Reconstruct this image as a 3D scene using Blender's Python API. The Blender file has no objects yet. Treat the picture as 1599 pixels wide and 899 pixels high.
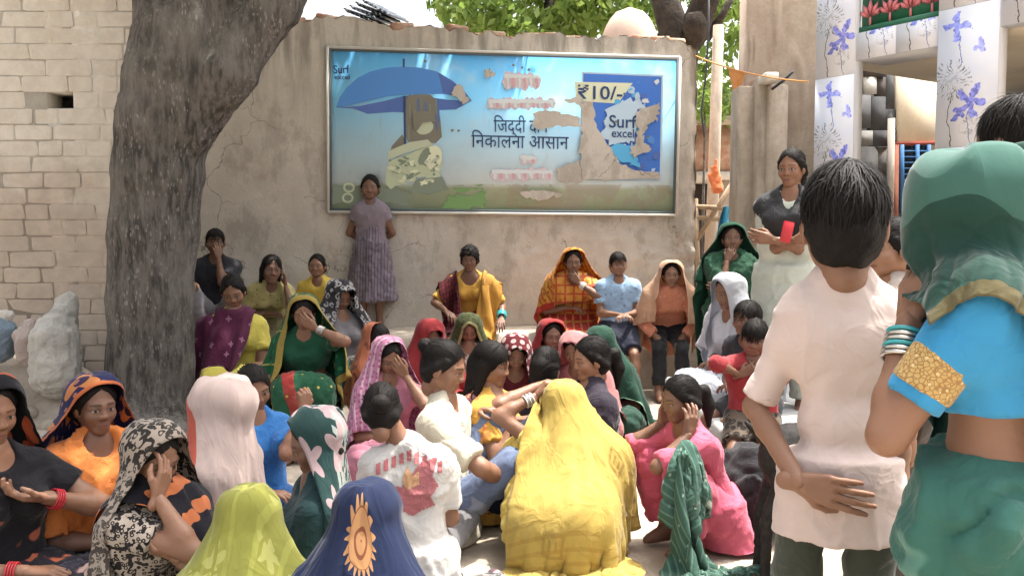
import bpy, bmesh, math, random, os, time
import numpy as np
from mathutils import Vector, Matrix
T0 = time.time()
sc = bpy.context.scene
# ------------------------------------------------------------------ camera, sky, sun, exposure
F_PX, W_PX, H_PX = 1385.0, 1599.0, 899.0
CAM_Z = 1.40
PITCH = math.radians(3.70)
cam_d = bpy.data.cameras.new('camera')
cam = bpy.data.objects.new('camera', cam_d)
sc.collection.objects.link(cam)
cam.location = (0, 0, CAM_Z)
cam.rotation_euler = (math.radians(90) - PITCH, 0, 0)
cam_d.sensor_width = 36.0
cam_d.lens = F_PX / W_PX * 36.0
cam_d.clip_start, cam_d.clip_end = 0.05, 2000
sc.camera = cam
SUN_EL, SUN_AZ = math.radians(73), math.radians(62)      # nearly overhead, a little beyond the wall and to the right
sun_dir = Vector((math.sin(SUN_AZ) * math.cos(SUN_EL), math.cos(SUN_AZ) * math.cos(SUN_EL), math.sin(SUN_EL)))
world = bpy.data.worlds.new('World')
sc.world = world
world.use_nodes = True
wn = world.node_tree
sky = wn.nodes.new('ShaderNodeTexSky')
sky.sky_type = 'NISHITA'
sky.sun_disc = False
sky.sun_elevation = SUN_EL
sky.sun_rotation = math.atan2(sun_dir.x, sun_dir.y)
sky.dust_density = 9.0
sky.air_density = 1.0
bg = wn.nodes['Background']
bg.inputs['Strength'].default_value = 0.15
haze_sky = wn.nodes.new('ShaderNodeHueSaturation')          # dusty, whitish summer sky
haze_sky.inputs['Saturation'].default_value = 0.35
haze_sky.inputs['Value'].default_value = 1.3
wn.links.new(sky.outputs[0], haze_sky.inputs['Color'])
wn.links.new(haze_sky.outputs[0], bg.inputs['Color'])
sun_d = bpy.data.lights.new('sun', 'SUN')
sun_d.energy = 3.2
sun_d.angle = math.radians(0.6)
sun_d.color = (1.0, 0.94, 0.85)
sun = bpy.data.objects.new('sun', sun_d)
sc.collection.objects.link(sun)
sun.rotation_euler = sun_dir.to_track_quat('Z', 'Y').to_euler()
vs = sc.view_settings
vs.view_transform = 'Standard'
vs.look = 'None'
vs.exposure = 1.42
vs.gamma = 1.0
vs.use_curve_mapping = False

# ------------------------------------------------------------------ small helpers
R = math.radians
rng = np.random.default_rng(7)
CP, SP = math.cos(PITCH), math.sin(PITCH)


def P(px, py, Y):
    """world point at depth Y (metres straight ahead) seen at photo pixel px, py"""
    u, v = (px - 799.5) / F_PX, (449.5 - py) / F_PX
    d = np.array([u, CP + v * SP, -SP + v * CP])
    return np.array([0, 0, CAM_Z]) + d * (Y / d[1])


def nrm(v):
    v = np.asarray(v, float)
    return v / (np.linalg.norm(v) + 1e-12)


def vnoise(p, seed=0):
    p = np.asarray(p, float)
    i = np.floor(p).astype(np.int64)
    f = p - i
    f = f * f * (3 - 2 * f)
    out = np.zeros(len(p))
    for c in range(8):
        o = np.array([c & 1, c >> 1 & 1, c >> 2 & 1])
        q = i + o
        h = (q[:, 0] * 374761393 + q[:, 1] * 668265263 + q[:, 2] * 2147483647 + seed * 974711) & 0xFFFFFFFF
        h = ((h ^ (h >> 13)) * 1274126177) & 0xFFFFFFFF
        h = (h ^ (h >> 16)) & 0xFFFF
        w = np.prod(np.where(o, f, 1 - f), axis=1)
        out += w * (h / 32767.5 - 1)
    return out


def mk(name, V, F, mat=None, parent=None, smooth=True, uv=None, col=None, loc=None, mi=None):
    """one mesh object; V relative to the world, loc = its origin (children use their parent's)"""
    V = np.asarray(V, float)
    if parent is not None:
        org = np.array(parent['org'])
    else:
        org = np.array(loc if loc is not None else (0, 0, 0), float)
    me = bpy.data.meshes.new(name)
    V = V - org
    me.vertices.add(len(V))
    me.vertices.foreach_set('co', V.astype(np.float32).ravel())
    if isinstance(F, np.ndarray):
        k = F.shape[1]
        lens = np.full(len(F), k)
        flat = F.ravel()
    else:
        lens = np.array([len(f) for f in F])
        flat = np.concatenate([np.asarray(f) for f in F]) if len(F) else np.zeros(0, int)
    me.loops.add(len(flat))
    me.loops.foreach_set('vertex_index', flat.astype(np.int32))
    me.polygons.add(len(lens))
    st = np.concatenate([[0], np.cumsum(lens)[:-1]])
    me.polygons.foreach_set('loop_start', st.astype(np.int32))
    me.polygons.foreach_set('loop_total', lens.astype(np.int32))
    if mi is not None:
        me.polygons.foreach_set('material_index', np.asarray(mi, np.int32))
    me.update(calc_edges=True)
    me.validate()
    if smooth:
        me.polygons.foreach_set('use_smooth', np.ones(len(me.polygons), bool))
    if uv is not None:
        ul = me.uv_layers.new(name='UVMap')
        ul.data.foreach_set('uv', np.asarray(uv)[flat].astype(np.float32).ravel())
    if col is not None:
        at = me.attributes.new('feat', 'FLOAT_COLOR', 'POINT')
        at.data.foreach_set('color', np.asarray(col, np.float32).ravel())
    for m in (mat if isinstance(mat, (list, tuple)) else [mat]):
        if m is not None:
            me.materials.append(m)
    o = bpy.data.objects.new(name, me)
    sc.collection.objects.link(o)
    o['org'] = [float(x) for x in org]
    if parent is not None:
        o.parent = parent
    else:
        o.location = org
    return o


def tag(o, label=None, cat=None, group=None, kind=None):
    if label: o['label'] = label
    if cat: o['category'] = cat
    if group: o['group'] = group
    if kind: o['kind'] = kind
    return o


def empty(name, loc):
    o = bpy.data.objects.new(name, None)
    sc.collection.objects.link(o)
    o.location = loc
    o['org'] = [float(x) for x in loc]
    return o


class MB:
    """collects simple shapes into one mesh"""
    def __init__(s):
        s.V, s.F, s.n = [], [], 0

    def add(s, V, F):
        V = np.asarray(V, float)
        s.V.append(V)
        s.F += [[i + s.n for i in f] for f in F]
        s.n += len(V)
        return s

    def box(s, lo, hi, M=None, bev=0.0):
        lo, hi = np.array(lo, float), np.array(hi, float)
        if bev:
            bm = bmesh.new()
            bmesh.ops.create_cube(bm, size=1)
            for v in bm.verts:
                v.co = Vector([(lo[i] + hi[i]) / 2 + v.co[i] * (hi[i] - lo[i]) for i in range(3)])
            bmesh.ops.bevel(bm, geom=bm.edges[:], offset=bev, segments=1, affect='EDGES')
            bm.verts.index_update()
            V = np.array([v.co[:] for v in bm.verts])
            F = [[v.index for v in f.verts] for f in bm.faces]
            bm.free()
        else:
            V = np.array([[(lo, hi)[i >> k & 1][k] for k in range(3)] for i in range(8)])
            F = [[0, 2, 3, 1], [4, 5, 7, 6], [0, 1, 5, 4], [2, 6, 7, 3], [0, 4, 6, 2], [1, 3, 7, 5]]
        if M is not None:
            V = V @ np.array(M)[:3, :3].T + np.array(M)[:3, 3]
        return s.add(V, F)

    def tube(s, pts, rad, n=10, caps=True, prof=None):
        pts = np.array(pts, float)
        m = len(pts)
        rad = np.broadcast_to(np.asarray(rad, float), (m,))
        tg = np.gradient(pts, axis=0)
        up = np.array([0, 0, 1.0]) if abs(nrm(tg[0])[2]) < 0.9 else np.array([1.0, 0, 0])
        V = []
        for i in range(m):
            t = nrm(tg[i])
            a = nrm(np.cross(up, t))
            b = np.cross(t, a)
            up = b
            for k in range(n):
                th = 2 * math.pi * k / n
                r = rad[i] * (1 if prof is None else prof(i, th))
                V.append(pts[i] + r * (math.cos(th) * a + math.sin(th) * b))
        F = [[i * n + k, i * n + (k + 1) % n, (i + 1) * n + (k + 1) % n, (i + 1) * n + k] for i in range(m - 1) for k in range(n)]
        if caps:
            F += [list(range(n))[::-1], [(m - 1) * n + k for k in range(n)]]
        return s.add(V, F)

    def poly(s, pts, F=None):
        return s.add(pts, F or [list(range(len(pts)))])

    def prism(s, pts, off):
        pts = np.array(pts, float)
        n = len(pts)
        V = np.vstack([pts, pts + np.array(off)])
        F = [list(range(n))[::-1], [n + i for i in range(n)]] + [[i, (i + 1) % n, n + (i + 1) % n, n + i] for i in range(n)]
        return s.add(V, F)

    def build(s, name, mat, parent=None, smooth=False, loc=None, **k):
        return mk(name, np.vstack(s.V), s.F, mat, parent, smooth, loc=loc, **k)


# ------------------------------------------------------------------ signed distance fields -> smooth meshes
class Field:
    def __init__(s, vox):
        s.vox, s.pr = vox, []

    def cap(s, a, b, ra, rb=None, k=0.03, sq=None, sub=False, flat=False):
        a, b = np.array(a, float), np.array(b, float)
        rb = ra if rb is None else rb
        s.pr.append(('c', a, b, ra, rb, k, sq, sub, flat))
        return s

    def ball(s, c, r, k=0.03, sub=False):
        return s.cap(c, np.array(c, float) + 1e-4, r, r, k, None, sub)

    def ell(s, c, r, k=0.03, M=None, sub=False):
        s.pr.append(('e', np.array(c, float), np.array(r, float), np.eye(3) if M is None else np.array(M), None, k, None, sub, False))
        return s

    def box_of(s, p):
        if p[0] == 'c':
            m = max(p[3], p[4])
            return np.minimum(p[1], p[2]) - m, np.maximum(p[1], p[2]) + m
        m = p[2].max()
        return p[1] - m, p[1] + m

    def grid(s, pad=None, margin=None):
        vox = s.vox
        bb = [s.box_of(p) for p in s.pr if not p[7]]
        kmax = max(p[5] for p in s.pr)
        pad = pad if pad is not None else 2 * vox + kmax * 0.3
        lo = np.min([b[0] for b in bb], axis=0) - pad
        hi = np.max([b[1] for b in bb], axis=0) + pad
        n = np.ceil((hi - lo) / vox).astype(int) + 1
        D = np.full(n, 0.5 if margin is None else margin * 2)
        for p in s.pr:
            l, h = s.box_of(p)
            m = (p[5] + 2 * vox) if margin is None else max(margin, p[5] + 2 * vox)
            i0 = np.clip(np.floor((l - m - lo) / vox).astype(int), 0, n)
            i1 = np.clip(np.ceil((h + m - lo) / vox).astype(int) + 1, 0, n)
            if np.any(i1 <= i0):
                continue
            ax = [lo[k] + vox * np.arange(i0[k], i1[k]) for k in range(3)]
            X = np.stack(np.meshgrid(*ax, indexing='ij'), -1)
            if p[0] == 'c':
                _, a, b, ra, rb, k, sq, sub, flat = p
                q, ba = X - a, b - a
                if sq is not None:
                    nn, f = nrm(sq[0]), sq[1]
                    q = q + (q @ nn)[..., None] * nn * (f - 1)
                    ba = ba + (ba @ nn) * nn * (f - 1)
                L2 = ba @ ba + 1e-12
                t = (q @ ba) / L2
                tc = np.clip(t, 0, 1)
                rad = np.linalg.norm(q - (t if flat else tc)[..., None] * ba, axis=-1) - (ra + (rb - ra) * tc)
                d = np.maximum(rad, (np.abs(t - 0.5) - 0.5) * math.sqrt(L2)) if flat else rad
            else:
                _, c, r, M, _, k, sq, sub, flat = p
                q = (X - c) @ M
                k0 = np.linalg.norm(q / r, axis=-1)
                k1 = np.linalg.norm(q / r ** 2, axis=-1) + 1e-9
                d = k0 * (k0 - 1) / k1
            sl = tuple(slice(i0[j], i1[j]) for j in range(3))
            A = D[sl]
            if sub:
                d = -d
                hh = np.clip(0.5 - 0.5 * (d - A) / k, 0, 1) if k > 0 else None
                hh = np.clip(0.5 + 0.5 * (d - A) / k, 0, 1)
                D[sl] = A + (d - A) * hh + k * hh * (1 - hh)
            else:
                hh = np.clip(0.5 + 0.5 * (A - d) / k, 0, 1)
                D[sl] = A + (d - A) * hh - k * hh * (1 - hh)
        return D, lo

    def mesh(s):
        D, lo = s.grid()
        return surface_nets(D, lo, s.vox)


_EDG = [(a, b) for a in range(8) for b in range(8) if a < b and bin(a ^ b).count('1') == 1]


def surface_nets(D, org, vox):
    S = D < 0
    n = D.shape
    c = np.zeros([d - 1 for d in n], np.int8)
    for i in range(8):
        o = (i & 1, i >> 1 & 1, i >> 2 & 1)
        c += S[o[0]:n[0] - 1 + o[0], o[1]:n[1] - 1 + o[1], o[2]:n[2] - 1 + o[2]]
    act = (c > 0) & (c < 8)
    idx = np.full(c.shape, -1)
    cells = np.argwhere(act)
    idx[act] = np.arange(len(cells))
    val = [D[tuple((cells + np.array([i & 1, i >> 1 & 1, i >> 2 & 1])).T)] for i in range(8)]
    acc, cnt = np.zeros((len(cells), 3)), np.zeros(len(cells))
    for a, b in _EDG:
        m = (val[a] < 0) != (val[b] < 0)
        t = val[a][m] / (val[a][m] - val[b][m])
        ca, cb = np.array([a & 1, a >> 1 & 1, a >> 2 & 1]), np.array([b & 1, b >> 1 & 1, b >> 2 & 1])
        acc[m] += ca + t[:, None] * (cb - ca)
        cnt[m] += 1
    V = org + vox * (cells + acc / cnt[:, None])
    Q = []
    for ax in range(3):
        b1, b2 = (ax + 1) % 3, (ax + 2) % 3
        sl0 = [slice(None)] * 3; sl1 = [slice(None)] * 3
        sl0[ax] = slice(0, -1); sl1[ax] = slice(1, None)
        ch = S[tuple(sl0)] != S[tuple(sl1)]
        e = np.argwhere(ch)
        e = e[(e[:, b1] > 0) & (e[:, b2] > 0) & (e[:, b1] < n[b1] - 1) & (e[:, b2] < n[b2] - 1)]
        ins = S[tuple(sl0)][tuple(e.T)]
        u1, u2 = np.zeros(3, int), np.zeros(3, int)
        u1[b1], u2[b2] = 1, 1
        q = np.stack([idx[tuple((e - u1 - u2).T)], idx[tuple((e - u2).T)], idx[tuple(e.T)], idx[tuple((e - u1).T)]], 1)
        q[~ins] = q[~ins][:, ::-1]
        Q.append(q)
    return V, np.vstack(Q)


def vnormals(V, F):
    nn = np.zeros_like(V)
    fn = np.cross(V[F[:, 2]] - V[F[:, 0]], V[F[:, 3]] - V[F[:, 1]])
    for k in range(4):
        for j in range(3):
            nn[:, j] += np.bincount(F[:, k], fn[:, j], len(V))
    return nn / (np.linalg.norm(nn, axis=1, keepdims=True) + 1e-12)


def lap(V, F, it=1, w=0.5):
    for _ in range(it):
        s, c = np.zeros_like(V), np.zeros(len(V))
        for k in range(4):
            a, b = F[:, k], F[:, (k + 1) % 4]
            for j in range(3):
                s[:, j] += np.bincount(a, V[b, j], len(V)) + np.bincount(b, V[a, j], len(V))
            c += np.bincount(a, minlength=len(V)) + np.bincount(b, minlength=len(V))
        V = V + w * (s / np.maximum(c, 1)[:, None] - V)
    return V


def folds(V, F, amp=0.006, fh=24, fv=5, seed=0, fine=0.3):
    """cloth wrinkles: sharp creases from warped ridged noise, stretched along the hang of the cloth"""
    N = vnormals(V, F)
    w = np.stack([vnoise(V * 7 + 3.3, seed + 3), vnoise(V * 7 + 8.1, seed + 4), vnoise(V * 7 - 2.7, seed + 5)], 1) * .035
    Q = V + w
    a = vnoise(Q * [fh, fh, fv] + seed * 3.1, seed)
    b = vnoise(Q * [fh * .5, fh * .5, fv * .6] + 9.7, seed + 1)
    e = vnoise(np.stack([Q[:, 0] + Q[:, 2] * .8, Q[:, 1], Q[:, 2] - Q[:, 0] * .8], 1) * [fh * .35, fh * .6, fh * .9], seed + 6)
    c = vnoise(V * [34, 34, 50], seed + 2)
    d = amp * (1.5 * np.clip(1 - 2.2 * np.abs(a), 0, 1) ** 1.6 - .4 + b * 0.9 - 1.1 * np.clip(1 - 3.2 * np.abs(e), 0, 1) ** 1.5 + fine * c)
    return V + N * d[:, None]


# ------------------------------------------------------------------ cloth: a sheet falling over a field
def drape(Pn, hx, hy, fld, steps=70, floor=0.0, pins=None, iters=7, thick=0.008, fric=0.5, grav=9.8, bend=0.05, seed=0):
    D, lo, vox = fld
    G = np.stack(np.gradient(D, vox), -1)
    n = np.array(D.shape)
    Pn = Pn + np.random.default_rng(seed).normal(0, 0.004, Pn.shape)
    V = np.zeros_like(Pn)
    Hh, Ww = Pn.shape[:2]
    dt = 1 / 60
    w = np.ones((Hh, Ww, 1))
    pins = pins or []
    for (i, j, t) in pins:
        w[i, j] = 0

    def con(A, B, wa, wb, L, st, cmp=1.0):
        d = B - A
        l = np.linalg.norm(d, axis=-1, keepdims=True) + 1e-9
        e = l - L
        if cmp < 1:
            e = np.where(e < 0, e * cmp, e)
        c = d * (st * e / l / np.maximum(wa + wb, 1e-6))
        return c * wa, c * wb
    hd = math.hypot(hx, hy)
    for s in range(steps):
        V[..., 2] -= grav * dt
        V *= 0.965
        Q = Pn + V * dt * w
        if pins:
            f = min(1, (s + 1) / (steps * 0.5))
            for (i, j, t) in pins:
                Q[i, j] = Pn[i, j] + (np.array(t) - Pn[i, j]) * f
        for it in range(iters):
            for o in (0, 1):
                a, b = con(Q[:, o:-1:2], Q[:, o + 1::2], w[:, o:-1:2], w[:, o + 1::2], hx, 0.9)
                Q[:, o:-1:2] += a; Q[:, o + 1::2] -= b
                a, b = con(Q[o:-1:2], Q[o + 1::2], w[o:-1:2], w[o + 1::2], hy, 0.9)
                Q[o:-1:2] += a; Q[o + 1::2] -= b
            for o in (0, 1):
                a, b = con(Q[o:-1:2, :-1], Q[o + 1::2, 1:], w[o:-1:2, :-1], w[o + 1::2, 1:], hd, 0.3, 0.4)
                Q[o:-1:2, :-1] += a; Q[o + 1::2, 1:] -= b
                a, b = con(Q[o:-1:2, 1:], Q[o + 1::2, :-1], w[o:-1:2, 1:], w[o + 1::2, :-1], hd, 0.3, 0.4)
                Q[o:-1:2, 1:] += a; Q[o + 1::2, :-1] -= b
            if bend and it % 3 == 0:
                for o in (0, 1, 2, 3):
                    A, B = Q[:, o:-2:4], Q[:, o + 2::4]
                    m = min(A.shape[1], B.shape[1])
                    a, b = con(A[:, :m], B[:, :m], w[:, o:-2:4][:, :m], w[:, o + 2::4][:, :m], 2 * hx, bend)
                    Q[:, o:-2:4][:, :m] += a; Q[:, o + 2::4][:, :m] -= b
                    A, B = Q[o:-2:4], Q[o + 2::4]
                    m = min(A.shape[0], B.shape[0])
                    a, b = con(A[:m], B[:m], w[o:-2:4][:m], w[o + 2::4][:m], 2 * hy, bend)
                    Q[o:-2:4][:m] += a; Q[o + 2::4][:m] -= b
            if it == iters - 1 or it == iters // 2:
                g = (Q - lo) / vox
                i = np.clip(np.floor(g).astype(int), 0, n - 2)
                f = np.clip(g - i, 0, 1)
                d = 0
                for c in range(8):
                    o3 = np.array([c & 1, c >> 1 & 1, c >> 2 & 1])
                    ww = np.prod(np.where(o3, f, 1 - f), axis=-1)
                    ii = i + o3
                    d = d + ww * D[ii[..., 0], ii[..., 1], ii[..., 2]]
                out = np.any((g < 0) | (g > n - 1), axis=-1)
                d = np.where(out, 1, d)
                hit = d < thick
                r = np.rint(g).astype(int).clip(0, n - 1)
                gr = G[r[..., 0], r[..., 1], r[..., 2]]
                gr = gr / (np.linalg.norm(gr, axis=-1, keepdims=True) + 1e-9)
                mv = np.where(hit, thick - d, 0)[..., None] * gr
                Q = Q + mv * w
                low = Q[..., 2] < floor + 0.006
                Q[..., 2] = np.where(low, floor + 0.006, Q[..., 2])
                hit = hit | low
        V = (Q - Pn) / dt
        V = np.where(hit[..., None], V * (1 - fric), V)
        sp = np.linalg.norm(V, axis=-1, keepdims=True)
        V = V * np.minimum(1, 3.0 / (sp + 1e-9))
        Pn = Q
    return Pn


def grid_faces(h, w):
    i = np.arange(h - 1)[:, None] * w + np.arange(w - 1)[None]
    i = i.ravel()
    return np.stack([i, i + 1, i + w + 1, i + w], 1)


def refine(Pn):
    """one level of smooth (cubic) refinement of a sheet in both directions"""
    def up(A):
        B = np.repeat(A, 2, axis=0)[:-1]
        mid = (A[:-1] + A[1:]) / 2
        if len(A) > 3:
            mid[1:-1] = (9 * (A[1:-2] + A[2:-1]) - A[:-3] - A[3:]) / 16
        B[1::2] = mid
        return B
    return np.swapaxes(up(np.swapaxes(up(Pn), 0, 1)), 0, 1)
# ------------------------------------------------------------------ procedural materials
class NT:
    def __init__(s, name, rough=0.8, spec=0.3):
        s.m = bpy.data.materials.new(name)
        s.m.use_nodes = True
        s.t = s.m.node_tree
        s.b = s.t.nodes['Principled BSDF']
        s.b.inputs['Roughness'].default_value = rough
        s.b.inputs['Specular IOR Level'].default_value = spec

    def n(s, typ, **k):
        nd = s.t.nodes.new(typ)
        for a, v in k.items():
            setattr(nd, a, v)
        return nd

    def put(s, sock, v):
        if hasattr(v, 'node'):
            s.t.links.new(v, sock)
        else:
            if isinstance(v, (tuple, list)) and len(v) == 3 and sock.type == 'RGBA':
                v = (*v, 1)
            sock.default_value = v

    def co(s, kind='Object', scale=(1, 1, 1), rot=(0, 0, 0), loc=(0, 0, 0)):
        tc = s.n('ShaderNodeTexCoord')
        if scale == (1, 1, 1) and rot == (0, 0, 0) and loc == (0, 0, 0):
            return tc.outputs[kind]
        mp = s.n('ShaderNodeMapping')
        mp.inputs['Scale'].default_value = scale
        mp.inputs['Rotation'].default_value = rot
        mp.inputs['Location'].default_value = loc
        s.t.links.new(tc.outputs[kind], mp.inputs[0])
        return mp.outputs[0]

    def noise(s, co, scale, detail=3, rough=0.55, dist=0.0, out='Fac'):
        nd = s.n('ShaderNodeTexNoise')
        s.put(nd.inputs['Vector'], co)
        nd.inputs['Scale'].default_value = scale
        nd.inputs['Detail'].default_value = detail
        nd.inputs['Roughness'].default_value = rough
        nd.inputs['Distortion'].default_value = dist
        return nd.outputs[out]

    def voro(s, co, scale, feature='F1', rnd=1.0, dim='3D', out='Distance'):
        nd = s.n('ShaderNodeTexVoronoi', feature=feature, voronoi_dimensions=dim)
        s.put(nd.inputs['Vector'], co)
        nd.inputs['Scale'].default_value = scale
        nd.inputs['Randomness'].default_value = rnd
        return nd.outputs[out]

    def math(s, op, a, b=0.0, c=None, clamp=False):
        nd = s.n('ShaderNodeMath', operation=op, use_clamp=clamp)
        s.put(nd.inputs[0], a)
        s.put(nd.inputs[1], b)
        if c is not None: s.put(nd.inputs[2], c)
        return nd.outputs[0]

    def vmath(s, op, a, b=(0, 0, 0)):
        nd = s.n('ShaderNodeVectorMath', operation=op)
        s.put(nd.inputs[0], a)
        s.put(nd.inputs[1], b)
        return nd.outputs['Value'] if op in ('LENGTH', 'DOT_PRODUCT', 'DISTANCE') else nd.outputs[0]

    def xyz(s, v):
        nd = s.n('ShaderNodeSeparateXYZ')
        s.put(nd.inputs[0], v)
        return nd.outputs

    def mix(s, f, a, b, mode='MIX'):
        nd = s.n('ShaderNodeMix', data_type='RGBA', blend_type=mode)
        s.put(nd.inputs[0], f)
        s.put(nd.inputs[6], a)
        s.put(nd.inputs[7], b)
        return nd.outputs[2]

    def step(s, v, lo, hi):
        nd = s.n('ShaderNodeMapRange')
        nd.interpolation_type = 'SMOOTHSTEP'
        s.put(nd.inputs[0], v)
        nd.inputs[1].default_value = lo
        nd.inputs[2].default_value = hi
        return nd.outputs[0]

    def color(s, c):
        s.put(s.b.inputs['Base Color'], c)
        return s

    def bump(s, h, strength=0.3, dist=0.01, prev=None):
        nd = s.n('ShaderNodeBump')
        nd.inputs['Strength'].default_value = strength
        nd.inputs['Distance'].default_value = dist
        s.put(nd.inputs['Height'], h)
        if prev is not None: s.put(nd.inputs['Normal'], prev)
        s.put(s.b.inputs['Normal'], nd.outputs[0])
        return nd.outputs[0]


def stone(name, c1, c2, scale=6, rough=0.9, bump=0.4, bd=0.01, fine=60, stain=None, rnd=0.0):
    t = NT(name, rough, 0.2)
    co = t.co()
    a = t.noise(co, scale, 5, 0.6)
    c = t.mix(t.step(a, 0.35, 0.65), c1, c2)
    f = t.noise(co, fine, 3, 0.7)
    c = t.mix(t.math('MULTIPLY', t.step(f, 0.4, 0.75), 0.25), c, tuple(x * 0.6 for x in c2))
    if stain:
        st = t.noise(t.co(scale=(3, 3, 0.7)), stain[1], 4, 0.6)
        c = t.mix(t.math('MULTIPLY', t.step(st, 0.5, 0.7), stain[2]), c, stain[0])
    if rnd:
        oi = t.n('ShaderNodeObjectInfo')
        c = t.mix(t.math('MULTIPLY', oi.outputs['Random'], rnd), c, tuple(x * 0.55 for x in c1))
    t.color(c)
    h = t.math('ADD', a, t.math('MULTIPLY', f, 0.5))
    t.bump(h, bump, bd)
    return t.m


_fab = {}


def fabric(name, base, layers=(), border=None, uv=False, rough=0.85, sheen=0.15, var=0.18, bump=0.22, gloss=0.25, trans=0.0):
    """woven cloth: layers = printed motifs or painted folds, border = (width, colour, W, L) on a sheet whose UVs are metres"""
    if name in _fab: return _fab[name]
    t = NT(name, rough, gloss)
    co = t.co('UV') if uv else t.co('Object')
    if uv:
        cx = t.xyz(co)
    n1 = t.noise(co, 9, 3)
    dark = tuple(x * 0.72 for x in base)
    c = t.mix(t.math('MULTIPLY', t.step(n1, 0.3, 0.7), var * 2), base, dark)
    for L in layers:
        k, col, sca = L['k'], L['c'], L.get('s', 10)
        cc = co
        if L.get('warp'):
            w = t.noise(co, L.get('ws', 8), 2, out='Color')
            cc = t.vmath('ADD', co, t.vmath('MULTIPLY', t.vmath('SUBTRACT', w, (.5, .5, .5)), (L['warp'],) * 3))
        if k == 'dots':
            m = t.math('LESS_THAN', t.voro(cc, sca, rnd=L.get('r', 0.5), dim='2D' if uv else '3D'), L.get('z', 0.25))
        elif k == 'bloom':
            ps = t.voro(cc, sca, rnd=L.get('r', 0.6), dim='2D', out='Position')
            dv = t.vmath('SUBTRACT', t.vmath('SCALE', cc) if False else cc, ps)
            dd = t.xyz(dv)
            r = t.vmath('LENGTH', dv)
            an = t.math('ARCTAN2', dd[1], dd[0])
            pet = t.math('MULTIPLY_ADD', t.math('COSINE', t.math('MULTIPLY', an, L.get('n', 6))), 0.3, 0.7)
            m = t.math('LESS_THAN', r, t.math('MULTIPLY', pet, L.get('z', 0.03)))
            if L.get('c2'):
                c = t.mix(m, c, col)
                m = t.math('LESS_THAN', r, L.get('z', 0.03) * 0.35)
                col = L['c2']
        elif k == 'spot':
            d = t.xyz(t.vmath('SUBTRACT', cc, (*L['at'], 0)))
            an = t.math('ARCTAN2', d[1], d[0])
            r = t.vmath('LENGTH', t.vmath('MULTIPLY', t.vmath('SUBTRACT', cc, (*L['at'], 0)), (1, 1, 0)))
            pet = t.math('MULTIPLY_ADD', t.math('COSINE', t.math('MULTIPLY', an, L.get('n', 16))), 0.16, 0.84)
            m = t.math('LESS_THAN', r, t.math('MULTIPLY', pet, L['z']))
            c = t.mix(m, c, col)
            ring = t.math('PINGPONG', r, L['z'] * 0.18)
            m2 = t.math('MULTIPLY', t.math('LESS_THAN', ring, L['z'] * 0.05), t.math('LESS_THAN', r, L['z'] * 0.7))
            m, col = m2, L.get('c2', tuple(x * .5 for x in col))
        elif k == 'square':
            d = t.xyz(t.vmath('SUBTRACT', cc, (*L['at'], 0)))
            mx = t.math('MAXIMUM', t.math('ABSOLUTE', d[0]), t.math('ABSOLUTE', d[1]))
            m = t.math('MULTIPLY', t.math('LESS_THAN', mx, L['z']), t.math('GREATER_THAN', mx, L['z'] * 0.72))
            u = t.math('MULTIPLY', t.math('LESS_THAN', t.math('ABSOLUTE', t.math('SUBTRACT', t.math('ABSOLUTE', d[0]), L['z'] * .3)), L['z'] * .12),
                       t.math('LESS_THAN', t.math('ABSOLUTE', d[1]), L['z'] * .42))
            m = t.math('MAXIMUM', m, u)
            m = t.math('MULTIPLY', m, L.get('a', 0.6))
        elif k == 'blotch':
            m = t.step(t.noise(cc, sca, L.get('d', 2)), L.get('z', 0.55), L.get('z', 0.55) + 0.03)
        elif k == 'leopard':
            v = t.voro(cc, sca)
            m = t.math('MULTIPLY', t.math('GREATER_THAN', v, 0.2), t.math('LESS_THAN', v, L.get('z', 0.48)))
        elif k == 'crackle':
            m = t.math('LESS_THAN', t.voro(cc, sca, 'DISTANCE_TO_EDGE'), L.get('z', 0.08))
        elif k in ('stripes', 'checks'):
            d = L.get('dir', (1, 0, 0))
            f = t.math('FRACT', t.math('MULTIPLY', t.vmath('DOT_PRODUCT', cc, d), sca))
            m = t.math('LESS_THAN', f, L.get('z', 0.4))
            if k == 'checks':
                f2 = t.math('FRACT', t.math('MULTIPLY', t.vmath('DOT_PRODUCT', cc, L.get('dir2', (0, 0, 1))), sca))
                m = t.math('MAXIMUM', m, t.math('LESS_THAN', f2, L.get('z', 0.4)))
        elif k == 'band':
            d = t.vmath('DOT_PRODUCT', cc, L.get('dir', (1, 0, 0)))
            m = t.math('MULTIPLY', t.math('GREATER_THAN', d, L['lo']), t.math('LESS_THAN', d, L['hi']))
        if L.get('lim'):                         # only inside a band of u or v
            ax, lo, hi = L['lim']
            d = t.xyz(co)[ax]
            m = t.math('MULTIPLY', m, t.math('MULTIPLY', t.math('GREATER_THAN', d, lo), t.math('LESS_THAN', d, hi)))
        if L.get('fade'):
            m = t.math('MULTIPLY', m, L['fade'])
        c = t.mix(m, c, col)
    if border and uv:
        for (wd, col, W, Lh, sides) in border:
            ms = []
            if 'f' in sides: ms.append(t.math('LESS_THAN', cx[1], wd))
            if 'b' in sides: ms.append(t.math('GREATER_THAN', cx[1], Lh - wd))
            if 'l' in sides: ms.append(t.math('LESS_THAN', cx[0], wd))
            if 'r' in sides: ms.append(t.math('GREATER_THAN', cx[0], W - wd))
            m = ms[0]
            for q in ms[1:]: m = t.math('MAXIMUM', m, q)
            c = t.mix(m, c, col)
    fade = t.noise(co, 2.2, 2)
    c = t.mix(t.math('MULTIPLY', t.step(fade, 0.35, 0.7), 0.16), c, tuple(min(1, x * 1.3 + 0.05) for x in base))
    t.color(c)
    t.b.inputs['Sheen Weight'].default_value = sheen
    t.b.inputs['Sheen Roughness'].default_value = 0.4
    if trans:
        t.b.inputs['Transmission Weight'].default_value = 0.0
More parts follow.
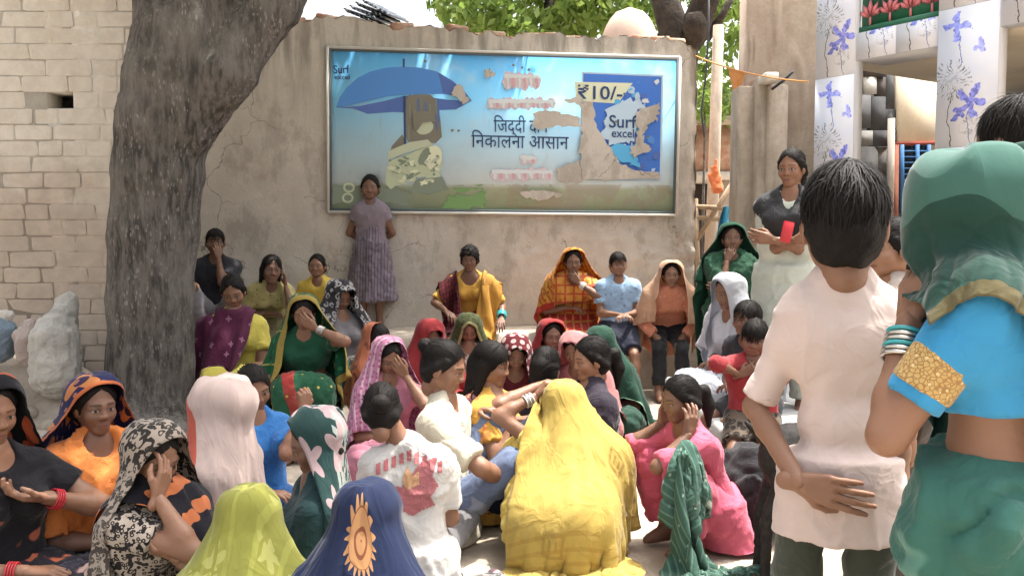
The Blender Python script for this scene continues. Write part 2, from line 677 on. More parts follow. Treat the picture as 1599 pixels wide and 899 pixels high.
    w0 = t.noise(co, 11, 2, 0.5, 1.2)
    cr_ = t.math('MULTIPLY', t.math('SUBTRACT', 1.0, t.math('MULTIPLY', t.math('ABSOLUTE', t.math('SUBTRACT', w0, .5)), 9.0), clamp=True), 1.3)
    w1 = t.math('ADD', t.math('MULTIPLY', t.noise(co, 38, 2, 0.5), .8), cr_)
    w2 = t.noise(co, 220, 2, 0.6)
    t.bump(t.math('ADD', t.math('MULTIPLY', w1, 1.0), t.math('MULTIPLY', w2, 0.35)), bump, 0.008)
    if uv:                                   # thin veil cloth: some light comes through
        tr = t.n('ShaderNodeBsdfTranslucent')
        t.put(tr.inputs[0], c)
        ms = t.n('ShaderNodeMixShader')
        ms.inputs[0].default_value = 0.28
        t.t.links.new(t.b.outputs[0], ms.inputs[1])
        t.t.links.new(tr.outputs[0], ms.inputs[2])
        t.t.links.new(ms.outputs[0], t.t.nodes['Material Output'].inputs[0])
    _fab[name] = t.m
    return t.m


def skin_mat(name, c):
    t = NT(name, 0.52, 0.4)
    at = t.n('ShaderNodeAttribute', attribute_name='feat')
    co = t.co()
    n = t.noise(co, 14, 3)
    n2 = t.noise(co, 90, 2)
    b = t.mix(t.math('MULTIPLY', t.step(n, 0.35, 0.7), 0.35), c, (c[0] * 0.78, c[1] * 0.7, c[2] * 0.68))
    b = t.mix(t.math('MULTIPLY', n2, 0.15), b, (c[0] * 1.2, c[1] * 1.05, c[2] * 1.0))
    t.color(t.mix(at.outputs['Alpha'], b, at.outputs['Color']))
    t.b.inputs['Subsurface Weight'].default_value = 0.08
    t.b.inputs['Subsurface Radius'].default_value = (0.012, 0.005, 0.003)
    t.b.inputs['Subsurface Scale'].default_value = 1.0
    n3 = t.noise(co, 240, 2, .6)
    t.bump(t.math('ADD', n2, t.math('MULTIPLY', n3, .6)), 0.3, 0.003)
    return t.m


def hair_mat(name, c=(0.012, 0.010, 0.009)):
    t = NT(name, 0.62, 0.14)
    co = t.co('Object', scale=(1, 1, 0.25))
    n = t.noise(co, 160, 3, 0.6)
    t.color(t.mix(t.math('MULTIPLY', n, 0.5), tuple(x * .7 for x in c), tuple(x * 1.5 for x in c)))
    t.bump(n, 0.6, 0.004)
    return t.m


def metal(name, c, rough=0.35, met=1.0):
    t = NT(name, rough, 0.5)
    n = t.noise(t.co(), 30, 3)
    t.color(t.mix(t.math('MULTIPLY', n, 0.4), c, tuple(x * 0.6 for x in c)))
    t.b.inputs['Metallic'].default_value = met
    return t.m


def leaf_mat(name, c1, c2):
    t = NT(name, 0.55, 0.35)
    g = t.n('ShaderNodeNewGeometry')
    n = t.noise(t.co(), 1.6, 2)
    f = t.math('ADD', t.math('MULTIPLY', g.outputs['Random Per Island'], 0.6), t.math('MULTIPLY', n, 0.5), clamp=True)
    t.color(t.mix(f, c1, c2))
    tr = t.n('ShaderNodeBsdfTranslucent')
    t.put(tr.inputs[0], t.mix(f, tuple(x * 1.2 for x in c1), tuple(x * 1.4 for x in c2)))
    ms = t.n('ShaderNodeMixShader')
    ms.inputs[0].default_value = 0.45
    t.t.links.new(t.b.outputs[0], ms.inputs[1])
    t.t.links.new(tr.outputs[0], ms.inputs[2])
    t.t.links.new(ms.outputs[0], t.t.nodes['Material Output'].inputs[0])
    return t.m
# ------------------------------------------------------------------ the ground
m_ground = stone('dusty_ground', (0.42, 0.36, 0.29), (0.34, 0.285, 0.225), 1.6, 0.95, 0.5, 0.012, 70, stain=((0.24, 0.2, 0.16), 1.2, 0.45))
nx = 160
gx = np.concatenate([np.linspace(-300, -7, 12)[:-1], np.linspace(-7, 7, 120), np.linspace(7, 300, 12)[1:]])
gy = np.concatenate([np.linspace(-60, -1, 8)[:-1], np.linspace(-1, 12, 120), np.linspace(12, 400, 12)[1:]])
GX, GY = np.meshgrid(gx, gy)
gp = np.stack([GX.ravel(), GY.ravel(), np.zeros(GX.size)], 1)
gp[:, 2] = -0.012 + 0.010 * vnoise(gp * 1.3) + 0.004 * vnoise(gp * 6)
tag(mk('ground', gp, grid_faces(len(gy), len(gx)), m_ground), kind='structure')

# ------------------------------------------------------------------ the plastered wall behind everyone
WZ0, WM = 8.36, 0.1466            # wall plane: Y = WZ0 + WM * X
WN = nrm((WM, -1.0, 0))           # towards the camera
WT = nrm((1.0, WM, 0))            # along the wall
W0 = np.array([0, WZ0, 0.0])


def onwall(px, py, off=0.0):
    u, v = (px - 799.5) / F_PX, (449.5 - py) / F_PX
    d = np.array([u, CP + v * SP, -SP + v * CP])
    c = np.array([0, 0, CAM_Z])
    p0 = W0 + WN * off
    t = ((p0 - c) @ WN) / (d @ WN)
    return c + d * t


def plaster_mat():
    t = NT('old_cement_plaster', 0.93, 0.15)
    co = t.co()
    a = t.noise(co, 1.3, 5, 0.6)
    c = t.mix(t.step(a, 0.35, 0.65), (0.56, 0.515, 0.45), (0.46, 0.415, 0.355))
    b = t.noise(co, 4.2, 5, 0.65)
    c = t.mix(t.math('MULTIPLY', t.step(b, 0.5, 0.7), 0.7), c, (0.60, 0.54, 0.46))
    dr = t.noise(t.co(scale=(5, 5, 0.6)), 1.4, 4, 0.6)
    z = t.xyz(co)[2]
    top = t.step(z, 2.2, 3.2)
    c = t.mix(t.math('MULTIPLY', t.math('MULTIPLY', t.step(dr, 0.42, 0.68), top), 0.7), c, (0.13, 0.12, 0.1))
    rs = t.noise(co, 2.6, 3, 0.6)
    c = t.mix(t.math('MULTIPLY', t.step(rs, 0.62, 0.72), 0.4), c, (0.36, 0.22, 0.15))
    gr = t.noise(t.co(scale=(1, 1, .5)), 3.1, 6, 0.7)
    c = t.mix(t.math('MULTIPLY', t.step(gr, 0.5, 0.62), 0.38), c, (0.20, 0.175, 0.145))
    ck = t.voro(t.vmath('ADD', co, t.vmath('MULTIPLY', t.noise(co, 6, 3, out='Color'), (.25, .25, .25))), 1.6, 'DISTANCE_TO_EDGE')
    c = t.mix(t.math('MULTIPLY', t.math('LESS_THAN', ck, .006), t.math('MULTIPLY', t.step(t.noise(co, 1.7, 2), .5, .6), .6)), c, (0.09, 0.075, 0.06))
    f = t.noise(co, 55, 4, 0.7)
    c = t.mix(t.math('MULTIPLY', f, 0.2), c, (0.2, 0.17, 0.13))
    t.color(c)
    t.bump(t.math('ADD', b, t.math('MULTIPLY', f, 0.5)), 0.55, 0.015)
    return t.m


m_plaster = plaster_mat()
m_mortar = stone('brick_mortar', (0.36, 0.32, 0.27), (0.27, 0.24, 0.2), 8)
m_redbrick = stone('old_red_brick', (0.34, 0.17, 0.11), (0.42, 0.3, 0.22), 9, rnd=0.5)
wall = empty('plastered_wall', W0 + WT * 0.2)
tag(wall, 'long beige plastered wall with a crumbling top, carrying the blue billboard', 'wall')
s0, s1 = -4.2, 2.0
s1 = float((onwall(1087, 300) - W0) @ WT)


def wall_top(s):
    pts = [(300, 20), (470, 33), (560, 30), (610, 37), (690, 44), (760, 52), (860, 54), (960, 58), (1020, 60), (1085, 68)]
    xs = [float((onwall(a, b) - W0) @ WT) for a, b in pts]
    zs = [float(onwall(a, b)[2]) for a, b in pts]
    q = np.stack([s * 9, s * 0, s * 0], 1)
    return np.interp(s, xs, zs) + 0.022 * vnoise(q) + 0.024 * vnoise(q * 3.3) - .05 * np.clip(vnoise(q * .55, 4) - .25, 0, 1)


ns, nz = 170, 110
S = np.linspace(s0, s1, ns)
top = wall_top(S)
SS = np.repeat(S[None], nz, 0)
ZZ = np.linspace(-0.1, 1, nz)[:, None] * top[None]
q = np.stack([SS.ravel(), np.zeros(SS.size), ZZ.ravel()], 1)
rel = 0.010 * vnoise(q * 1.7) + 0.006 * vnoise(q * 6) 
# spalled, flaky patch low on the right half
pat = np.clip(1.2 - np.hypot((q[:, 0] - 0.9) / 1.2, (q[:, 2] - 1.15) / 0.42), 0, 1)
rel += pat * (0.016 * (1 - np.abs(vnoise(q * [9, 9, 16], 5)) * 2) * (vnoise(q * 4, 8) > -0.15) + 0.012 * vnoise(q * [14, 14, 22], 9))
# ragged end and edge
rel -= 0.03 * np.clip((q[:, 0] - (s1 - 0.08)) / 0.08, 0, 1) * (1 + vnoise(q * 11, 3))
Vf = W0 + WT * q[:, :1] + WN * rel[:, None]
Vf[:, 2] = q[:, 2]
mk('plaster_face', Vf, grid_faces(nz, ns), m_plaster, wall)
th = 0.30
tb = []
Vt = np.array([W0 + WT * s - WN * d + np.array([0, 0, z + 0.01 * math.sin(s * 31 + d * 40)]) for d in (0.0, 0.1, 0.2, th) for s, z in zip(S, top)])
mk('wall_top', Vt, grid_faces(4, ns)[:, ::-1], m_plaster, wall)
Vb = np.array([W0 + WT * s - WN * th + np.array([0, 0, z]) for z in (-.1, 4) for s in S])
Vb[ns:, 2] = top
mk('wall_back', Vb, grid_faces(2, ns)[:, ::-1], m_plaster, wall)
zc = np.linspace(-.1, top[-1], 40)
Ve = np.array([W0 + WT * (s1 + 0.012 * math.sin(z * 17) * (0 < d < th)) - WN * d + np.array([0, 0, z]) for d in (0.02, 0.1, 0.2, th) for z in zc])
mk('wall_end', Ve, grid_faces(4, 40), m_plaster, wall)
# broken coping: bricks laid bare along the top
bme = None
for i in range(22):
    px = 455 + i * 29
    if 940 < px < 1000 or px > 1075: continue
    s = float((onwall(px, 45) - W0) @ WT)
    z = float(np.interp(s, S, top))
    if bme is None:
        b = MB().box((-.105, -.055, -.035), (.105, .055, .035), bev=.012)
        bo = b.build('brick', m_redbrick, None)
        bme = bo.data
    else:
        bo = bpy.data.objects.new('brick', bme); sc.collection.objects.link(bo)
    bo.parent = wall
    p = W0 + WT * (s + rng.uniform(-.03, .03)) - WN * (0.09 + rng.uniform(-.035, .07))
    bo.location = Vector(p) + Vector((0, 0, z + rng.uniform(-.028, .012))) - wall.location
    bo.rotation_euler = (rng.uniform(-.1, .1), rng.uniform(-.12, .12), math.atan(WM) + rng.uniform(-.25, .25))

# ------------------------------------------------------------------ billboard on the wall
def flat(name, hexc=None, rough=0.8, var=0.12, col=None):
    t = NT(name, rough, 0.35)
    co = t.co()
    n = t.noise(co, 7, 4, 0.6)
    c = col
    t.color(t.mix(t.math('MULTIPLY', t.step(n, 0.4, 0.75), var * 2), c, tuple(min(1, x * 0.75 + 0.06) for x in c)))
    t.bump(t.noise(co, 60, 3), 0.1, 0.003)
    return t.m


board = empty('billboard', onwall(785, 336, 0.0))
tag(board, 'faded torn blue advertising billboard with umbrella picture fixed on the plastered wall', 'billboard')
BC = dict(tl=(512, 75), tr=(1060, 91), bl=(513, 331), br=(1054, 336))


def bq(pts, off):
    return [onwall(x, y, off) for x, y in pts]


def sky_print():
    t = NT('printed_sky', 0.9, 0.08)
    co = t.co()
    z, x = t.xyz(co)[2], t.xyz(co)[0]
    rp = t.n('ShaderNodeValToRGB')
    cr = rp.color_ramp
    st = [(0.0, (0.30, 0.40, 0.27)), (0.16, (0.44, 0.52, 0.38)), (0.19, (0.68, 0.80, 0.84)), (0.42, (0.50, 0.76, 0.92)), (0.7, (0.24, 0.62, 0.92)), (1.0, (0.11, 0.44, 0.84))]
    while len(cr.elements) < len(st): cr.elements.new(0.5)
    for e, (p, c) in zip(cr.elements, st):
        e.position = p; e.color = (*c, 1)
    t.put(rp.inputs[0], t.math('ADD', t.math('DIVIDE', z, 1.55), t.math('MULTIPLY', t.math('SUBTRACT', t.noise(co, 3, 4), .5), 0.05)))
    n = t.noise(co, 2.5, 5, 0.65)
    c = t.mix(t.math('MULTIPLY', t.step(n, 0.48, 0.72), 0.4), rp.outputs[0], (0.52, 0.64, 0.68))
    dirt = t.noise(t.co(scale=(4, 4, 1)), 3, 5, 0.7)
    c = t.mix(t.math('MULTIPLY', t.step(dirt, 0.55, 0.75), 0.25), c, (0.33, 0.3, 0.24))
    # worn off ground strip on the right
    low = t.math('LESS_THAN', z, 0.29)
    wn_ = t.step(t.noise(co, 5, 4, 0.65), 0.44, 0.56)
    rr = t.step(x, -0.25, 0.1)
    c = t.mix(t.math('MULTIPLY', t.math('MULTIPLY', low, wn_), t.math('MULTIPLY', rr, 0.55)), c, (0.37, 0.32, 0.25))
    t.color(c)
    t.bump(n, 0.15, 0.01)
    return t.m


p = [onwall(*BC[k], 0.028) for k in ('bl', 'br', 'tr', 'tl')]
MB().prism(p, -WN * 0.03).build('printed_panel', sky_print(), board)
m_fw, m_fd = flat('frame_white', col=(0.62, 0.6, 0.55)), flat('frame_dark', col=(0.10, 0.13, 0.14))


def edge_strip(a, b, w, lo, hi, mat, name):
    A, B = onwall(*a, 0.0), onwall(*b, 0.0)
    d = nrm(B - A)
    side = np.cross(WN, d)
    q = [A + side * w[0], B + side * w[0], B + side * w[1], A + side * w[1]]
    MB().prism([x + WN * hi for x in q], -WN * (hi - lo)).build(name, mat, board)


cs = ['tl', 'tr', 'br', 'bl']
for i in range(4):
    a, b = BC[cs[i]], BC[cs[(i + 1) % 4]]
    edge_strip(a, b, (-0.012, 0.012), 0.0, 0.046 + 0.003 * (i % 2), m_fw, 'frame_strip')
    edge_strip(a, b, (-0.034, -0.0135), 0.0, 0.041 + 0.003 * (i % 2), m_fd, 'frame_inner_strip')


def rough_poly(pts, amp, seed, n=7):
    out = []
    r = np.random.default_rng(seed)
    for i in range(len(pts)):
        a, b = np.array(pts[i], float), np.array(pts[(i + 1) % len(pts)], float)
        for k in range(n):
            out.append(a + (b - a) * k / n + (r.normal(0, amp, 2) if k else 0))
    return out


def fill(name, pts2, off, mat, parent=None):
    """flat print: an outline on the board, triangulated"""
    from mathutils.geometry import tessellate_polygon
    P3 = [Vector((x, y, 0)) for x, y in pts2]
    tri = tessellate_polygon([P3])
    V = np.array([onwall(x, y, off) for x, y in pts2])
    F = []
    for t in tri:
        a, b, c = [V[i] for i in t]
        F.append(list(t) if np.cross(b - a, c - a) @ WN > 0 else list(t)[::-1])
    return mk(name, V, F, mat, parent or board, smooth=False)


def ell_pts(cx, cy, rx, ry, n=28, a0=0, a1=2 * math.pi, rot=0):
    o = []
    for i in range(n):
        a = a0 + (a1 - a0) * i / (n - (0 if abs(a1 - a0) > 6.2 else 1))
        x, y = rx * math.cos(a), ry * math.sin(a)
        o.append((cx + x * math.cos(rot) - y * math.sin(rot), cy + x * math.sin(rot) + y * math.cos(rot)))
    return o


c_umb, c_umd = flat('print_blue', col=(0.085, 0.25, 0.60)), flat('print_dark_blue', col=(0.085, 0.15, 0.40))
c_navy, c_wht = flat('print_navy', col=(0.03, 0.06, 0.16)), flat('print_white', col=(0.62, 0.66, 0.66))
c_pink, c_hair = flat('print_pink', col=(0.60, 0.50, 0.52)), flat('print_brown_hair', col=(0.19, 0.18, 0.14))
c_skin, c_pup = flat('print_skin', col=(0.46, 0.50, 0.36)), flat('print_pale_green', col=(0.48, 0.54, 0.36))
c_grn, c_shad = flat('print_grass', col=(0.17, 0.30, 0.11)), flat('print_grey_green', col=(0.2, 0.24, 0.18))
c_cream, c_roy = flat('print_cream', col=(0.66, 0.68, 0.48)), flat('print_royal_blue', col=(0.06, 0.18, 0.58))
c_cyan, c_pale = flat('print_cyan', col=(0.10, 0.42, 0.70)), flat('print_pale_blue', col=(0.45, 0.58, 0.68))
z0 = 0.0300
# umbrella: canopy with scalloped under edge, shaded inside, ferrule
um = [(525, 168), (531, 152), (542, 136), (558, 122), (578, 112), (602, 106), (630, 104), (656, 106), (682, 112), (706, 126), (724, 141), (736, 158)]
fill('umbrella_inside', um[:1] + [(560, 166), (600, 158), (631, 150), (668, 152), (700, 156), (736, 158)] + [(712, 171), (690, 172), (662, 171), (640, 176), (612, 175), (574, 178), (552, 170)], z0, c_umd)
fill('umbrella_canopy', um + [(712, 150), (690, 147), (660, 147), (631, 148), (604, 151), (574, 158), (548, 164)], z0 + .002, c_umb)
fill('umbrella_edge_panel', [(684, 113), (706, 126), (724, 141), (737, 158), (712, 150), (692, 146)], z0 + .004, c_umd)
fill('umbrella_ferrule', [(629, 92), (632, 92), (632, 105), (629, 105)], z0 + .004, c_navy)
fill('umbrella_stick', [(630, 150), (633, 150), (634, 230), (631, 230)], z0 + .008, c_navy)
# child under the umbrella hugging a pale pup
fill('child_hair', [(634, 152), (648, 148), (672, 148), (684, 160), (688, 190), (690, 214), (680, 224), (662, 222), (640, 226), (632, 212), (633, 180)], z0 + .004, c_hair)
fill('child_face', ell_pts(663, 199, 14, 11, rot=-.35), z0 + .006, c_skin)
fill('child_shoulder', [(628, 210), (636, 226), (618, 240), (606, 246), (612, 228)], z0 + .005, c_hair)
fill('child_arm', [(606, 236), (640, 222), (668, 218), (676, 226), (650, 234), (626, 242), (606, 250)], z0 + .0150, c_skin)
fill('pup_body', [(604, 262), (612, 250), (640, 240), (672, 226), (688, 232), (691, 256), (686, 266), (688, 284), (676, 290), (664, 276), (640, 276), (632, 288), (618, 290), (610, 296), (602, 286)], z0 + .006, c_pup)
fill('pup_head', ell_pts(676, 246, 14, 19, rot=.3), z0 + .008, c_cream)
fill('pup_ear', ell_pts(662, 244, 6, 15, rot=.5), z0 + .010, c_shad)
fill('child_legs', [(650, 280), (690, 276), (700, 296), (668, 304), (640, 300)], z0 + .010, c_shad)
r_ = np.random.default_rng(31)
for k in range(26):          # strands of wet hair, folds and fur of the faded figure
    x_ = r_.uniform(637, 686); y_ = r_.uniform(152, 205)
    if (x_ - 663) ** 2 / 260 + (y_ + 10 - 199) ** 2 / 420 < 1.1: continue
    fill('hair_streak', [(x_ - 1.2, y_), (x_ + 1.2, y_), (x_ + 1.6, y_ + 22), (x_ - .6, y_ + 24)], z0 + .0048 + .0001 * k, [c_shad, c_umd, c_hair][k % 3])
for k in range(60):
    x_, y_ = r_.uniform(608, 688), r_.uniform(246, 286)
    fill('fur_streak', rough_poly(ell_pts(x_, y_, r_.uniform(2, 8), r_.uniform(1, 3.0), 7, rot=r_.uniform(-.8, .8)), .5, 700 + k, 2), z0 + .0082 + .0001 * k, [c_cream, c_skin, c_shad, c_pup][k % 4])
fill('child_fringe', [(646, 202), (644, 178), (658, 172), (676, 176), (682, 190), (672, 190), (660, 192), (652, 204)], z0 + .0165, c_hair)
for x_, y_ in ((671, 240), (683, 244), (680, 254)):
    fill('pup_feature', ell_pts(x_, y_, 2.2, 1.8, 8), z0 + .0165, c_hair)
fill('grass_tuft', rough_poly([(706, 290), (756, 288), (754, 297), (712, 300)], 1.5, 4), z0 + .004, c_grn)
fill('grass_tuft', rough_poly([(516, 292), (600, 290), (640, 300), (640, 318), (516, 320)], 2, 5), z0 + .002, c_shad)
fill('grass_tuft', rough_poly([(700, 304), (760, 300), (756, 326), (690, 326)], 3, 6), z0 + .002, c_grn)
for cx_, cy_ in ((545, 293), (543, 309)):
    o_ = ell_pts(cx_, cy_, 9, 8, 20)
    i_ = ell_pts(cx_, cy_, 6, 5, 20)
    V = np.array(bq(o_ + i_, z0 + .005))
    mk('curl_print', V, [[k, 20 + k, 20 + (k + 1) % 20, (k + 1) % 20] for k in range(20)], c_pup, board, smooth=False)
# the pack on the right
fill('pack_border', [(908, 112), (1036, 117), (1033, 284), (906, 281)], z0, c_pale)
fill('pack_print', [(911, 115), (1033, 120), (1030, 279), (909, 277)], z0 + .002, c_roy)
fill('price_flash', [(897, 128), (988, 130), (965, 162), (899, 158)], z0 + .004, c_cream)
r_ = np.random.default_rng(3)
for k in range(46):
    cx_, cy_ = r_.uniform(960, 1028), r_.uniform(128, 265)
    rr_ = r_.uniform(2.5, 9)
    fill('pack_splash', rough_poly(ell_pts(cx_, cy_, rr_, rr_ * r_.uniform(.3, .9), 7, rot=r_.uniform(0, 3)), 0.8, k, 2), z0 + .005 + .00025 * k, [c_cyan, c_pale, c_wht, c_umb, c_umd][k % 5])
fill('pack_burst', rough_poly([(944, 172), (985, 152), (1010, 160), (996, 178), (992, 222), (960, 226), (938, 212), (946, 196)], 2.5, 9), z0 + .019, c_pale)
fill('pack_wave', rough_poly([(946, 228), (990, 226), (1000, 262), (972, 254)], 2.5, 19), z0 + .019, c_cyan)


def words(txt, a, b, h, off, mat, name, shear=0.0, bold=0.0):
    """lettering between two photo points along the wall, h = letter height in photo px"""
    cu = bpy.data.curves.new(name, 'FONT')
    cu.body = txt
    cu.offset = bold
    cu.resolution_u = 3
    ob = bpy.data.objects.new(name, cu)
    sc.collection.objects.link(ob)
    me = bpy.data.meshes.new_from_object(ob.evaluated_get(bpy.context.evaluated_depsgraph_get()))
    bpy.data.objects.remove(ob)
    n = len(me.vertices)
    V = np.zeros(n * 3)
    me.vertices.foreach_get('co', V)
    V = V.reshape(-1, 3)
    F = [list(p_.vertices) for p_ in me.polygons]
    bpy.data.meshes.remove(me)
    A, B = onwall(*a, off), onwall(*b, off)
    L = np.linalg.norm(B - A)
    d = (B - A) / L
    up = np.cross(WN, d)
    if up[2] < 0: up = -up
    x0_, x1_ = V[:, 0].min(), V[:, 0].max()
    hs = h / F_PX * A[1]
    ys = hs / 0.70
    Q = A + np.outer((V[:, 0] - x0_) / (x1_ - x0_) * L, d) + np.outer(V[:, 1] * ys, up)
    return mk(name, Q, F, mat, board, smooth=False)


words('Surf', (521, 115), (546, 114), 12, z0 + .006, c_navy, 'logo_lettering', bold=.02)
words('excel', (522, 124), (546, 124), 7, z0 + .006, c_navy, 'logo_lettering', bold=.02)
words('िजद्दी दाग', (771, 206), (856, 207), 20, z0 + .006, c_navy, 'slogan_lettering', bold=.002)
words('िनकालना आसान', (736, 230), (888, 233), 21, z0 + .006, c_navy, 'slogan_lettering', bold=.002)
words('₹10/-', (902, 154), (972, 156), 20, z0 + .012, c_navy, 'price_lettering', bold=.012)
words('Surf', (951, 199), (994, 200), 19, z0 + .024, c_navy, 'pack_lettering', bold=.012)
words('excel', (955, 214), (990, 215), 13, z0 + .024, c_navy, 'pack_lettering', bold=.012)
# worn pink lettering whose strokes can no longer be read
for k, (x0_, y0_, x1_, y1_) in enumerate([(788, 113, 842, 141), (762, 152, 866, 172), (812, 240, 838, 258), (768, 262, 862, 283)]):
    n_ = int((x1_ - x0_) / 9)
    for j in range(n_):
        xa = x0_ + (x1_ - x0_) * (j + .5) / n_
        fill('worn_letter', rough_poly(ell_pts(xa, (y0_ + y1_) / 2 + r_.uniform(-2, 2), 7, (y1_ - y0_) / 2 * r_.uniform(.75, 1.1), 8), 1.2, 50 + k * 20 + j, 3), z0 + .006 + .0006 * (j % 4), c_pink)
    fill('worn_letter_bar', rough_poly([(x0_, y0_ + 3), (x1_, y0_ + 4), (x1_, y0_ + 10), (x0_, y0_ + 9)], .8, 90 + k), z0 + .009, c_wht)
    for j in range(n_):
        xa = x0_ + (x1_ - x0_) * (j + .5) / n_
        fill('worn_letter_stroke', rough_poly([(xa - 2, y0_ + 9), (xa + 2, y0_ + 9), (xa + 3, y1_ - 4), (xa - 1, y1_ - 3)], .7, 190 + k * 9 + j, 3), z0 + .011 , [c_wht, flat('print_faded_rose', col=(0.58, 0.36, 0.38))][j % 2])
# torn patches where the sheet is gone and the plaster shows
tears = [[(908, 160), (926, 160), (932, 200), (950, 228), (968, 256), (992, 266), (1028, 268), (1030, 281), (908, 281), (908, 240), (904, 236), (907, 202)],
         [(836, 176), (870, 174), (905, 184), (905, 198), (868, 196), (842, 204), (830, 196)],
         [(880, 157), (900, 148), (916, 158), (905, 164)],
         [(756, 110), (766, 107), (774, 115), (766, 123), (757, 119)],
         [(994, 176), (1030, 160), (1028, 186), (1010, 196), (1004, 222), (1018, 232), (990, 248), (984, 232), (996, 212)],
         [(812, 300), (850, 297), (880, 304), (850, 312), (822, 310)],
         [(712, 131), (726, 143), (734, 157), (722, 163), (714, 152), (704, 146)],
         [(870, 262), (906, 250), (908, 286), (872, 284)]]
for k, pt in enumerate(tears):
    fill('torn_patch', rough_poly(pt, 1.6, 300 + k, 6), z0 + (.0295 if k not in (4,) else .031), m_plaster)
for k in range(9):
    cx_, cy_ = [(802, 102), (815, 106), (826, 109), (706, 204), (716, 204), (664, 96), (962, 190), (1012, 214), (640, 150)][k]
    fill('paint_fleck', rough_poly(ell_pts(cx_, cy_, 2.4, 2.2, 6), .5, 400 + k, 2), z0 + .032, c_hair)

# ------------------------------------------------------------------ ledge along the wall
m_cem = stone('cement_ledge', (0.46, 0.40, 0.33), (0.36, 0.31, 0.25), 5, stain=((0.25, 0.2, 0.16), 2, .4))
led = MB()
sA, sB = -3.6, s1 - 0.05
dep, lh = 0.66, 0.50
nS = 90
pr = [(0.0, lh), (dep - 0.03, lh), (dep, lh - 0.03), (dep + 0.01, 0.25), (dep + 0.02, -0.1)]
Vl = []
for (d, z) in pr:
    for s in np.linspace(sA, sB, nS):
        j = vnoise(np.array([[s * 5, d * 9, z * 7]]))[0] * 0.012
        Vl.append(W0 + WT * s + WN * (d + j * (d > 0)) + np.array([0, 0, z + j * .6]))
ledge = mk('seating_ledge', Vl, grid_faces(5, nS)[:, ::-1], m_cem, loc=W0 + WN * .3, smooth=False)
tag(ledge, 'low cement ledge running along the foot of the plastered wall', 'ledge')
for s_ in (sA, sB):
    pass
capV = [W0 + WT * sB + WN * d + np.array([0, 0, z]) for d, z in pr] + [W0 + WT * sB + np.array([0, 0, -.1])]
mk('ledge_end', capV, [[5, 4, 3, 2, 1, 0]], m_cem, ledge, smooth=False)

# ------------------------------------------------------------------ whitewashed brick wall, left
BY = 6.2
def wash():
    t = NT('whitewashed_brick', .95, .15)
    co = t.co()
    g = t.n('ShaderNodeNewGeometry')
    oi = t.n('ShaderNodeObjectInfo')
    pz = t.xyz(g.outputs['Position'])[2]
    a = t.noise(g.outputs['Position'], 2.6, 5, .6)
    b_ = t.noise(g.outputs['Position'], 9, 4, .65)
    # whitewash above, bare brown brick showing lower down where it has worn off
    worn = t.math('SUBTRACT', 1.0, t.step(t.math('ADD', pz, t.math('MULTIPLY', t.math('SUBTRACT', a, .5), 1.1)), 1.45, 2.1))
    c = t.mix(t.step(b_, .35, .65), (.56, .52, .455), (.49, .445, .38))
    c2 = t.mix(t.step(b_, .35, .65), (.40, .315, .245), (.33, .27, .215))
    c2 = t.mix(t.math('MULTIPLY', oi.outputs['Random'], .35), c2, (.30, .27, .23))
    c = t.mix(t.math('MULTIPLY', worn, .8), c, c2)
    c = t.mix(t.math('MULTIPLY', oi.outputs['Random'], .15), c, (.34, .28, .22))
    st = t.noise(g.outputs['Position'], 1.5, 4, .6)
    c = t.mix(t.math('MULTIPLY', t.step(st, .52, .68), .3), c, (.32, .27, .215))
    t.color(c)
    f = t.noise(g.outputs['Position'], 40, 4, .7)
    t.bump(t.math('ADD', b_, t.math('MULTIPLY', f, .6)), .5, .012)
    return t.m



m_wwash = wash()
m_wmort = wash()
m_wmort.name = 'whitewashed_joint'

bw = empty('brick_wall', (-3.5, BY, 0))
tag(bw, 'whitewashed brick wall with one small black opening, left of the tree', 'wall')
xR = P(225, 300, BY)[0]
xL = P(-230, 300, BY)[0]
zT = 3.75
hx0, hx1 = P(72, 157, BY)[0], P(113, 157, BY)[0]
hz0, hz1 = P(90, 169, BY)[2], P(90, 144, BY)[2]
mb = MB()
mb.box((-9, BY + .015, -.1), (hx0, BY + .3, zT)).box((hx1, BY + .015, -.1), (xR, BY + .3, zT))
mb.box((hx0 + .0001, BY + .015, -.1), (hx1 - .0001, BY + .3, hz0)).box((hx0 + .0001, BY + .015, hz1), (hx1 - .0001, BY + .3, zT))
mb.build('wall_core', m_wmort, bw)
MB().box((hx0 - .15, BY + .31, hz0 - .1), (hx1 + .15, BY + .36, hz1 + .1)).build('opening_back', flat('opening_shade_black', col=(.012, .011, .01)), bw)  # black slab: the dark inside the opening, put into its colour
MB().box((xR - .25, BY + .301, -.1), (xR - .004, BY + .4, zT - .01)).prism([(xR - .3, BY + .4, -.1), (xR - .05, BY + .4, -.1), (xR * 8.3 / BY - .35, 8.3, -.1), (xR * 8.3 / BY - .6, 8.3, -.1)], (0, 0, zT)).build('return_wall', m_wmort, bw)
ch = 24.6 / F_PX * BY
bl = 73.0 / F_PX * BY
protos = []
for k in range(6):
    b = MB().box((-.5, 0, -.5), (.5, 1, .5), bev=.0)
    bm = bmesh.new()
    bmesh.ops.create_cube(bm, size=1)
    bmesh.ops.bevel(bm, geom=[e for e in bm.edges], offset=.07, segments=1, affect='EDGES')
    r2 = np.random.default_rng(k)
    for v in bm.verts:
        v.co += Vector(r2.normal(0, .020, 3))
    me = bpy.data.meshes.new('brick')
    bm.to_mesh(me); bm.free()
    me.materials.append(m_wwash)
    protos.append(me)
zz = hz0 - 17 * ch
row = 0
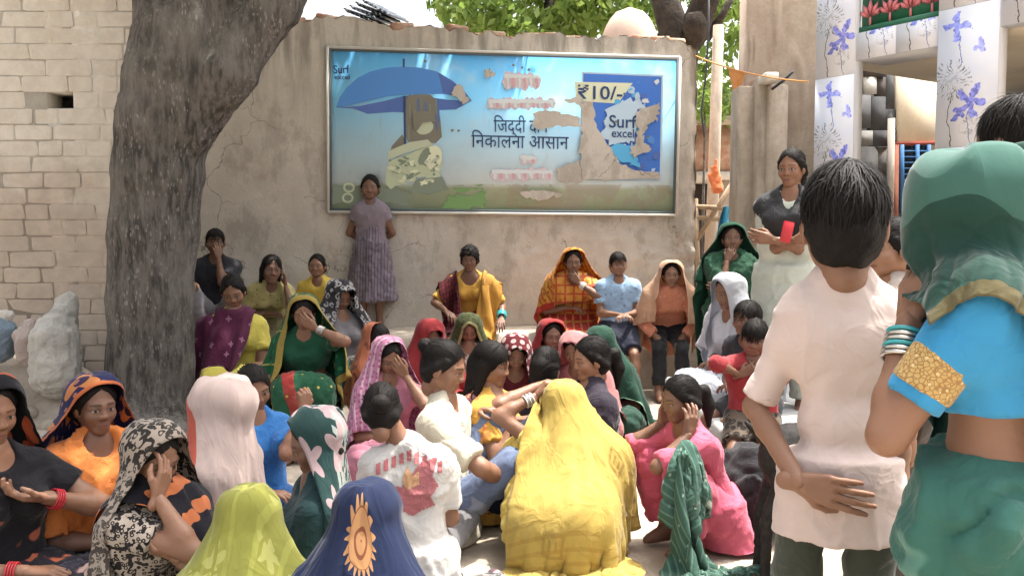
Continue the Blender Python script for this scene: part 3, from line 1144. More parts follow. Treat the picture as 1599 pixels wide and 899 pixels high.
while zz < zT - ch:
    x = xL - (row % 2) * bl * .5 + rng.uniform(-.05, .05)
    while x < xR - .02:
        w = bl * rng.choice([1, 1, 1, .52, .8])
        if x + w > xR - .03: w = xR - .004 - x
        cx_, cz_ = x + w / 2, zz + ch / 2
        inh = (cx_ + w / 2 > hx0 + .02 and cx_ - w / 2 < hx1 - .02 and hz0 - .01 < cz_ < hz1 + .01)
        if not inh and w > .05:
            o = bpy.data.objects.new('brick', protos[rng.integers(6)])
            sc.collection.objects.link(o)
            o.parent = bw
            o.location = Vector((cx_, BY + .0255 + rng.uniform(-.004, .004), cz_)) - bw.location
            o.scale = (w - .007, .03, ch - .007 + rng.uniform(-.004, .003))
            o.rotation_euler = (rng.normal(0, .012), rng.normal(0, .009), rng.normal(0, .006))
        x += w
    zz += ch
    row += 1

# ------------------------------------------------------------------ the big tree
def bark():
    t = NT('grey_flaky_bark', 0.95, 0.15)
    co = t.co()
    v = t.co(scale=(1, 1, 0.22))
    a = t.noise(v, 26, 5, 0.7)
    b = t.noise(co, 2.2, 4, 0.6)
    c = t.mix(t.step(a, 0.38, 0.62), (0.042, 0.038, 0.034), (0.122, 0.110, 0.098))
    c = t.mix(t.math('MULTIPLY', t.step(b, 0.42, 0.68), 0.5), c, (0.185, 0.17, 0.152))
    fl = t.voro(t.co(scale=(1, 1, 0.30)), 58)
    fm = t.math('MULTIPLY', t.math('LESS_THAN', t.math('ADD', fl, t.math('MULTIPLY', t.noise(co, 60, 2), .3)), 0.42), t.step(t.noise(co, 7, 3), 0.42, 0.6))
    c = t.mix(t.math('MULTIPLY', fm, 0.30), c, (0.40, 0.37, 0.33))
    t.color(c)
    t.bump(t.math('ADD', a, t.math('MULTIPLY', t.noise(co, 70, 3), .4)), 0.9, 0.025)
    return t.m


m_bark = bark()
TY = 5.5
tree_base = P(232, 711, TY)
tree = empty('tree', (tree_base[0], TY, 0))
tag(tree, 'huge old grey-barked tree forking above the crowd beside the brick wall', 'tree')
f = Field(0.024)
TP = lambda x, y, dy=0: P(x, y, TY + dy)
rad = lambda px: px * .81 / F_PX * TY
prof = [(228, 745, 96), (230, 690, 90), (231, 640, 83), (233, 560, 77), (236, 470, 75), (241, 360, 76), (247, 270, 77), (256, 190, 79), (266, 120, 80)]
for (x0_, y0_, r0_), (x1_, y1_, r1_) in zip(prof[:-1], prof[1:]):
    f.cap(TP(x0_, y0_), TP(x1_, y1_), rad(r0_), rad(r1_), .05)
f.cap(TP(266, 120), TP(268, 20, .1), rad(76), rad(64), .05)
f.cap(TP(268, 20, .1), TP(250, -160, .35), rad(64), rad(52), .05)
f.cap(TP(250, -160, .35), TP(180, -420, .6), rad(52), rad(36), .05)
f.cap(TP(300, 205, -.02), TP(352, 120, -.05), rad(42), rad(50), .10)
f.cap(TP(352, 120, -.05), TP(420, 10, .1), rad(50), rad(50), .06)
f.cap(TP(420, 10, .1), TP(520, -150, .4), rad(50), rad(42), .06)
f.cap(TP(520, -150, .4), TP(700, -330, .9), rad(42), rad(28), .06)
f.cap(TP(290, 70, .05), TP(345, -70, .2), rad(88), rad(80), .06)
for k, (dx, dy_) in enumerate([(-120, -.25), (95, -.45), (-40, -.6), (130, .15), (-130, .3)]):
    f.cap(TP(230, 650), TP(230 + dx, 722, dy_), .20, .07, .10)
Vt_, Ft_ = f.mesh()
N_ = vnormals(Vt_, Ft_)
ridge = (1 - 2 * np.abs(vnoise(Vt_ * [15, 15, 3.2] + .3 * np.stack([vnoise(Vt_ * 5, 9)] * 3, 1), 3))) * .012 + vnoise(Vt_ * [34, 34, 9], 5) * .007 + vnoise(Vt_ * 3, 6) * .012
Vt_ = Vt_ + N_ * ridge[:, None]
mk('trunk', Vt_, Ft_, m_bark, tree)
limb = MB()
A1, A2 = TP(180, -420, .6), TP(700, -330, .9)
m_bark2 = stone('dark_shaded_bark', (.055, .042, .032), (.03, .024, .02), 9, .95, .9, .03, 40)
m_leaf = leaf_mat('tree_leaf', (0.045, 0.085, 0.02), (0.09, 0.14, 0.035))
m_leaf2 = leaf_mat('pale_tree_leaf', (0.08, 0.155, 0.025), (0.20, 0.27, 0.06))


def leaf_cloud(centres, radii, n_each, size, seed, squash=.7):
    r = np.random.default_rng(seed)
    V, F = [], []
    n = 0
    for c, rad_ in zip(centres, radii):
        k = int(n_each * rad_ ** 2)
        d = r.normal(size=(k, 3)); d /= np.linalg.norm(d, axis=1)[:, None]
        p_ = np.array(c) + d * (rad_ * r.uniform(.35, 1.0, k) ** .6)[:, None] * [1, 1, squash]
        ax = r.normal(size=(k, 3)); ax /= np.linalg.norm(ax, axis=1)[:, None]
        ax[:, 2] -= .35
        bx = np.cross(ax, r.normal(size=(k, 3))); bx /= np.linalg.norm(bx, axis=1)[:, None] + 1e-9
        L = size * r.uniform(.6, 1.3, k)[:, None]
        w = L * .26
        quad = np.stack([p_ - ax * L * .5, p_ + bx * w, p_ + ax * L * .55, p_ - bx * w], 1)
        V.append(quad.reshape(-1, 3))
        F.append(np.arange(k * 4).reshape(-1, 4) + n)
        n += k * 4
    return np.vstack(V), np.vstack(F)


# crown of the big tree: overhead, out of the top of the picture; its clumps are placed to shade the left rows
cc, rr = [], []
r_ = np.random.default_rng(21)
CROWN = []          # (x, y, z, radius) of the leaf clumps: unseen, set out by where their shadow should fall
for gx_ in np.arange(-4.6, .3, .46):
    for gy_ in np.arange(1.0, 8.4, .46):
        zc_ = 4.6 + r_.uniform(-.1, .8)
        x_, y_ = gx_ + sun_dir.x / sun_dir.z * zc_, gy_ + sun_dir.y / sun_dir.z * zc_
        if gx_ > -.75: continue
        if gx_ > -1.3 and 3.0 < gy_ < 3.9 and r_.uniform() < .7: continue
        CROWN.append((x_ + r_.uniform(-.15, .15), y_ + r_.uniform(-.15, .15), zc_, r_.uniform(.36, .55)))
for c_ in CROWN:
    x, y, z, q = c_
    cc.append((x, y, z)); rr.append(q)
Vc, Fc = leaf_cloud(cc, rr, 560, .17, 5)
mk('crown', Vc, Fc, m_leaf, tree, smooth=False)
br = MB()
for k in range(14):
    e = np.array(cc[r_.integers(len(cc))])
    s = A1 if e[0] < -1.0 else A2
    mid = (s + e) / 2 + r_.normal(0, .15, 3)
    br.tube([s, (s * .6 + mid * .4), mid, (mid + e) / 2 + r_.normal(0, .06, 3), e], [.08, .065, .05, .035, .015], 7)
br.build('branch', m_bark, tree, smooth=True)

# ------------------------------------------------------------------ trees beyond the wall
def far_tree(name_label, trunk_pts, trunk_r, clumps, n_each, size, seed, mat=m_leaf2, group=None, extra=()):
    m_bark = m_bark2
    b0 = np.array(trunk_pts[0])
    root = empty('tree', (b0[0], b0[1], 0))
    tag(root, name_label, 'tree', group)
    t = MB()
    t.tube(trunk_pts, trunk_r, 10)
    for e in extra: t.tube(e[0], e[1], 7)
    t.build('trunk', m_bark, root, smooth=True)
    V, F = leaf_cloud([c[:3] for c in clumps], [c[3] for c in clumps], n_each, size, seed)
    mk('crown', V, F, mat, root, smooth=False)
    return root


r_ = np.random.default_rng(77)
cl = []
YB = 13.0
for px in range(700, 1000, 26):
    for py in range(-90, 60, 26):
        if r_.uniform() < .06: continue
        if px < 730 and py > 20 and r_.uniform() < .5: continue
        q = P(px + r_.uniform(-14, 14), py + r_.uniform(-10, 10), YB + r_.uniform(-.9, .9))
        cl.append((*q, r_.uniform(.22, .42)))
far_tree('bright green leafy tree showing above the middle of the billboard wall', [P(830, 480, YB), P(835, 200, YB), P(850, 60, YB), P(868, -60, YB)], [.16, .14, .11, .05], cl, 900, .15, 8,
         extra=[([P(850, 60, YB), P(892, 28, YB - .3), P(940, 0, YB - .5), P(985, -50, YB - .6)], [.06, .05, .04, .02]), ([P(838, 120, YB), P(780, 20, YB), P(735, -40, YB)], [.07, .05, .02])])
cl = []
for px in range(1000, 1175, 24):
    for py in range(-110, 190, 24):
        if px < 1085 and py > 70: continue
        if (1000 < px < 1075 and 0 < py < 75) and r_.uniform() < .75: continue
        if r_.uniform() < (.2 if py < 60 else .35): continue
        q = P(px + r_.uniform(-12, 12), py + r_.uniform(-10, 10), YB + 1.5 + r_.uniform(-.8, .9))
        cl.append((*q, r_.uniform(.2, .38)))
YD = 11.5
far_tree('dark-trunked forked tree beyond the right end of the billboard wall', [P(1010, 470, YD), P(1020, 200, YD), P(1045, 100, YD), P(1052, 45, YD), P(1020, -60, YD)], [.30, .27, .24, .2, .13], cl, 820, .15, 9,
         extra=[([P(1045, 100, YD), P(1083, 50, YD), P(1102, 0, YD - .2), P(1120, -70, YD - .3)], [.22, .2, .17, .1]), ([P(1088, 62, YD - .25), P(1086, 40, YD - .35), P(1084, 20, YD - .4)], [.12, .17, .09]), ([P(1102, 60, YD), P(1128, 24, YD), P(1142, -4, YD)], [.07, .05, .04])])

# pale dome behind the wall
m_dome = stone('pink_limewash', (0.62, 0.46, 0.38), (0.56, 0.42, 0.35), 3, stain=((0.4, 0.3, 0.25), 3, .3))
dc = P(983, 62, 10.2)
th_ = np.linspace(0, 1, 14)
V = []
for t_ in th_:
    zz_ = dc[2] - .5 + t_ * .86
    rr2 = .335 * math.sqrt(max(0, 1 - max(0, (t_ * .86 - .28) / .58) ** 2.2)) + 1e-4
    for k in range(28):
        a = 2 * math.pi * k / 28
        V.append((dc[0] + rr2 * math.cos(a), dc[1] + rr2 * math.sin(a), zz_))
F = [[i * 28 + k, i * 28 + (k + 1) % 28, (i + 1) * 28 + (k + 1) % 28, (i + 1) * 28 + k] for i in range(13) for k in range(28)]
shrine = empty('shrine', (dc[0], dc[1], 0))
tag(shrine, 'small shrine with a smooth pale pink dome rising behind the billboard wall', 'shrine')
mk('dome', V, F, m_dome, shrine)
MB().box((dc[0] - .42, dc[1] - .42, -.1), (dc[0] + .42, dc[1] + .42, dc[2] - .49)).build('shrine_base', m_dome, shrine)

# stack of corrugated sheets lying on the wall top
m_tin = flat('weathered_tin', col=(0.16, 0.19, 0.24), rough=.5)
m_tind = flat('dark_tin', col=(0.035, 0.04, 0.05), rough=.5)
sheets = empty('roofing_sheets', P(575, 34, 8.4))
tag(sheets, 'dark corrugated roofing sheets lying tilted on top of the plastered wall', 'roofing sheets')
for k in range(4):
    nA, nB = 24, 6
    A_, B_ = P(536 + k * 9, 14 - k * 3.0, 8.35), P(580 + k * 9, 33 - k * 1.5, 8.2)
    dv = B_ - A_
    up = np.array([.12, .55, .06])
    V = []
    for j in range(nB):
        for i in range(nA):
            u_ = i / (nA - 1)
            V.append(A_ + dv * u_ + up * j / (nB - 1) + np.array([0, 0, .014 * math.sin(u_ * 38) + .012 * k]))
    sh = mk('sheet', V, grid_faces(nB, nA), m_tin if k % 2 else m_tind, sheets)
    md = sh.modifiers.new('th', 'SOLIDIFY'); md.thickness = .006

# ------------------------------------------------------------------ old brick and plaster house, right of the gap
m_old = stone('old_house_plaster', (0.47, 0.385, 0.31), (0.40, 0.315, 0.25), 3.5, .95, .5, .015, 34, stain=((0.30, 0.22, 0.17), 2.2, .55))
m_grey = stone('grey_cement_strip', (0.42, 0.355, 0.285), (0.34, 0.28, 0.22), 4, .95, .5, .02, 30, stain=((0.16, 0.14, 0.12), 3, .5))
house = empty('old_house', (P(1220, 500, 8.0)[0], 7.8, 0))
tag(house, 'tall old house with crumbling brown plaster and grey cement posts behind the standing girl', 'house')
xa = P(1166, 200, 7.9)[0]
nA, nB = 70, 110
V = []
for j in range(nB):
    for i in range(nA):
        s = i / (nA - 1) * 1.12
        z = j / (nB - 1) * 4.4 - .1
        V.append((xa + s * .93 + 0.02 * math.sin(z * 9) * (i < 3), 7.9 - s * .30, z))
V = np.array(V)
nn_ = vnoise(V * 2.2, 4) * .008 + vnoise(V * 8, 5) * .006 + (np.abs(vnoise(V * [5, 5, 1.2], 7)) < .12) * -.012
V[:, 1] += nn_
mk('plaster_face', V, grid_faces(nB, nA), m_old, house)
MB().box((xa + .01, 7.93, -.1), (xa + .95, 8.25, 4.3)).build('wall', m_old, house)
for (px, w_, y0_, dz) in ((1165, .17, 7.78, 134), (1190, .10, 7.66, 118), (1213, .17, 7.60, 132)):
    q = P(px, 300, y0_)
    zt = P(px, dz, y0_)[2] 
    MB().box((q[0] - w_ / 2, q[1], -.1), (q[0] + w_ / 2, q[1] + .26, zt), bev=.015).build('cement_post', m_grey, house)
q = P(1203, 121, 7.5)
MB().box((q[0] - .055, q[1] - .05, q[2] - .035), (q[0] + .055, q[1] + .3, q[2] + .035), bev=.008).build('projecting_stone', flat('chalk_white', col=(.7, .66, .58)), house)
MB().tube([P(1205, 140, 7.5), P(1225, 125, 7.45), P(1238, 112, 7.4)], .012, 6).build('bracket', m_tind, house)

# ------------------------------------------------------------------ things seen through the gap
fy = 15.0
fh = empty('far_house', (P(1130, 400, fy)[0], fy, 0))
tag(fh, 'distant brown house with a flat roof slab seen through the gap', 'house')
x0_, x1_ = P(1040, 300, fy)[0], P(1200, 300, fy)[0]
zr, zb = P(1100, 186, fy)[2], P(1100, 268, fy)[2]
MB().box((x0_, fy, zb), (x1_, fy + 3, zr - .1)).build('wall', m_redbrick, fh)
MB().box((x0_ - .2, fy - .3, zr - .1), (x1_ + .2, fy + 3.1, zr + .02)).build('roof_slab', m_cem, fh)
MB().box((x0_, fy - .05, zb - .14), (x1_, fy + 3, zb - .002)).build('lintel', m_wmort, fh)
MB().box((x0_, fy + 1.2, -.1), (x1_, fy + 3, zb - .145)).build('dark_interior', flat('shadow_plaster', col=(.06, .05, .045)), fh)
MB().box((P(1128, 300, fy)[0], fy, -.1), (P(1215, 300, fy)[0], fy + .4, zb - .145)).build('lower_wall', m_old, fh)
nby = 18.0
wh = empty('white_house', (P(1110, 150, nby)[0], nby, 0))
tag(wh, 'white upper storey of a house far behind the gap, among green leaves', 'house')
MB().box((P(1060, 150, nby)[0], nby, -.1), (P(1150, 150, nby)[0], nby + 3, P(1100, 95, nby)[2])).build('wall', flat('limewash_white', col=(.72, .7, .66)), wh)
MB().box((P(1118, 150, nby)[0], nby - .04, P(1100, 170, nby)[2]), (P(1138, 150, nby)[0], nby + .01, P(1100, 130, nby)[2])).build('window', m_tind, wh)
q0, q1 = P(1104, 520, 10.5), P(1122, 40, 10.5)
MB().tube([q0, q0 * .5 + q1 * .5 + np.array([.01, 0, 0]), q1], [.075, .07, .062], 10).build('concrete_pole', m_grey, loc=q0, smooth=True)
tag(bpy.data.objects['concrete_pole'], 'grey concrete electricity pole standing in the gap beside the billboard wall', 'pole')
q0, q1 = P(1114, 62, 10.2), P(1094, 190, 10.0)
wr = MB().tube([P(1107, -20, 9.5), P(1106, 60, 9.5), P(1102, 120, 9.5), P(1095, 175, 9.5), P(1100, 215, 9.5)], .011, 6).build('black_cable', m_tind, loc=P(1106, 60, 9.5), smooth=True)
tag(wr, 'thin black cable hanging down in front of the white house', 'cable')
cl = [(*P(1098, 150, 11.0), .14), (*P(1110, 165, 11), .15), (*P(1092, 170, 11), .13), (*P(1104, 180, 11), .12)]
sap = empty('sapling', (P(1100, 300, 11)[0], 11, 0)); tag(sap, 'small bright green sapling growing in the gap beside the pole', 'sapling')
V, F = leaf_cloud([c[:3] for c in cl], [c[3] for c in cl], 2600, .08, 12); mk('foliage', V, F, m_leaf2, sap, smooth=False)
MB().tube([P(1099, 520, 11), P(1098, 330, 11), P(1101, 170, 11)], [.025, .02, .01], 6).build('stem', m_bark, sap, smooth=True)
# rope with an orange flag
ra, rb_ = onwall(1084, 78) - WN * .15, P(1262, 128, 6.9)
pts = [ra + (rb_ - ra) * t_ + np.array([0, 0, -.05 * 4 * t_ * (1 - t_)]) for t_ in np.linspace(0, 1, 14)]
rope = MB().tube(pts, .007, 6).build('rope', flat('orange_rope', col=(.62, .30, .10)), loc=ra, smooth=True)
tag(rope, 'orange rope stretched from the wall corner to the old house', 'rope')
fa = pts[5]; fb = pts[7]
V = []
for j in range(10):
    for i in range(8):
        u_, v_ = i / 7, j / 9
        w_ = 1 - v_ * .75
        V.append(fa + (fb - fa) * (.5 + (u_ - .5) * w_) + np.array([0, .03 * math.sin(u_ * 7 + v_ * 3) * v_, -.22 * v_]))
fl = mk('flag', V, grid_faces(10, 8), fabric('saffron_flag', (.75, .30, .08)), loc=fa)
tag(fl, 'small saffron pennant flag hanging from the orange rope', 'flag')
# bundle of poles, charpai frame, blue tarp
m_wood = stone('bare_wood', (0.34, 0.25, 0.17), (0.24, 0.17, 0.11), 14)
cot = empty('rope_cot', (P(1112, 400, 9.4)[0], 9.4, 0)); tag(cot, 'wooden rope cot stood on edge in the gap under the orange bundle', 'cot')
for (a, b) in (((1070, 322), (1150, 326)), ((1070, 338), (1150, 345)), ((1088, 375), (1146, 282)), ((1086, 310), (1092, 480)), ((1142, 310), (1140, 480))):
    MB().tube([P(*a, 9.4), P(*b, 9.4)], .026, 8).build('cot_pole', m_wood, cot, smooth=True)
bun = Field(.02)
for k in range(4):
    a = P(1108 + k * 5, 262 - 4 * (k % 3) * 3, 9.35); bun.cap(a + np.array([0, 0, -.08]), P(1116 + 3 * k, 296, 9.3), .02, .035, .03)
V, F = bun.mesh(); V = folds(V, F, .008, 20, 12, 3)
bo = mk('cloth_bundle', V, F, fabric('orange_bundle', (.55, .16, .06)), loc=P(1120, 292, 9.3)); tag(bo, 'bright orange cloth bundle lying on the cot in the gap', 'bundle')
nA, nB = 16, 22
V = []
for j in range(nB):
    for i in range(nA):
        u_, v_ = i / (nA - 1), j / (nB - 1)
        q = P(1134 - 42 * u_ * (.35 + .65 * v_) + 12 * (1 - v_), 322 + 110 * v_, 9.0)
        V.append(q + np.array([0, .06 * math.sin(u_ * 9 + v_ * 4) + .03 * math.sin(v_ * 11), 0]))
tp = mk('tarpaulin', V, grid_faces(nB, nA), flat('blue_tarp', col=(.05, .28, .45), rough=.45), loc=P(1110, 430, 9)); tag(tp, 'blue tarpaulin hanging in the gap behind the green-veiled woman', 'tarpaulin')

# ------------------------------------------------------------------ tiled house on the right
FA, FD = np.array([2.18, 6.49, 0]), nrm((.2, -.3, 0))       # facade line, running towards the camera
FN = nrm(np.cross((0, 0, 1.0), FD)); FN = FN if FN[0] < 0 else -FN     # outward (towards the square)


def fpos(px):
    u = (px - 799.5) / F_PX
    # intersection of the sight line's ground track with the facade line
    s = (u * FA[1] - FA[0]) / (FD[0] - u * FD[1])
    return s


def fz(px, py):
    s = fpos(px); q = FA + FD * s
    return P(px, py, q[1])[2]


def tile_mat():
    t = NT('floral_wall_tile', 0.22, 0.5)
    co0 = t.co('UV')
    wv = t.noise(co0, 14, 3, out='Color')
    co = t.vmath('ADD', co0, t.vmath('MULTIPLY', t.vmath('SUBTRACT', wv, (.5, .5, .5)), (.075, .075, 0)))
    base = t.mix(t.step(t.noise(co, 2.5, 3), .4, .65), (0.74, 0.75, 0.80), (0.66, 0.69, 0.80))

    def flower(c, cx, cz, r, n, ph, colr, lim=None):
        d = t.xyz(t.vmath('SUBTRACT', co, (cx, cz, 0)))
        an = t.math('ARCTAN2', d[1], d[0])
        rr = t.vmath('LENGTH', t.vmath('SUBTRACT', co, (cx, cz, 0)))
        w = t.noise(co, 26, 3)
        pet = t.math('MULTIPLY_ADD', t.math('COSINE', t.math('ADD', t.math('MULTIPLY', an, n), ph)), .34, .58)
        pet = t.math('ADD', pet, t.math('MULTIPLY', t.math('SUBTRACT', w, .5), .9))
        m = t.math('LESS_THAN', rr, t.math('MULTIPLY', pet, r))
        k = t.step(t.noise(co, 40, 3), .35, .6)
        return t.mix(m, c, t.mix(k, colr, tuple(min(1, x * 1.9 + .08) for x in colr)))

    def dandelion(c, cx, cz, r):
        d = t.xyz(t.vmath('SUBTRACT', co, (cx, cz, 0)))
        an = t.math('ARCTAN2', d[1], d[0])
        rr = t.vmath('LENGTH', t.vmath('SUBTRACT', co, (cx, cz, 0)))
        sp = t.math('GREATER_THAN', t.math('COSINE', t.math('MULTIPLY', an, 26)), .45)
        ring = t.math('MULTIPLY', t.math('LESS_THAN', rr, r), t.math('MULTIPLY', sp, t.step(t.noise(co, 30, 3), .42, .6)))
        return t.mix(t.math('MULTIPLY', ring, .8), c, (.07, .07, .06))
    c = base
    c = dandelion(c, .10, .42, .125)
    c = dandelion(c, .22, .12, .06)
    c = flower(c, .225, .27, .125, 5, .6, (.13, .15, .50))
    c = flower(c, .15, .20, .05, 3, 1.6, (.10, .12, .42))
    c = flower(c, .12, .74, .10, 4, 0, (.15, .17, .52))
    c = flower(c, .27, .60, .05, 3, 2, (.2, .21, .5))
    # stems
    x = t.xyz(co)
    wob = t.math('MULTIPLY', t.math('SINE', t.math('MULTIPLY', x[1], 9)), .03)
    for x0_, lo, hi, cl_ in ((.235, 0, .22, (.25, .28, .5)), (.11, 0, .36, (.14, .14, .12)), (.13, .5, .7, (.2, .24, .5))):
        dd = t.math('ABSOLUTE', t.math('SUBTRACT', t.math('ADD', x[0], wob), x0_))
        m = t.math('MULTIPLY', t.math('LESS_THAN', dd, .004), t.math('MULTIPLY', t.math('GREATER_THAN', x[1], lo), t.math('LESS_THAN', x[1], hi)))
        c = t.mix(m, c, cl_)
    t.color(c)
    t.bump(t.noise(co, 12, 2), .04, .004)
    return t.m


m_tile = tile_mat()
th_house = empty('tiled_house', FA + FD * .2)
tag(th_house, 'house front covered in white floral tiles with blue flowers and a green lotus parapet', 'house')
m_grout = flat('tile_grout', col=(.55, .55, .56))


def tile_plane(s0_, s1_, z0_, z1_, tw, tz, off, sidewise=None):
    """core plus individual tiles with open joints on the facade between s0..s1, z0..z1"""
    core = MB()
    q = [FA + FD * s0_ + np.array([0, 0, z0_]), FA + FD * s1_ + np.array([0, 0, z0_]), FA + FD * s1_ + np.array([0, 0, z1_]), FA + FD * s0_ + np.array([0, 0, z1_])]
    core.prism([x + FN * off for x in q], -FN * (.09 if off == 0 else .32))
    core.build('wall_core', m_grout, th_house)
    z = z0_
    while z < z1_ - .02:
        ze = min(z + tz, z1_)
        s = s0_
        while s < s1_ - .02:
            se = min(s + tw, s1_)
            a = FA + FD * (s + .0015) + FN * (off + .008)
            b = FA + FD * (se - .0015) + FN * (off + .008)
            V, uv = [], []
            for pt, uu in ((a, 0), (b, se - s)):
                for z_ in (z + .0015, ze - .0015):
                    V.append(pt + np.array([0, 0, z_])); uv.append((uu, z_ - z))
            V += [v - FN * .0075 for v in V]; uv += uv
            F = [[0, 2, 3, 1], [4, 5, 7, 6], [0, 1, 5, 4], [2, 6, 7, 3], [1, 3, 7, 5], [0, 4, 6, 2]]
            a_, b_, c_ = [np.array(V[i]) for i in F[0][:3]]
            if np.cross(b_ - a_, c_ - a_) @ FN < 0: F = [f_[::-1] for f_ in F]
            mk('tile', V, F, m_tile, th_house, smooth=False, uv=uv)
            s = se
        z = ze


sp0, sp1 = fpos(1268), fpos(1328)
sq0, sq1 = fpos(1455), fpos(1549)
zb0 = fz(1330, 95)
zbt = fz(1338, 50)
TZ = .86
tile_plane(sp0, sp1, -.1 + .0, 4.2, sp1 - sp0, TZ, 0.0)
tile_plane(sq0, sq1, -.1 + .30, 4.2, sq1 - sq0, TZ, 0.0)
s_end = sq1 + 2.2
tile_plane(sp1 + .001, sq0 - .001, zb0, zbt, (sq0 - sp1) * .5, .5, -.012)
tile_plane(sq1 + .001, s_end, fz(1570, 38), 4.2, .6, TZ, -.012)
# pillar inner sides
# green parapet with pink lotuses
m_green = flat('green_enamel', col=(.03, .16, .09), rough=.4)
m_lot = flat('lotus_pink', col=(.62, .20, .22), rough=.5)
s_m0, s_m1 = sp1 + .002, sq0 - .002
q = lambda s, z, off: FA + FD * s + FN * off + np.array([0, 0, z])
MB().prism([q(s_m0, zbt + .002, -.06), q(s_m1, zbt + .002, -.06), q(s_m1, 4.1, -.06), q(s_m0, 4.1, -.06)], -FN * .05).build('parapet_panel', m_green, th_house)
for zz_ in (zbt + .02, zbt + .335):
    MB().prism([q(s_m0, zz_ - .015, -.03), q(s_m1, zz_ - .015, -.03), q(s_m1, zz_ + .02, -.03), q(s_m0, zz_ + .02, -.03)], -FN * .031).build('parapet_rail', m_green, th_house)
nl = 4
for k in range(nl):
    s = s_m0 + (s_m1 - s_m0) * (k + .5) / nl
    lot = MB()
    for (dx, ang, hgt) in ((0, 0, .125), (-.02, -.5, .11), (.02, .5, .11), (-.035, -.95, .09), (.035, .95, .09)):
        c0 = q(s + dx * .4, zbt + .10, -.045)
        tip = c0 + FD * math.sin(ang) * hgt + np.array([0, 0, math.cos(ang) * hgt])
        sd = FD * math.cos(ang) * .022 + np.array([0, 0, -math.sin(ang) * .022])
        md_ = (c0 + tip) / 2
        lot.add([c0, md_ + sd, tip, md_ - sd, md_ + FN * (.022 + .004 * abs(ang))], [[0, 1, 4], [1, 2, 4], [2, 3, 4], [3, 0, 4], [0, 3, 2, 1]])
    lot.build('lotus_relief', m_lot, th_house)
    MB().tube([q(s, zbt + .045, -.045), q(s, zbt + .10, -.045)], .008, 6).build('lotus_stem', m_lot, th_house)
# soffit over the opening, back wall of the porch with dark stone cladding
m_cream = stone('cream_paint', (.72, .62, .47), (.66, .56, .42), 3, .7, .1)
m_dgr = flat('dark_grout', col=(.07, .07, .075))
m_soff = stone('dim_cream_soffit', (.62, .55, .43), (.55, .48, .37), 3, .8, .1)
pb = 3.0     # porch depth
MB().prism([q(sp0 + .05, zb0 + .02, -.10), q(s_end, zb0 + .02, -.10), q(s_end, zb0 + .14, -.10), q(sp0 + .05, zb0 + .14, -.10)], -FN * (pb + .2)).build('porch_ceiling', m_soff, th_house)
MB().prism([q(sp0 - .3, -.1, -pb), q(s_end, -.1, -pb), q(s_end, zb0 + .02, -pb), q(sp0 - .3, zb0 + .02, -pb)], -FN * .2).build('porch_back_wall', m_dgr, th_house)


SW = sp0 - .30       # far side wall of the porch, square to the front


def backpt(px, py, off=0.0):
    u, v = (px - 799.5) / F_PX, (449.5 - py) / F_PX
    d = np.array([u, CP + v * SP, -SP + v * CP]); c = np.array([0, 0, CAM_Z]); p0 = FA + FD * (SW + off)
    return c + d * (((p0 - c) @ FD) / (d @ FD))


m_st = [stone('slate_dark', (.055, .058, .062), (.085, .085, .09), 6), stone('slate_mid', (.13, .13, .13), (.09, .09, .095), 5), stone('slate_light', (.24, .235, .22), (.17, .17, .165), 7), stone('slate_white', (.55, .53, .5), (.47, .45, .43), 5), stone('slate_brown', (.10, .08, .07), (.07, .06, .055), 5)]
stones = [(1322, 98, 1353, 146, 0), (1354, 98, 1384, 120, 4), (1352, 120, 1369, 147, 3), (1370, 121, 1383, 150, 4), (1384, 104, 1408, 170, 1), (1320, 148, 1360, 200, 1), (1361, 151, 1383, 203, 0), (1384, 172, 1400, 203, 0),
          (1314, 202, 1333, 256, 3), (1334, 204, 1363, 227, 2), (1364, 204, 1400, 228, 0), (1330, 229, 1371, 290, 1), (1372, 230, 1400, 290, 2), (1310, 258, 1329, 310, 0), (1310, 292, 1360, 330, 2), (1362, 292, 1400, 340, 1),
          (1542, 56, 1566, 84, 3), (1568, 60, 1620, 84, 4), (1542, 86, 1580, 190, 1), (1582, 86, 1605, 150, 0), (1582, 152, 1620, 200, 2), (1532, 192, 1580, 260, 0), (1582, 202, 1625, 260, 1), (1606, 86, 1640, 150, 3)]
for k, (a, b, c_, d_, mi_) in enumerate(stones):
    t_ = .02 + .012 * ((k * 7) % 4)
    pt = [backpt(a, d_, t_), backpt(c_, d_, t_), backpt(c_, b, t_), backpt(a, b, t_)]
    sl = MB().prism(pt, -FD * t_)
    sl.build('cladding_stone', m_st[mi_], th_house)
# cream side wall with the doorway and blue barred window
pt = [backpt(1404, 270, .06), backpt(1470, 270, .06), backpt(1470, 100, .06), backpt(1404, 108, .06)]
MB().prism(pt, -FD * .05).build('cream_wall_panel', m_cream, th_house)
pt = [backpt(1398, 222, .075), backpt(1470, 220, .075), backpt(1470, 226, .075), backpt(1398, 228, .075)]
MB().prism(pt, -FD * .06).build('window_lintel', stone('red_oxide', (.30, .07, .05), (.24, .06, .045), 6), th_house)
m_blue = flat('blue_paint', col=(.06, .2, .46), rough=.4)
win = mk('window', [backpt(1406, 330, .066), backpt(1450, 330, .066), backpt(1450, 227, .066), backpt(1406, 228, .066)], [[0, 1, 2, 3]], flat('window_dark', col=(.015, .02, .03), rough=.2), th_house, smooth=False)
for px in (1408, 1432, 1450):
    MB().tube([backpt(px, 330, .08), backpt(px, 226, .08)], .02, 6).build('window_frame', m_blue, win)
for py in range(236, 330, 9):
    MB().tube([backpt(1408, py, .08), backpt(1450, py, .08)], .006, 5).build('window_bar', m_blue, win)
dp = MB().tube([backpt(1392, 185, .12), backpt(1388, 420, .12)], .028, 10).build('porch_pipe', flat('pale_pipe', col=(.5, .45, .4)), th_house, smooth=True)
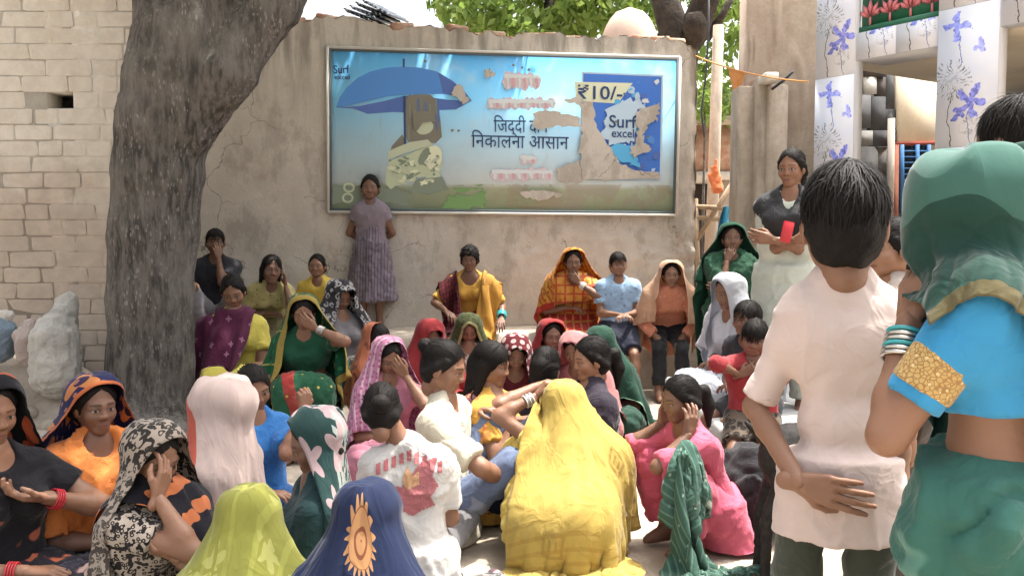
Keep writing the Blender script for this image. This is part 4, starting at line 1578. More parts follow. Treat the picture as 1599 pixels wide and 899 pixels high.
MB().prism([backpt(1392, 420, .13), backpt(1402, 420, .13), backpt(1404, 226, .13), backpt(1395, 226, .13)], -FD * .05).build('door_jamb', stone('red_oxide_jamb', (.30, .12, .08), (.24, .09, .06), 6), th_house)
# porch floor
MB().prism([q(sp0 - .1, -.1, .3), q(s_end, -.1, .3), q(s_end, .30, .3), q(sp0 - .1, .30, .3)], -FN * (pb + .25)).build('porch_floor', m_cem, th_house)
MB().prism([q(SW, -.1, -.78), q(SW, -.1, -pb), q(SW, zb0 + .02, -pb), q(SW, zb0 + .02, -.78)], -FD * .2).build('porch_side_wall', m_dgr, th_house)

# low plinth where the children sit
pl = MB().box((P(1128, 700, 4.55)[0], 4.55, -.1), (P(1128, 700, 4.55)[0] + 1.0, 6.3, .36), bev=.02).build('stone_plinth', stone('grey_plinth', (.42, .42, .41), (.34, .34, .33), 4), loc=(1.3, 5.2, 0))
tag(pl, 'grey cement plinth under the seated boys in front of the old house', 'plinth')
# low brick bench between the tree and the wall
bn = MB().box((P(318, 600, 5.75)[0], 5.5, -.1), (P(548, 600, 5.75)[0], 6.75, .24), bev=.03).build('low_platform', m_cem, loc=(-1.7, 6, 0))
tag(bn, 'low cement platform right of the tree trunk under the seated women', 'platform')

# ------------------------------------------------------------------ rubble and sacks at the brick wall
m_rub = stone('rubble_stone', (.40, .345, .28), (.27, .23, .185), 5, .95, .8, .02, 30, rnd=.4)
r_ = np.random.default_rng(5)
Vr, Fr, nr = [], [], 0
for k in range(240):
    px = r_.uniform(-30, 178)
    hgt = max(.05, .74 - abs(px - 40) / 175 * .55)
    yy = r_.uniform(4.9, 6.1)
    zc_ = hgt * r_.uniform(0, 1) * (yy - 4.6) / 1.5
    c0 = np.array([P(px, 600, yy)[0], yy, zc_])
    bm = bmesh.new()
    bmesh.ops.create_icosphere(bm, subdivisions=1 if k % 3 else 2, radius=r_.uniform(.025, .10) * (1.3 if k % 9 == 0 else 1))
    V = np.array([v.co[:] for v in bm.verts]); F = np.array([[v.index for v in f_.verts] for f_ in bm.faces]); bm.free()
    V = V * r_.uniform(.6, 1.3, 3)
    V = V * (1 + .25 * vnoise(V * 12 + k * 5.1, k))[:, None]
    V[:, 2] = np.clip(V[:, 2], -.06, .07)
    ang = r_.uniform(0, 6); ca, sa = math.cos(ang), math.sin(ang)
    V = V @ np.array([[ca, sa, 0], [-sa, ca, 0], [0, 0, 1]]) + c0
    Vr.append(V); Fr.append(F + nr); nr += len(V)
hp = Field(.05)
for k in range(9):
    hp.ell((P(-20 + k * 22, 600, 5.6)[0], 5.65, -.05), (.35, .5, .35 + .12 * math.sin(k * 2) + .2 * (k < 5)), .1)
Vh, Fh = hp.mesh(); Vh = Vh + vnormals(Vh, Fh) * (vnoise(Vh * 7) * .05)[:, None]
tri = np.vstack([Fh[:, [0, 1, 2]], Fh[:, [0, 2, 3]]])
ru = mk('rubble_heap', np.vstack(Vr + [Vh]), np.vstack(Fr + [tri + nr]), m_rub, smooth=False, loc=(-3, 5.6, 0)); tag(ru, kind='stuff')


def sack(name, label, pts, col, seed, cat='sack'):
    f_ = Field(.016)
    for a, b, ra, rb2 in pts: f_.cap(a, b, ra, rb2, .03)
    V, F = f_.mesh(); V = folds(V, F, .011, 20, 7, seed)
    o_ = mk(name, V, F, fabric(name + str(seed), tuple(.68 * x for x in col), [dict(k='blotch', c=tuple(.45 * x for x in col), s=5, z=.55, fade=.5), dict(k='stripes', c=tuple(.6 * x for x in col), s=60, z=.3, fade=.4)], bump=.4), loc=V.min(0) * .5 + V.max(0) * .5); tag(o_, label, cat)


sy = 5.35
sack('sack', 'tall white woven sack leaning against the brick wall beside the tree', [(P(88, 580, sy), P(86, 530, sy), .15, .14), (P(86, 530, sy), P(97, 498, sy + .08), .13, .085), (P(97, 498, sy + .08), P(106, 470, sy + .14), .078, .050), (P(94, 500, sy + .06), P(98, 470, sy + .14), .06, .030), (P(72, 560, sy), P(78, 500, sy + .08), .06, .03)], (.52, .5, .45), 1)
sack('sack', 'small pinkish slack bag left of the tall white sack', [(P(45, 555, sy), P(44, 525, sy), .07, .08), (P(44, 525, sy), P(48, 506, sy), .07, .04)], (.50, .41, .37), 2)
sack('sack', 'blue-grey bag at the far left edge on the rubble heap', [(P(-4, 545, sy), P(2, 520, sy), .09, .09)], (.22, .29, .36), 3)
sack('cloth', 'crumpled white cloth lying above the blue-grey bag at the left edge', [(P(-6, 498, sy), P(10, 492, sy), .05, .04), (P(8, 494, sy), P(14, 520, sy), .03, .02)], (.66, .62, .55), 4, 'cloth')
# ------------------------------------------------------------------ people: templates
SKIN = {'dark': skin_mat('skin_dark', (0.172, 0.090, 0.057)), 'mid': skin_mat('skin_brown', (0.225, 0.116, 0.070)), 'light': skin_mat('skin_tan', (0.31, 0.168, 0.102))}
HAIR = hair_mat('black_hair')
HAIRB = hair_mat('brown_black_hair', (0.020, 0.013, 0.010))


def head_field(vox, child=0.0):
    f = Field(vox)
    f.ell((0, -.014, .032), (.072, .091, .083), .02)
    f.ell((0, .020, -.040), (.058, .064, .072), .03)
    f.ball((0, .058, -.096), .018, .03)
    for s in (-1, 1):
        f.cap((s * .047, -.008, -.052), (s * .020, .054, -.094), .019, .017, .03)
        f.ball((s * .038, .052, -.030), .028, .03)
        f.cap((s * .012, .074, .018), (s * .046, .060, .016), .010, .009, .025)
        f.ell((s * .077, -.006, -.016), (.010, .020, .031), .008)
        f.cap((s * .031, .100, -.004), (s * .034, .097, -.004), .017, .017, .012, sub=True)
        f.ball((s * .032, .0695, -.004), .0135, .004)
    f.cap((0, .081, .010), (0, .0965, -.029), .0070, .0105, .014)
    for s in (-1, 1):
        f.ball((s * .0115, .0905, -.033), .0085, .010)
    f.cap((-.017, .078, -.0635), (.017, .078, -.0635), .0075, None, .010)
    f.cap((-.014, .077, -.076), (.014, .077, -.076), .0085, None, .010)
    f.cap((0, -.020, -.06), (0, -.030, -.112), .047, .045, .03)
    return f


def head_color(V):
    x, y, z = V.T
    ax = np.abs(x)
    c = np.zeros((len(V), 4))

    def put(m, rgb, a):
        c[m] = [*rgb, a]
    fr = y > .045
    put(fr & (((ax / .0225) ** 2 + ((z + .0695) / .0105) ** 2) < 1), (.24, .085, .072), .5)
    put(fr & (ax < .024) & (np.abs(z + .0697) < .0020), (.04, .015, .012), .85)
    br = .0195 + .05 * (.034 - np.abs(ax - .034)) * .4
    put(fr & (ax > .011) & (ax < .054) & (np.abs(z - br) < .0036), (.015, .011, .009), .72)
    ex = (ax - .0325)
    e = (ex / .0155) ** 2 + ((z + .0045) / .0066) ** 2
    put(fr & (e < 2.0) & (z > -.005), (.03, .018, .014), .75)
    put(fr & (e < .8), (.33, .29, .26), .85)
    put(fr & ((ex ** 2 + (z + .0035) ** 2) < .0068 ** 2) & (e < 1.1), (.012, .008, .006), .96)
    put(fr & (((ax - .0115) / .0045) ** 2 + ((z + .0425) / .0035) ** 2 < 1) & (y > .085), (.05, .02, .015), .7)
    return c


HEADS = {}


def head_template(vox, kid=False, fem=False):
    if kid:
        if (vox, 'kid') not in HEADS:
            V, F, c = head_template(vox)
            V = V.copy()
            lo_ = np.clip(-V[:, 2] / .1, 0, 1)
            V[:, 2] *= 1 - .16 * lo_
            V[:, 0] *= 1.04
            V[:, 1] -= np.clip(V[:, 1] - .075, 0, 1) * .45
            HEADS[(vox, 'kid')] = (V, F, c)
        return HEADS[(vox, 'kid')]
    if fem:
        if (vox, 'fem') not in HEADS:
            V, F, c = head_template(vox)
            V = V.copy()
            lo_ = np.clip((-V[:, 2] - .01) / .09, 0, 1)
            V[:, 0] *= 1 - .13 * lo_
            V[:, 2] *= 1 - .05 * lo_
            V[:, 1] -= np.clip(V[:, 1] - .078, 0, 1) * .22
            V[:, 0] *= .97
            HEADS[(vox, 'fem')] = (V, F, c)
        return HEADS[(vox, 'fem')]
    if vox not in HEADS:
        V, F = head_field(vox).mesh()
        V = lap(V, F, 1, .3)
        HEADS[vox] = (V, F, head_color(V))
    return HEADS[vox]


def hand_field(curl, spread=.10, vox=.0042, thumb=.5):
    """right hand: wrist at the origin, fingers along +y, palm facing -z, thumb on the -x side"""
    f = Field(vox)
    k = .010
    f.cap((-.004, -.03, 0), (0, .012, 0), .023, .022, .01, sq=((0, 0, 1), 1.35))
    base = [(-.029, .088), (-.010, .094), (.010, .090), (.028, .080)]
    for bx, by in base:
        f.cap((bx * .55, .012, 0), (bx, by - .010, -.001), .0135, .0115, k)
    ln = [(.042, .025, .020), (.046, .029, .021), (.043, .027, .020), (.033, .020, .018)]
    for i, (bx, by) in enumerate(base):
        p = np.array([bx, by - .006, 0.0])
        a = 0.0
        sx = spread * (bx / .03)
        for j, L in enumerate(ln[i]):
            a += math.radians(curl * (.8, 1.05, .7)[j] * (1 + .07 * i))
            d = np.array([math.sin(sx) * math.cos(a), math.cos(a) * math.cos(sx), -math.sin(a)])
            q = p + d * L
            f.cap(p, q, (.0096, .0086, .0078)[j], (.0087, .0078, .0066)[j], .0035)
            p = q
    c = math.radians(curl * .5)
    t0 = np.array([-.018, .022, -.004])
    t1 = t0 + np.array([-.026, .028, -.012])
    t2 = t1 + np.array([-.010 + .022 * math.sin(c), .027, -.010 - .018 * math.sin(c)])
    t3 = t2 + np.array([.001 + .022 * math.sin(c), .022, -.005 - .012 * math.sin(c)])
    f.cap(t0, t1, .0145, .0120, .008); f.cap(t1, t2, .0112, .0098, .004); f.cap(t2, t3, .0095, .0075, .004)
    return f


HANDS = {}


def hand_template(kind, vox):
    key = (kind, vox)
    if key not in HANDS:
        V, F = hand_field({'relax': 26, 'fist': 74, 'flat': 9, 'hold': 52}[kind], .10 if kind != 'fist' else .02, vox).mesh()
        N = V.copy()
        col = np.zeros((len(V), 4))
        pl = (vnormals(V, F)[:, 2] < -.35)
        col[pl] = (.36, .20, .14, .38)
        HANDS[key] = (V, F, col)
    return HANDS[key]


SKC, SKR = np.array([0, -.014, .030]), np.array([.0765, .0965, .0895])
FACE_N = nrm((0, .846, -.533))


def hair_cap(style, vox, seed=0):
    f = Field(vox)
    big = {'curly': 1.16, 'short': 1.07}.get(style, 1.03)
    f.ell(SKC, SKR * big, .02)
    f.ell((0, -.035, -.03), (.068 * big, .070 * big, .075), .03)
    if style in ('long', 'loose'):
        for s in (-1, 1):
            f.cap((s * .058, -.02, -.01), (s * .066, -.025, -.15 if style == 'long' else -.11), .034, .022, .03)
        f.cap((0, -.075, -.02), (0, -.075, -.26 if style == 'long' else -.14), .055, .035, .04)
    if style in ('bun', 'pony', 'low', 'topknot'):
        for s in (-1, 1):
            f.cap((s * .064, .020, .035), (s * .074, -.012, .004), .015, .014, .02)
            f.cap((s * .074, -.012, .004), (s * .060, -.060, -.045), .016, .022, .02)
    if style == 'bun':
        f.ell((0, -.128, .000), (.043, .034, .040), .014)
    if style == 'topknot':
        f.ell((.0, -.115, .062), (.034, .034, .034), .012)
    if style == 'pony':
        f.cap((0, -.105, .015), (0, -.140, -.005), .020, .030, .012)
        f.cap((0, -.140, -.005), (0, -.150, -.085), .034, .034, .02)
        f.cap((0, -.150, -.085), (0, -.128, -.19), .033, .012, .02)
    # open the face and the ears
    n = FACE_N
    a = n * (.0275 + .30)
    f.cap(a + np.array([-.14, 0, -.02]), a + np.array([.14, 0, -.02]), .30, None, .012, sub=True) if False else None
    D, lo = f.grid(pad=.03)
    ax = [lo[k] + vox * np.arange(D.shape[k]) for k in range(3)]
    X = np.stack(np.meshgrid(*ax, indexing='ij'), -1)
    c = {'short': .030, 'curly': .036}.get(style, .0275)
    hl = (X @ n) - c + (.010 * (np.abs(X[..., 0]) / .07) ** 2 if style in ('short', 'curly') else .016 * np.clip(1 - np.abs(X[..., 0]) / .05, 0, 1) + .006 * (np.abs(X[..., 0]) / .07) ** 4) - (.006 * np.sin(X[..., 0] * 70 + seed) if style in ('short', 'curly') else 0)
    if style in ('bun', 'pony', 'low', 'topknot'):
        hl = np.where((np.abs(X[..., 0]) > .055) & (X[..., 2] > -.03) & (X[..., 2] < .06), np.minimum(hl, X[..., 1] - .022 - .25 * (X[..., 2] - .0)), hl)
    if style in ('long', 'loose'):
        hl = np.where((np.abs(X[..., 0]) > .056) & (X[..., 2] < -.0), X[..., 1] - .042, hl)
    D = np.maximum(D, hl)
    if style not in ('long', 'loose', 'pony'):
        D = np.maximum(D, -(X[..., 2] + .088 + .25 * (X[..., 1] + .09) * (X[..., 1] > -.09)))
    V, F = surface_nets(D, lo, vox)
    V = lap(V, F, 2, .5)
    N = vnormals(V, F)
    if style not in ('short', 'curly'):
        V = V - N * (.005 * np.exp(-(V[:, 0] / .0045) ** 2) * ((V[:, 2] > .03) & (V[:, 1] > -.06)))[:, None]
    if style == 'curly':
        V = V + N * (.012 * vnoise(V * 55, 2) + .008 * vnoise(V * 110, 3))[:, None]
    else:
        st = np.arctan2(V[:, 0], V[:, 2] + .1)
        V = V + N * (.0018 * vnoise(np.stack([st * 34, V[:, 1] * 10, V[:, 2] * 6], 1), seed) + (.004 * vnoise(V * 40, 5) if style == 'short' else 0))[:, None]
    return V, F


def hair_strands(style, n, seed=0, w=.0019):
    """thin tapered locks lying on the cap; they break up the outline"""
    r = np.random.default_rng(seed + 11)
    d = r.normal(size=(n * 3, 3)); d /= np.linalg.norm(d, axis=1)[:, None]
    big = {'curly': 1.14, 'short': 1.06}.get(style, 1.02)
    p = SKC + d * SKR * big
    ok = (p @ FACE_N < (.032 if style in ('short', 'curly') else .026)) & (p[:, 2] > -.06)
    p = p[ok][:n]
    n = len(p)
    seg = 4
    L = {'short': .085, 'curly': .045, 'long': .11, 'loose': .10}.get(style, .075) * r.uniform(.5, 1.25, n)
    tgt = {'bun': (0, -.15, 0), 'pony': (0, -.16, .0), 'topknot': (0, -.12, .09)}.get(style)
    V = np.zeros((n, seg + 1, 2, 3))
    cur = p.copy()
    jit = r.normal(size=(n, 3)) * (.55 if style == 'curly' else .24 if style == 'short' else .14)
    lift = {'short': .10, 'curly': .30}.get(style, .025) * r.uniform(0, 1, n) ** 1.5 + (r.uniform(0, 1, n) < .06) * r.uniform(.05, .22, n)
    for k in range(seg + 1):
        nn = (cur - SKC) / SKR ** 2
        nn /= np.linalg.norm(nn, axis=1)[:, None]
        if tgt is not None:
            dr = np.array(tgt) - cur
        elif style in ('long', 'loose'):
            dr = np.tile([0, -.25, -1.0], (n, 1)) + np.sign(cur[:, :1]) * [[.35, 0, 0]]
        else:
            dr = cur - np.array([.01, -.045, .125]) + np.array([0, 0, -.03])
        dr = dr / (np.linalg.norm(dr, axis=1)[:, None] + 1e-9) + jit * (1 + .6 * math.sin(k * 2.1))
        dr = dr - nn * (dr * nn).sum(1)[:, None]
        dr /= np.linalg.norm(dr, axis=1)[:, None] + 1e-9
        sd = np.cross(nn, dr)
        ww = w * (1 - k / seg) ** .6 + .0003
        V[:, k, 0] = cur + sd * ww + nn * .0005
        V[:, k, 1] = cur - sd * ww + nn * .0005
        nx = cur + dr * (L / seg)[:, None]
        rr = np.linalg.norm((nx - SKC) / SKR, axis=1)
        if style not in ('long', 'loose') or k < 2:
            nx = SKC + (nx - SKC) * ((big + .012 + lift * (k + 1) / seg) / rr)[:, None]
        cur = nx
    i = (np.arange(n) * (seg + 1) * 2)[:, None] + (np.arange(seg) * 2)[None]
    i = i.ravel()
    F = np.stack([i, i + 1, i + 3, i + 2], 1)
    return V.reshape(-1, 3), F


_hc = {}


def hair_template(style, vox, ns, seed):
    key = (style, vox, ns, seed % 4)
    if key not in _hc:
        V, F = hair_cap(style, vox, seed % 4)
        if ns:
            V2, F2 = hair_strands(style, ns, seed % 4)
            V, F = np.vstack([V, V2]), np.vstack([F, F2 + len(V)])
        _hc[key] = (V, F)
    return _hc[key]


def ik(a, t, l1, l2, pole):
    d = t - a
    L = np.linalg.norm(d)
    Lc = min(max(L, abs(l1 - l2) + .02), (l1 + l2) * .995)
    d = d / (L + 1e-9)
    t = a + d * Lc
    c = (l1 * l1 + Lc * Lc - l2 * l2) / (2 * Lc)
    h = math.sqrt(max(l1 * l1 - c * c, 1e-6))
    p = np.array(pole, float)
    p = p - d * (p @ d)
    return a + d * c + nrm(p) * h, t


def ydir(deg):
    a = math.radians(deg)
    f = np.array([math.sin(a), -math.cos(a), 0.0])
    return f, np.array([-math.cos(a), -math.sin(a), 0.0])


UP = np.array([0, 0, 1.0])
PEOPLE = []
WARN = []


def person(label, head, pose='cross', yaw=0, h=1.58, seat=0.0, sex='f', skin='mid', hair='bun', hyaw=None, hp=0, hr=0, lyaw=None, lean=None, R_=None, L_=None,
           Re=None, Le=None, Rf=None, Lf=None, Rk=None, Lk=None, Rh='relax', Lh='relax', g=(), vox=None, group=None, floor=None, fat=1.0, hs=1.0, haircol=None, extra=None, ns=None, pz=None, Rd=None, Ld=None, wd=1.0, kid=False, boff=(0, 0, 0)):
    t_0 = time.time()
    px, py, Y = head
    H = P(px, py, Y)
    s = h / 1.6
    floor = (0.0 if pose != 'stand' else seat) if floor is None else floor
    f, r = ydir(yaw)
    lf, lr = ydir(lyaw if lyaw is not None else yaw)
    hf, hrt = ydir(hyaw if hyaw is not None else yaw)
    ld, _ = ydir(lean if lean is not None else yaw)
    vox = vox or (.010 if Y < 2.2 else .0125 if Y < 3.6 else .015 if Y < 5 else .018)
    male = sex == 'm'
    h = h * (.87 if Y < 3 else .90 if Y < 5 else .935)
    s = h / 1.6
    if pose == 'stand':
        h = (H[2] - floor) / .936
        s = h / 1.6
    else:
        cc_ = {'squat': .17, 'chair': .085}.get(pose, .095)
        smin = (H[2] - seat) / (.65 + cc_)
        if s < smin: s = min(smin, 1.14 * s); h = 1.6 * s
    pzz = {'stand': .530 * h, 'squat': .17 * s, 'chair': .085 * s}.get(pose, .095 * s)
    pelz = seat + pzz if pose != 'stand' else floor + pzz
    if pz is not None: pelz = pz
    LT, LN = .475 * s, .175 * s
    need = H[2] - pelz
    lo_, hi_ = 0.0, 1.5
    for _ in range(40):
        m = (lo_ + hi_) / 2
        if LT * math.cos(m) + LN * math.cos(.6 * m) > need: lo_ = m
        else: hi_ = m
    th = m
    if need > LT + LN + .02: WARN.append(f'{label[:40]}: head {need - LT - LN:.2f} m too high')
    if th > .95: WARN.append(f'{label[:40]}: leans {math.degrees(th):.0f} deg')
    if need > LT + LN: pelz = H[2] - LT - LN
    td = UP * math.cos(th) + ld * math.sin(th)
    nd = UP * math.cos(.6 * th) + ld * math.sin(.6 * th)
    C7 = H - nd * LN + np.array(boff, float)
    Pv = C7 - td * LT
    # shoulders: r made perpendicular to the trunk
    rs = nrm(r - td * (r @ td))
    fs = np.cross(rs, td); fs = nrm(fs) if fs @ f > 0 else -nrm(fs)
    bow = -fs * .035 * s * min(1, th * 2)
    mid = Pv + td * LT * .5 + bow
    che = Pv + td * LT * .76 + bow * .8
    sw = (.176 if male else .150) * s * wd
    Sh = {'R': C7 - td * .050 * s + rs * sw, 'L': C7 - td * .050 * s - rs * sw}
    Hip = {'R': Pv + lr * .088 * s, 'L': Pv - lr * .088 * s}
    # head frame
    a, b = math.radians(hp), math.radians(hr)
    hz = UP * math.cos(a) + hf * math.sin(a)
    hy = hf * math.cos(a) - UP * math.sin(a)
    hx = np.cross(hy, hz)
    hx, hz = hx * math.cos(b) + hz * math.sin(b), hz * math.cos(b) - hx * math.sin(b)
    Mh = np.stack([hx, hy, hz], 1)
    hsc = (.955 if not male else .985) * (s ** .6) * hs
    # legs
    l1, l2 = .405 * s, .39 * s
    Kn, An, Fd = {}, {}, {}
    for sd, sg in (('R', 1), ('L', -1)):
        spec = Rf if sd == 'R' else Lf
        kp = Rk if sd == 'R' else Lk
        fdir = lf
        if spec is not None:
            tgt = P(spec[0], spec[1], Y + spec[2]); pole = lf * .6 + UP
        elif pose == 'stand':
            tgt = Pv + lr * sg * .085 * s + lf * .01; tgt[2] = floor + .075 * s; pole = lf
        elif pose == 'chair':
            tgt = Pv + lf * .43 * s + lr * sg * .11 * s; tgt[2] = floor + .07 * s; pole = lf + UP * .8
        elif pose == 'squat':
            tgt = Pv + lf * .19 * s + lr * sg * .12 * s; tgt[2] = floor + .065 * s; pole = lf * .7 + UP + lr * sg * .25
        elif pose == 'knees':
            tgt = Pv + lf * .36 * s + lr * sg * .11 * s; tgt[2] = floor + .065 * s; pole = lf * .5 + UP + lr * sg * .15
        else:
            tgt = Pv + lf * .27 * s - lr * sg * .10 * s; tgt[2] = seat + .06; pole = lr * sg * 1.2 + lf * .35 + UP * .25
            fdir = nrm(-lr * sg + lf * .2)
        if kp is not None: pole = P(kp[0], kp[1], Y + kp[2]) - (Hip[sd] + tgt) / 2
        Kn[sd], An[sd] = ik(Hip[sd], tgt, l1, l2, pole)
        Kn[sd][2] = max(Kn[sd][2], floor + .07)
        Fd[sd] = fdir
    # arms
    a1, a2 = .275 * s, .235 * s
    El, Wr, Hd, Pn = {}, {}, {}, {}
    for sd, sg in (('R', 1), ('L', -1)):
        spec = R_ if sd == 'R' else L_
        ep = Re if sd == 'R' else Le
        out = rs * sg
        pole = -fs * .35 - UP * .8 + out * .55
        hd = None; pn = None
        if spec is None or spec == 'down':
            tgt = Sh[sd] - UP * .50 * s + out * .05 + fs * .02; pole = -fs + out * .3; pn = -out
        elif spec == 'lap':
            tgt = Pv + lf * .24 * s + lr * sg * .035 + UP * .16 * s; pn = -UP; hd = nrm(lf * .6 - lr * sg * .8 - UP * .1)
        elif spec == 'knee':
            tgt = Kn[sd] - lf * .06 + UP * .075; pn = -UP; hd = nrm(lf + UP * -.35)
        elif spec == 'shin':
            tgt = (Kn[sd] * .6 + An[sd] * .4) + lf * .07 - lr * sg * .04; pn = -lf; hd = nrm(-lr * sg - UP * .3)
        elif spec == 'face':
            tgt = H + hy * .135 * hsc + hx * sg * .03 - hz * .13; hd = nrm(hz + hx * -sg * .15 + hy * -.1); pn = nrm(-hy - hx * sg * .3)
        elif spec == 'cheek':
            tgt = H + hx * sg * .115 + hy * .055 - hz * .12; hd = nrm(hz - hy * .1); pn = -hx * sg
        elif spec == 'chin':
            tgt = H + hy * .11 + hx * sg * .045 - hz * .17; hd = nrm(hz * .8 - hx * sg * .5); pn = -hy
        elif spec == 'brow':
            tgt = H + hy * .13 + hx * sg * .07 - hz * .05; hd = nrm(hz * .7 - hx * sg * .6); pn = nrm(-hy)
        elif spec == 'back':
            tgt = Pv - fs * .15 * s + rs * sg * .05 + UP * .06; pole = out + -fs * .3; hd = nrm(-rs * sg); pn = -fs
        elif spec == 'cross':
            tgt = che + fs * .19 * s - rs * sg * .06 - UP * .13; hd = nrm(-rs * sg + UP * .15); pn = -fs
        elif spec == 'hip':
            tgt = Pv + rs * sg * .17 * s + UP * .10 - fs * .06; pole = out - fs * .25; hd = nrm(fs * .8 - rs * sg * .4); pn = nrm(-rs * sg)
        else:
            tgt = P(spec[0], spec[1], Y + spec[2])
        if spec in ('cheek', 'chin', 'face', 'brow'): pole = -UP * 1.3 + out * .35 + fs * .25
        if ep is not None: pole = P(ep[0], ep[1], Y + ep[2]) - (Sh[sd] + tgt) / 2
        El[sd], Wr[sd] = ik(Sh[sd], tgt, a1, a2, pole)
        fa = nrm(Wr[sd] - El[sd])
        hd2 = Rd if sd == 'R' else Ld
        if hd2 is not None: hd = nrm(hd2[0]); pn = nrm(hd2[1])
        hd = nrm(.35 * fa + .65 * hd) if hd is not None else fa
        pn = -UP if pn is None else pn
        pn = nrm(pn - hd * (pn @ hd))
        Hd[sd], Pn[sd] = hd, pn
    # ---------------------------------------------------------------- fields
    fb = fat
    body = Field(vox)
    w = s
    hipw, wst, chw = [q_ * wd for q_ in ((.085, .055, .085) if not male else (.075, .065, .095))]

    def trunk(F, e=0.0, lo=0.0, k=.05, hi=True):
        q = ((fs), 1.18)
        F.cap(Pv + lr * hipw * w + UP * .0, Pv - lr * hipw * w, .108 * w * fb + e, None, k, (td * 0 + lf, 1.08))
        F.cap(mid - td * .09 * w + rs * wst * w * fb, mid - td * .09 * w - rs * wst * w * fb, .098 * w * fb + e, None, k, q)
        F.cap(mid + td * .03 * w + rs * wst * w * fb, mid + td * .03 * w - rs * wst * w * fb, .092 * w * fb + e, None, k, q)
        chest(F, e, k)

    def chest(F, e=0.0, k=.05):
        q = ((fs), 1.22)
        F.cap(che + rs * chw * w, che - rs * chw * w, .100 * w + e, None, k, q)
        if F is not body:
            F.cap(C7 - td * .02 - fs * .010, C7 + nd * .040 * w - fs * .004, .056 * w + e * .5, .053 * w + e * .4, .02, flat=True); F.cap(C7 + nd * .030 * w, Sh['R'], .044 * w + e, .038 * w + e, .04); F.cap(C7 + nd * .030 * w, Sh['L'], .044 * w + e, .038 * w + e, .04)
        F.cap(Sh['R'] - rs * .035 * w, Sh['L'] + rs * .035 * w, .048 * w + e, None, k)
        if not male and h > 1.4:
            for sg in (1, -1):
                F.ball(che + rs * sg * .070 * w + fs * .075 * w - td * .02 * w, .056 * w + e, .04)
    trunk(body)
    body.cap(C7 + nd * .035 * w, Sh['R'], .040 * w, .036 * w, .04); body.cap(C7 + nd * .035 * w, Sh['L'], .040 * w, .036 * w, .04)
    body.cap(C7 - td * .03, C7 * .35 + H * .65 - hy * .018, .052 * w, .046 * w, .035)
    for sd in 'RL':
        body.cap(Sh[sd], El[sd], .046 * w * fb, .037 * w * fb, .035)
        m1 = El[sd] * .7 + Wr[sd] * .3
        body.cap(El[sd], m1, .036 * w * fb, .037 * w * fb, .02)
        body.cap(m1, Wr[sd], .037 * w * fb, .0235 * w, .02)
        body.cap(Hip[sd], Kn[sd], .080 * w * fb, .052 * w, .04)
        m2 = Kn[sd] * .68 + An[sd] * .32
        body.cap(Kn[sd], m2, .050 * w, .053 * w, .02)
        body.cap(m2, An[sd], .053 * w, .033 * w, .02)
        fd = Fd[sd]
        heel = An[sd] - fd * .035 * w - UP * .038 * w
        toe = An[sd] + fd * .135 * w - UP * .050 * w
        body.cap(heel, toe, .030 * w, .020 * w, .02)
        body.cap(An[sd] + fd * .0, An[sd] + fd * .10 * w - UP * .038 * w, .034 * w, .027 * w, .02, (lr, .85))
    bV, bF = body.mesh()
    parts_V, parts_F, parts_C = [bV], [bF], [np.zeros((len(bV), 4))]
    nb = len(bV)
    hvox = .0042 if Y < 5.2 else .006
    hV, hF, hC = head_template(hvox, kid, sex == 'f' and not kid)
    HV = H + (hV * hsc) @ Mh.T
    parts_V.append(HV); parts_F.append(hF + nb); parts_C.append(hC); nb += len(HV)
    for sd, sg in (('R', 1), ('L', -1)):
        kind = Rh if sd == 'R' else Lh
        tv, tf, tc = hand_template(kind, .0042 if Y < 4.5 else .006)
        y_ = Hd[sd]; z_ = -Pn[sd]; x_ = np.cross(y_, z_)
        sc_ = .97 * s ** .8
        loc = tv * sc_ * ([1, 1, 1] if sd == 'R' else [-1, 1, 1])
        # right hand, fingers +y, palm -z: thumb must point to -x (towards the body when the palm faces down)
        hv = Wr[sd] + loc @ np.stack([x_, y_, z_], 1).T
        ff = tf if sd == 'R' else tf[:, ::-1]
        parts_V.append(hv); parts_F.append(ff + nb); parts_C.append(tc); nb += len(hv)
    org = np.array([Pv[0], Pv[1], floor])
    o = mk('person', np.vstack(parts_V), np.vstack(parts_F), SKIN[skin], None, True, col=np.vstack(parts_C), loc=org)
    tag(o, label, 'person', group)
    if hair:
        near = Y < 5.2
        n_s = ns if ns is not None else (3200 if Y < 2.6 else 2200 if Y < 4.8 else 600)
        if hair == 'low': n_s = 0
        hv, hf_ = hair_template(hair, .006 if near else .008, n_s, len(PEOPLE))
        mk('hair', H + (hv * hsc) @ Mh.T, hf_, haircol or HAIR, o)
    # ---------------------------------------------------------------- clothes
    solid = list(body.pr)
    hd_pr = [('e', H + Mh @ (np.array([0, -.012, .03]) * hsc), np.array([.099, .110, .099]) * hsc * (1.12 if hair == 'curly' else 1.0), Mh, None, .02, None, False, False),
             ('e', H + Mh @ (np.array([0, .02, -.045]) * hsc), np.array([.064, .092, .080]) * hsc, Mh, None, .02, None, False, False)]
    solid += hd_pr
    sims = []
    seed = len(PEOPLE) * 7
    J = dict(H=H, C7=C7, Pv=Pv, Sh=Sh, El=El, Wr=Wr, Kn=Kn, An=An, Hip=Hip, f=f, r=r, fs=fs, rs=rs, td=td, Mh=Mh, hsc=hsc, lf=lf, lr=lr, che=che, mid=mid, s=s, floor=floor, o=o, Hd=Hd, hx=hx, hy=hy, hz=hz, Fd=Fd)
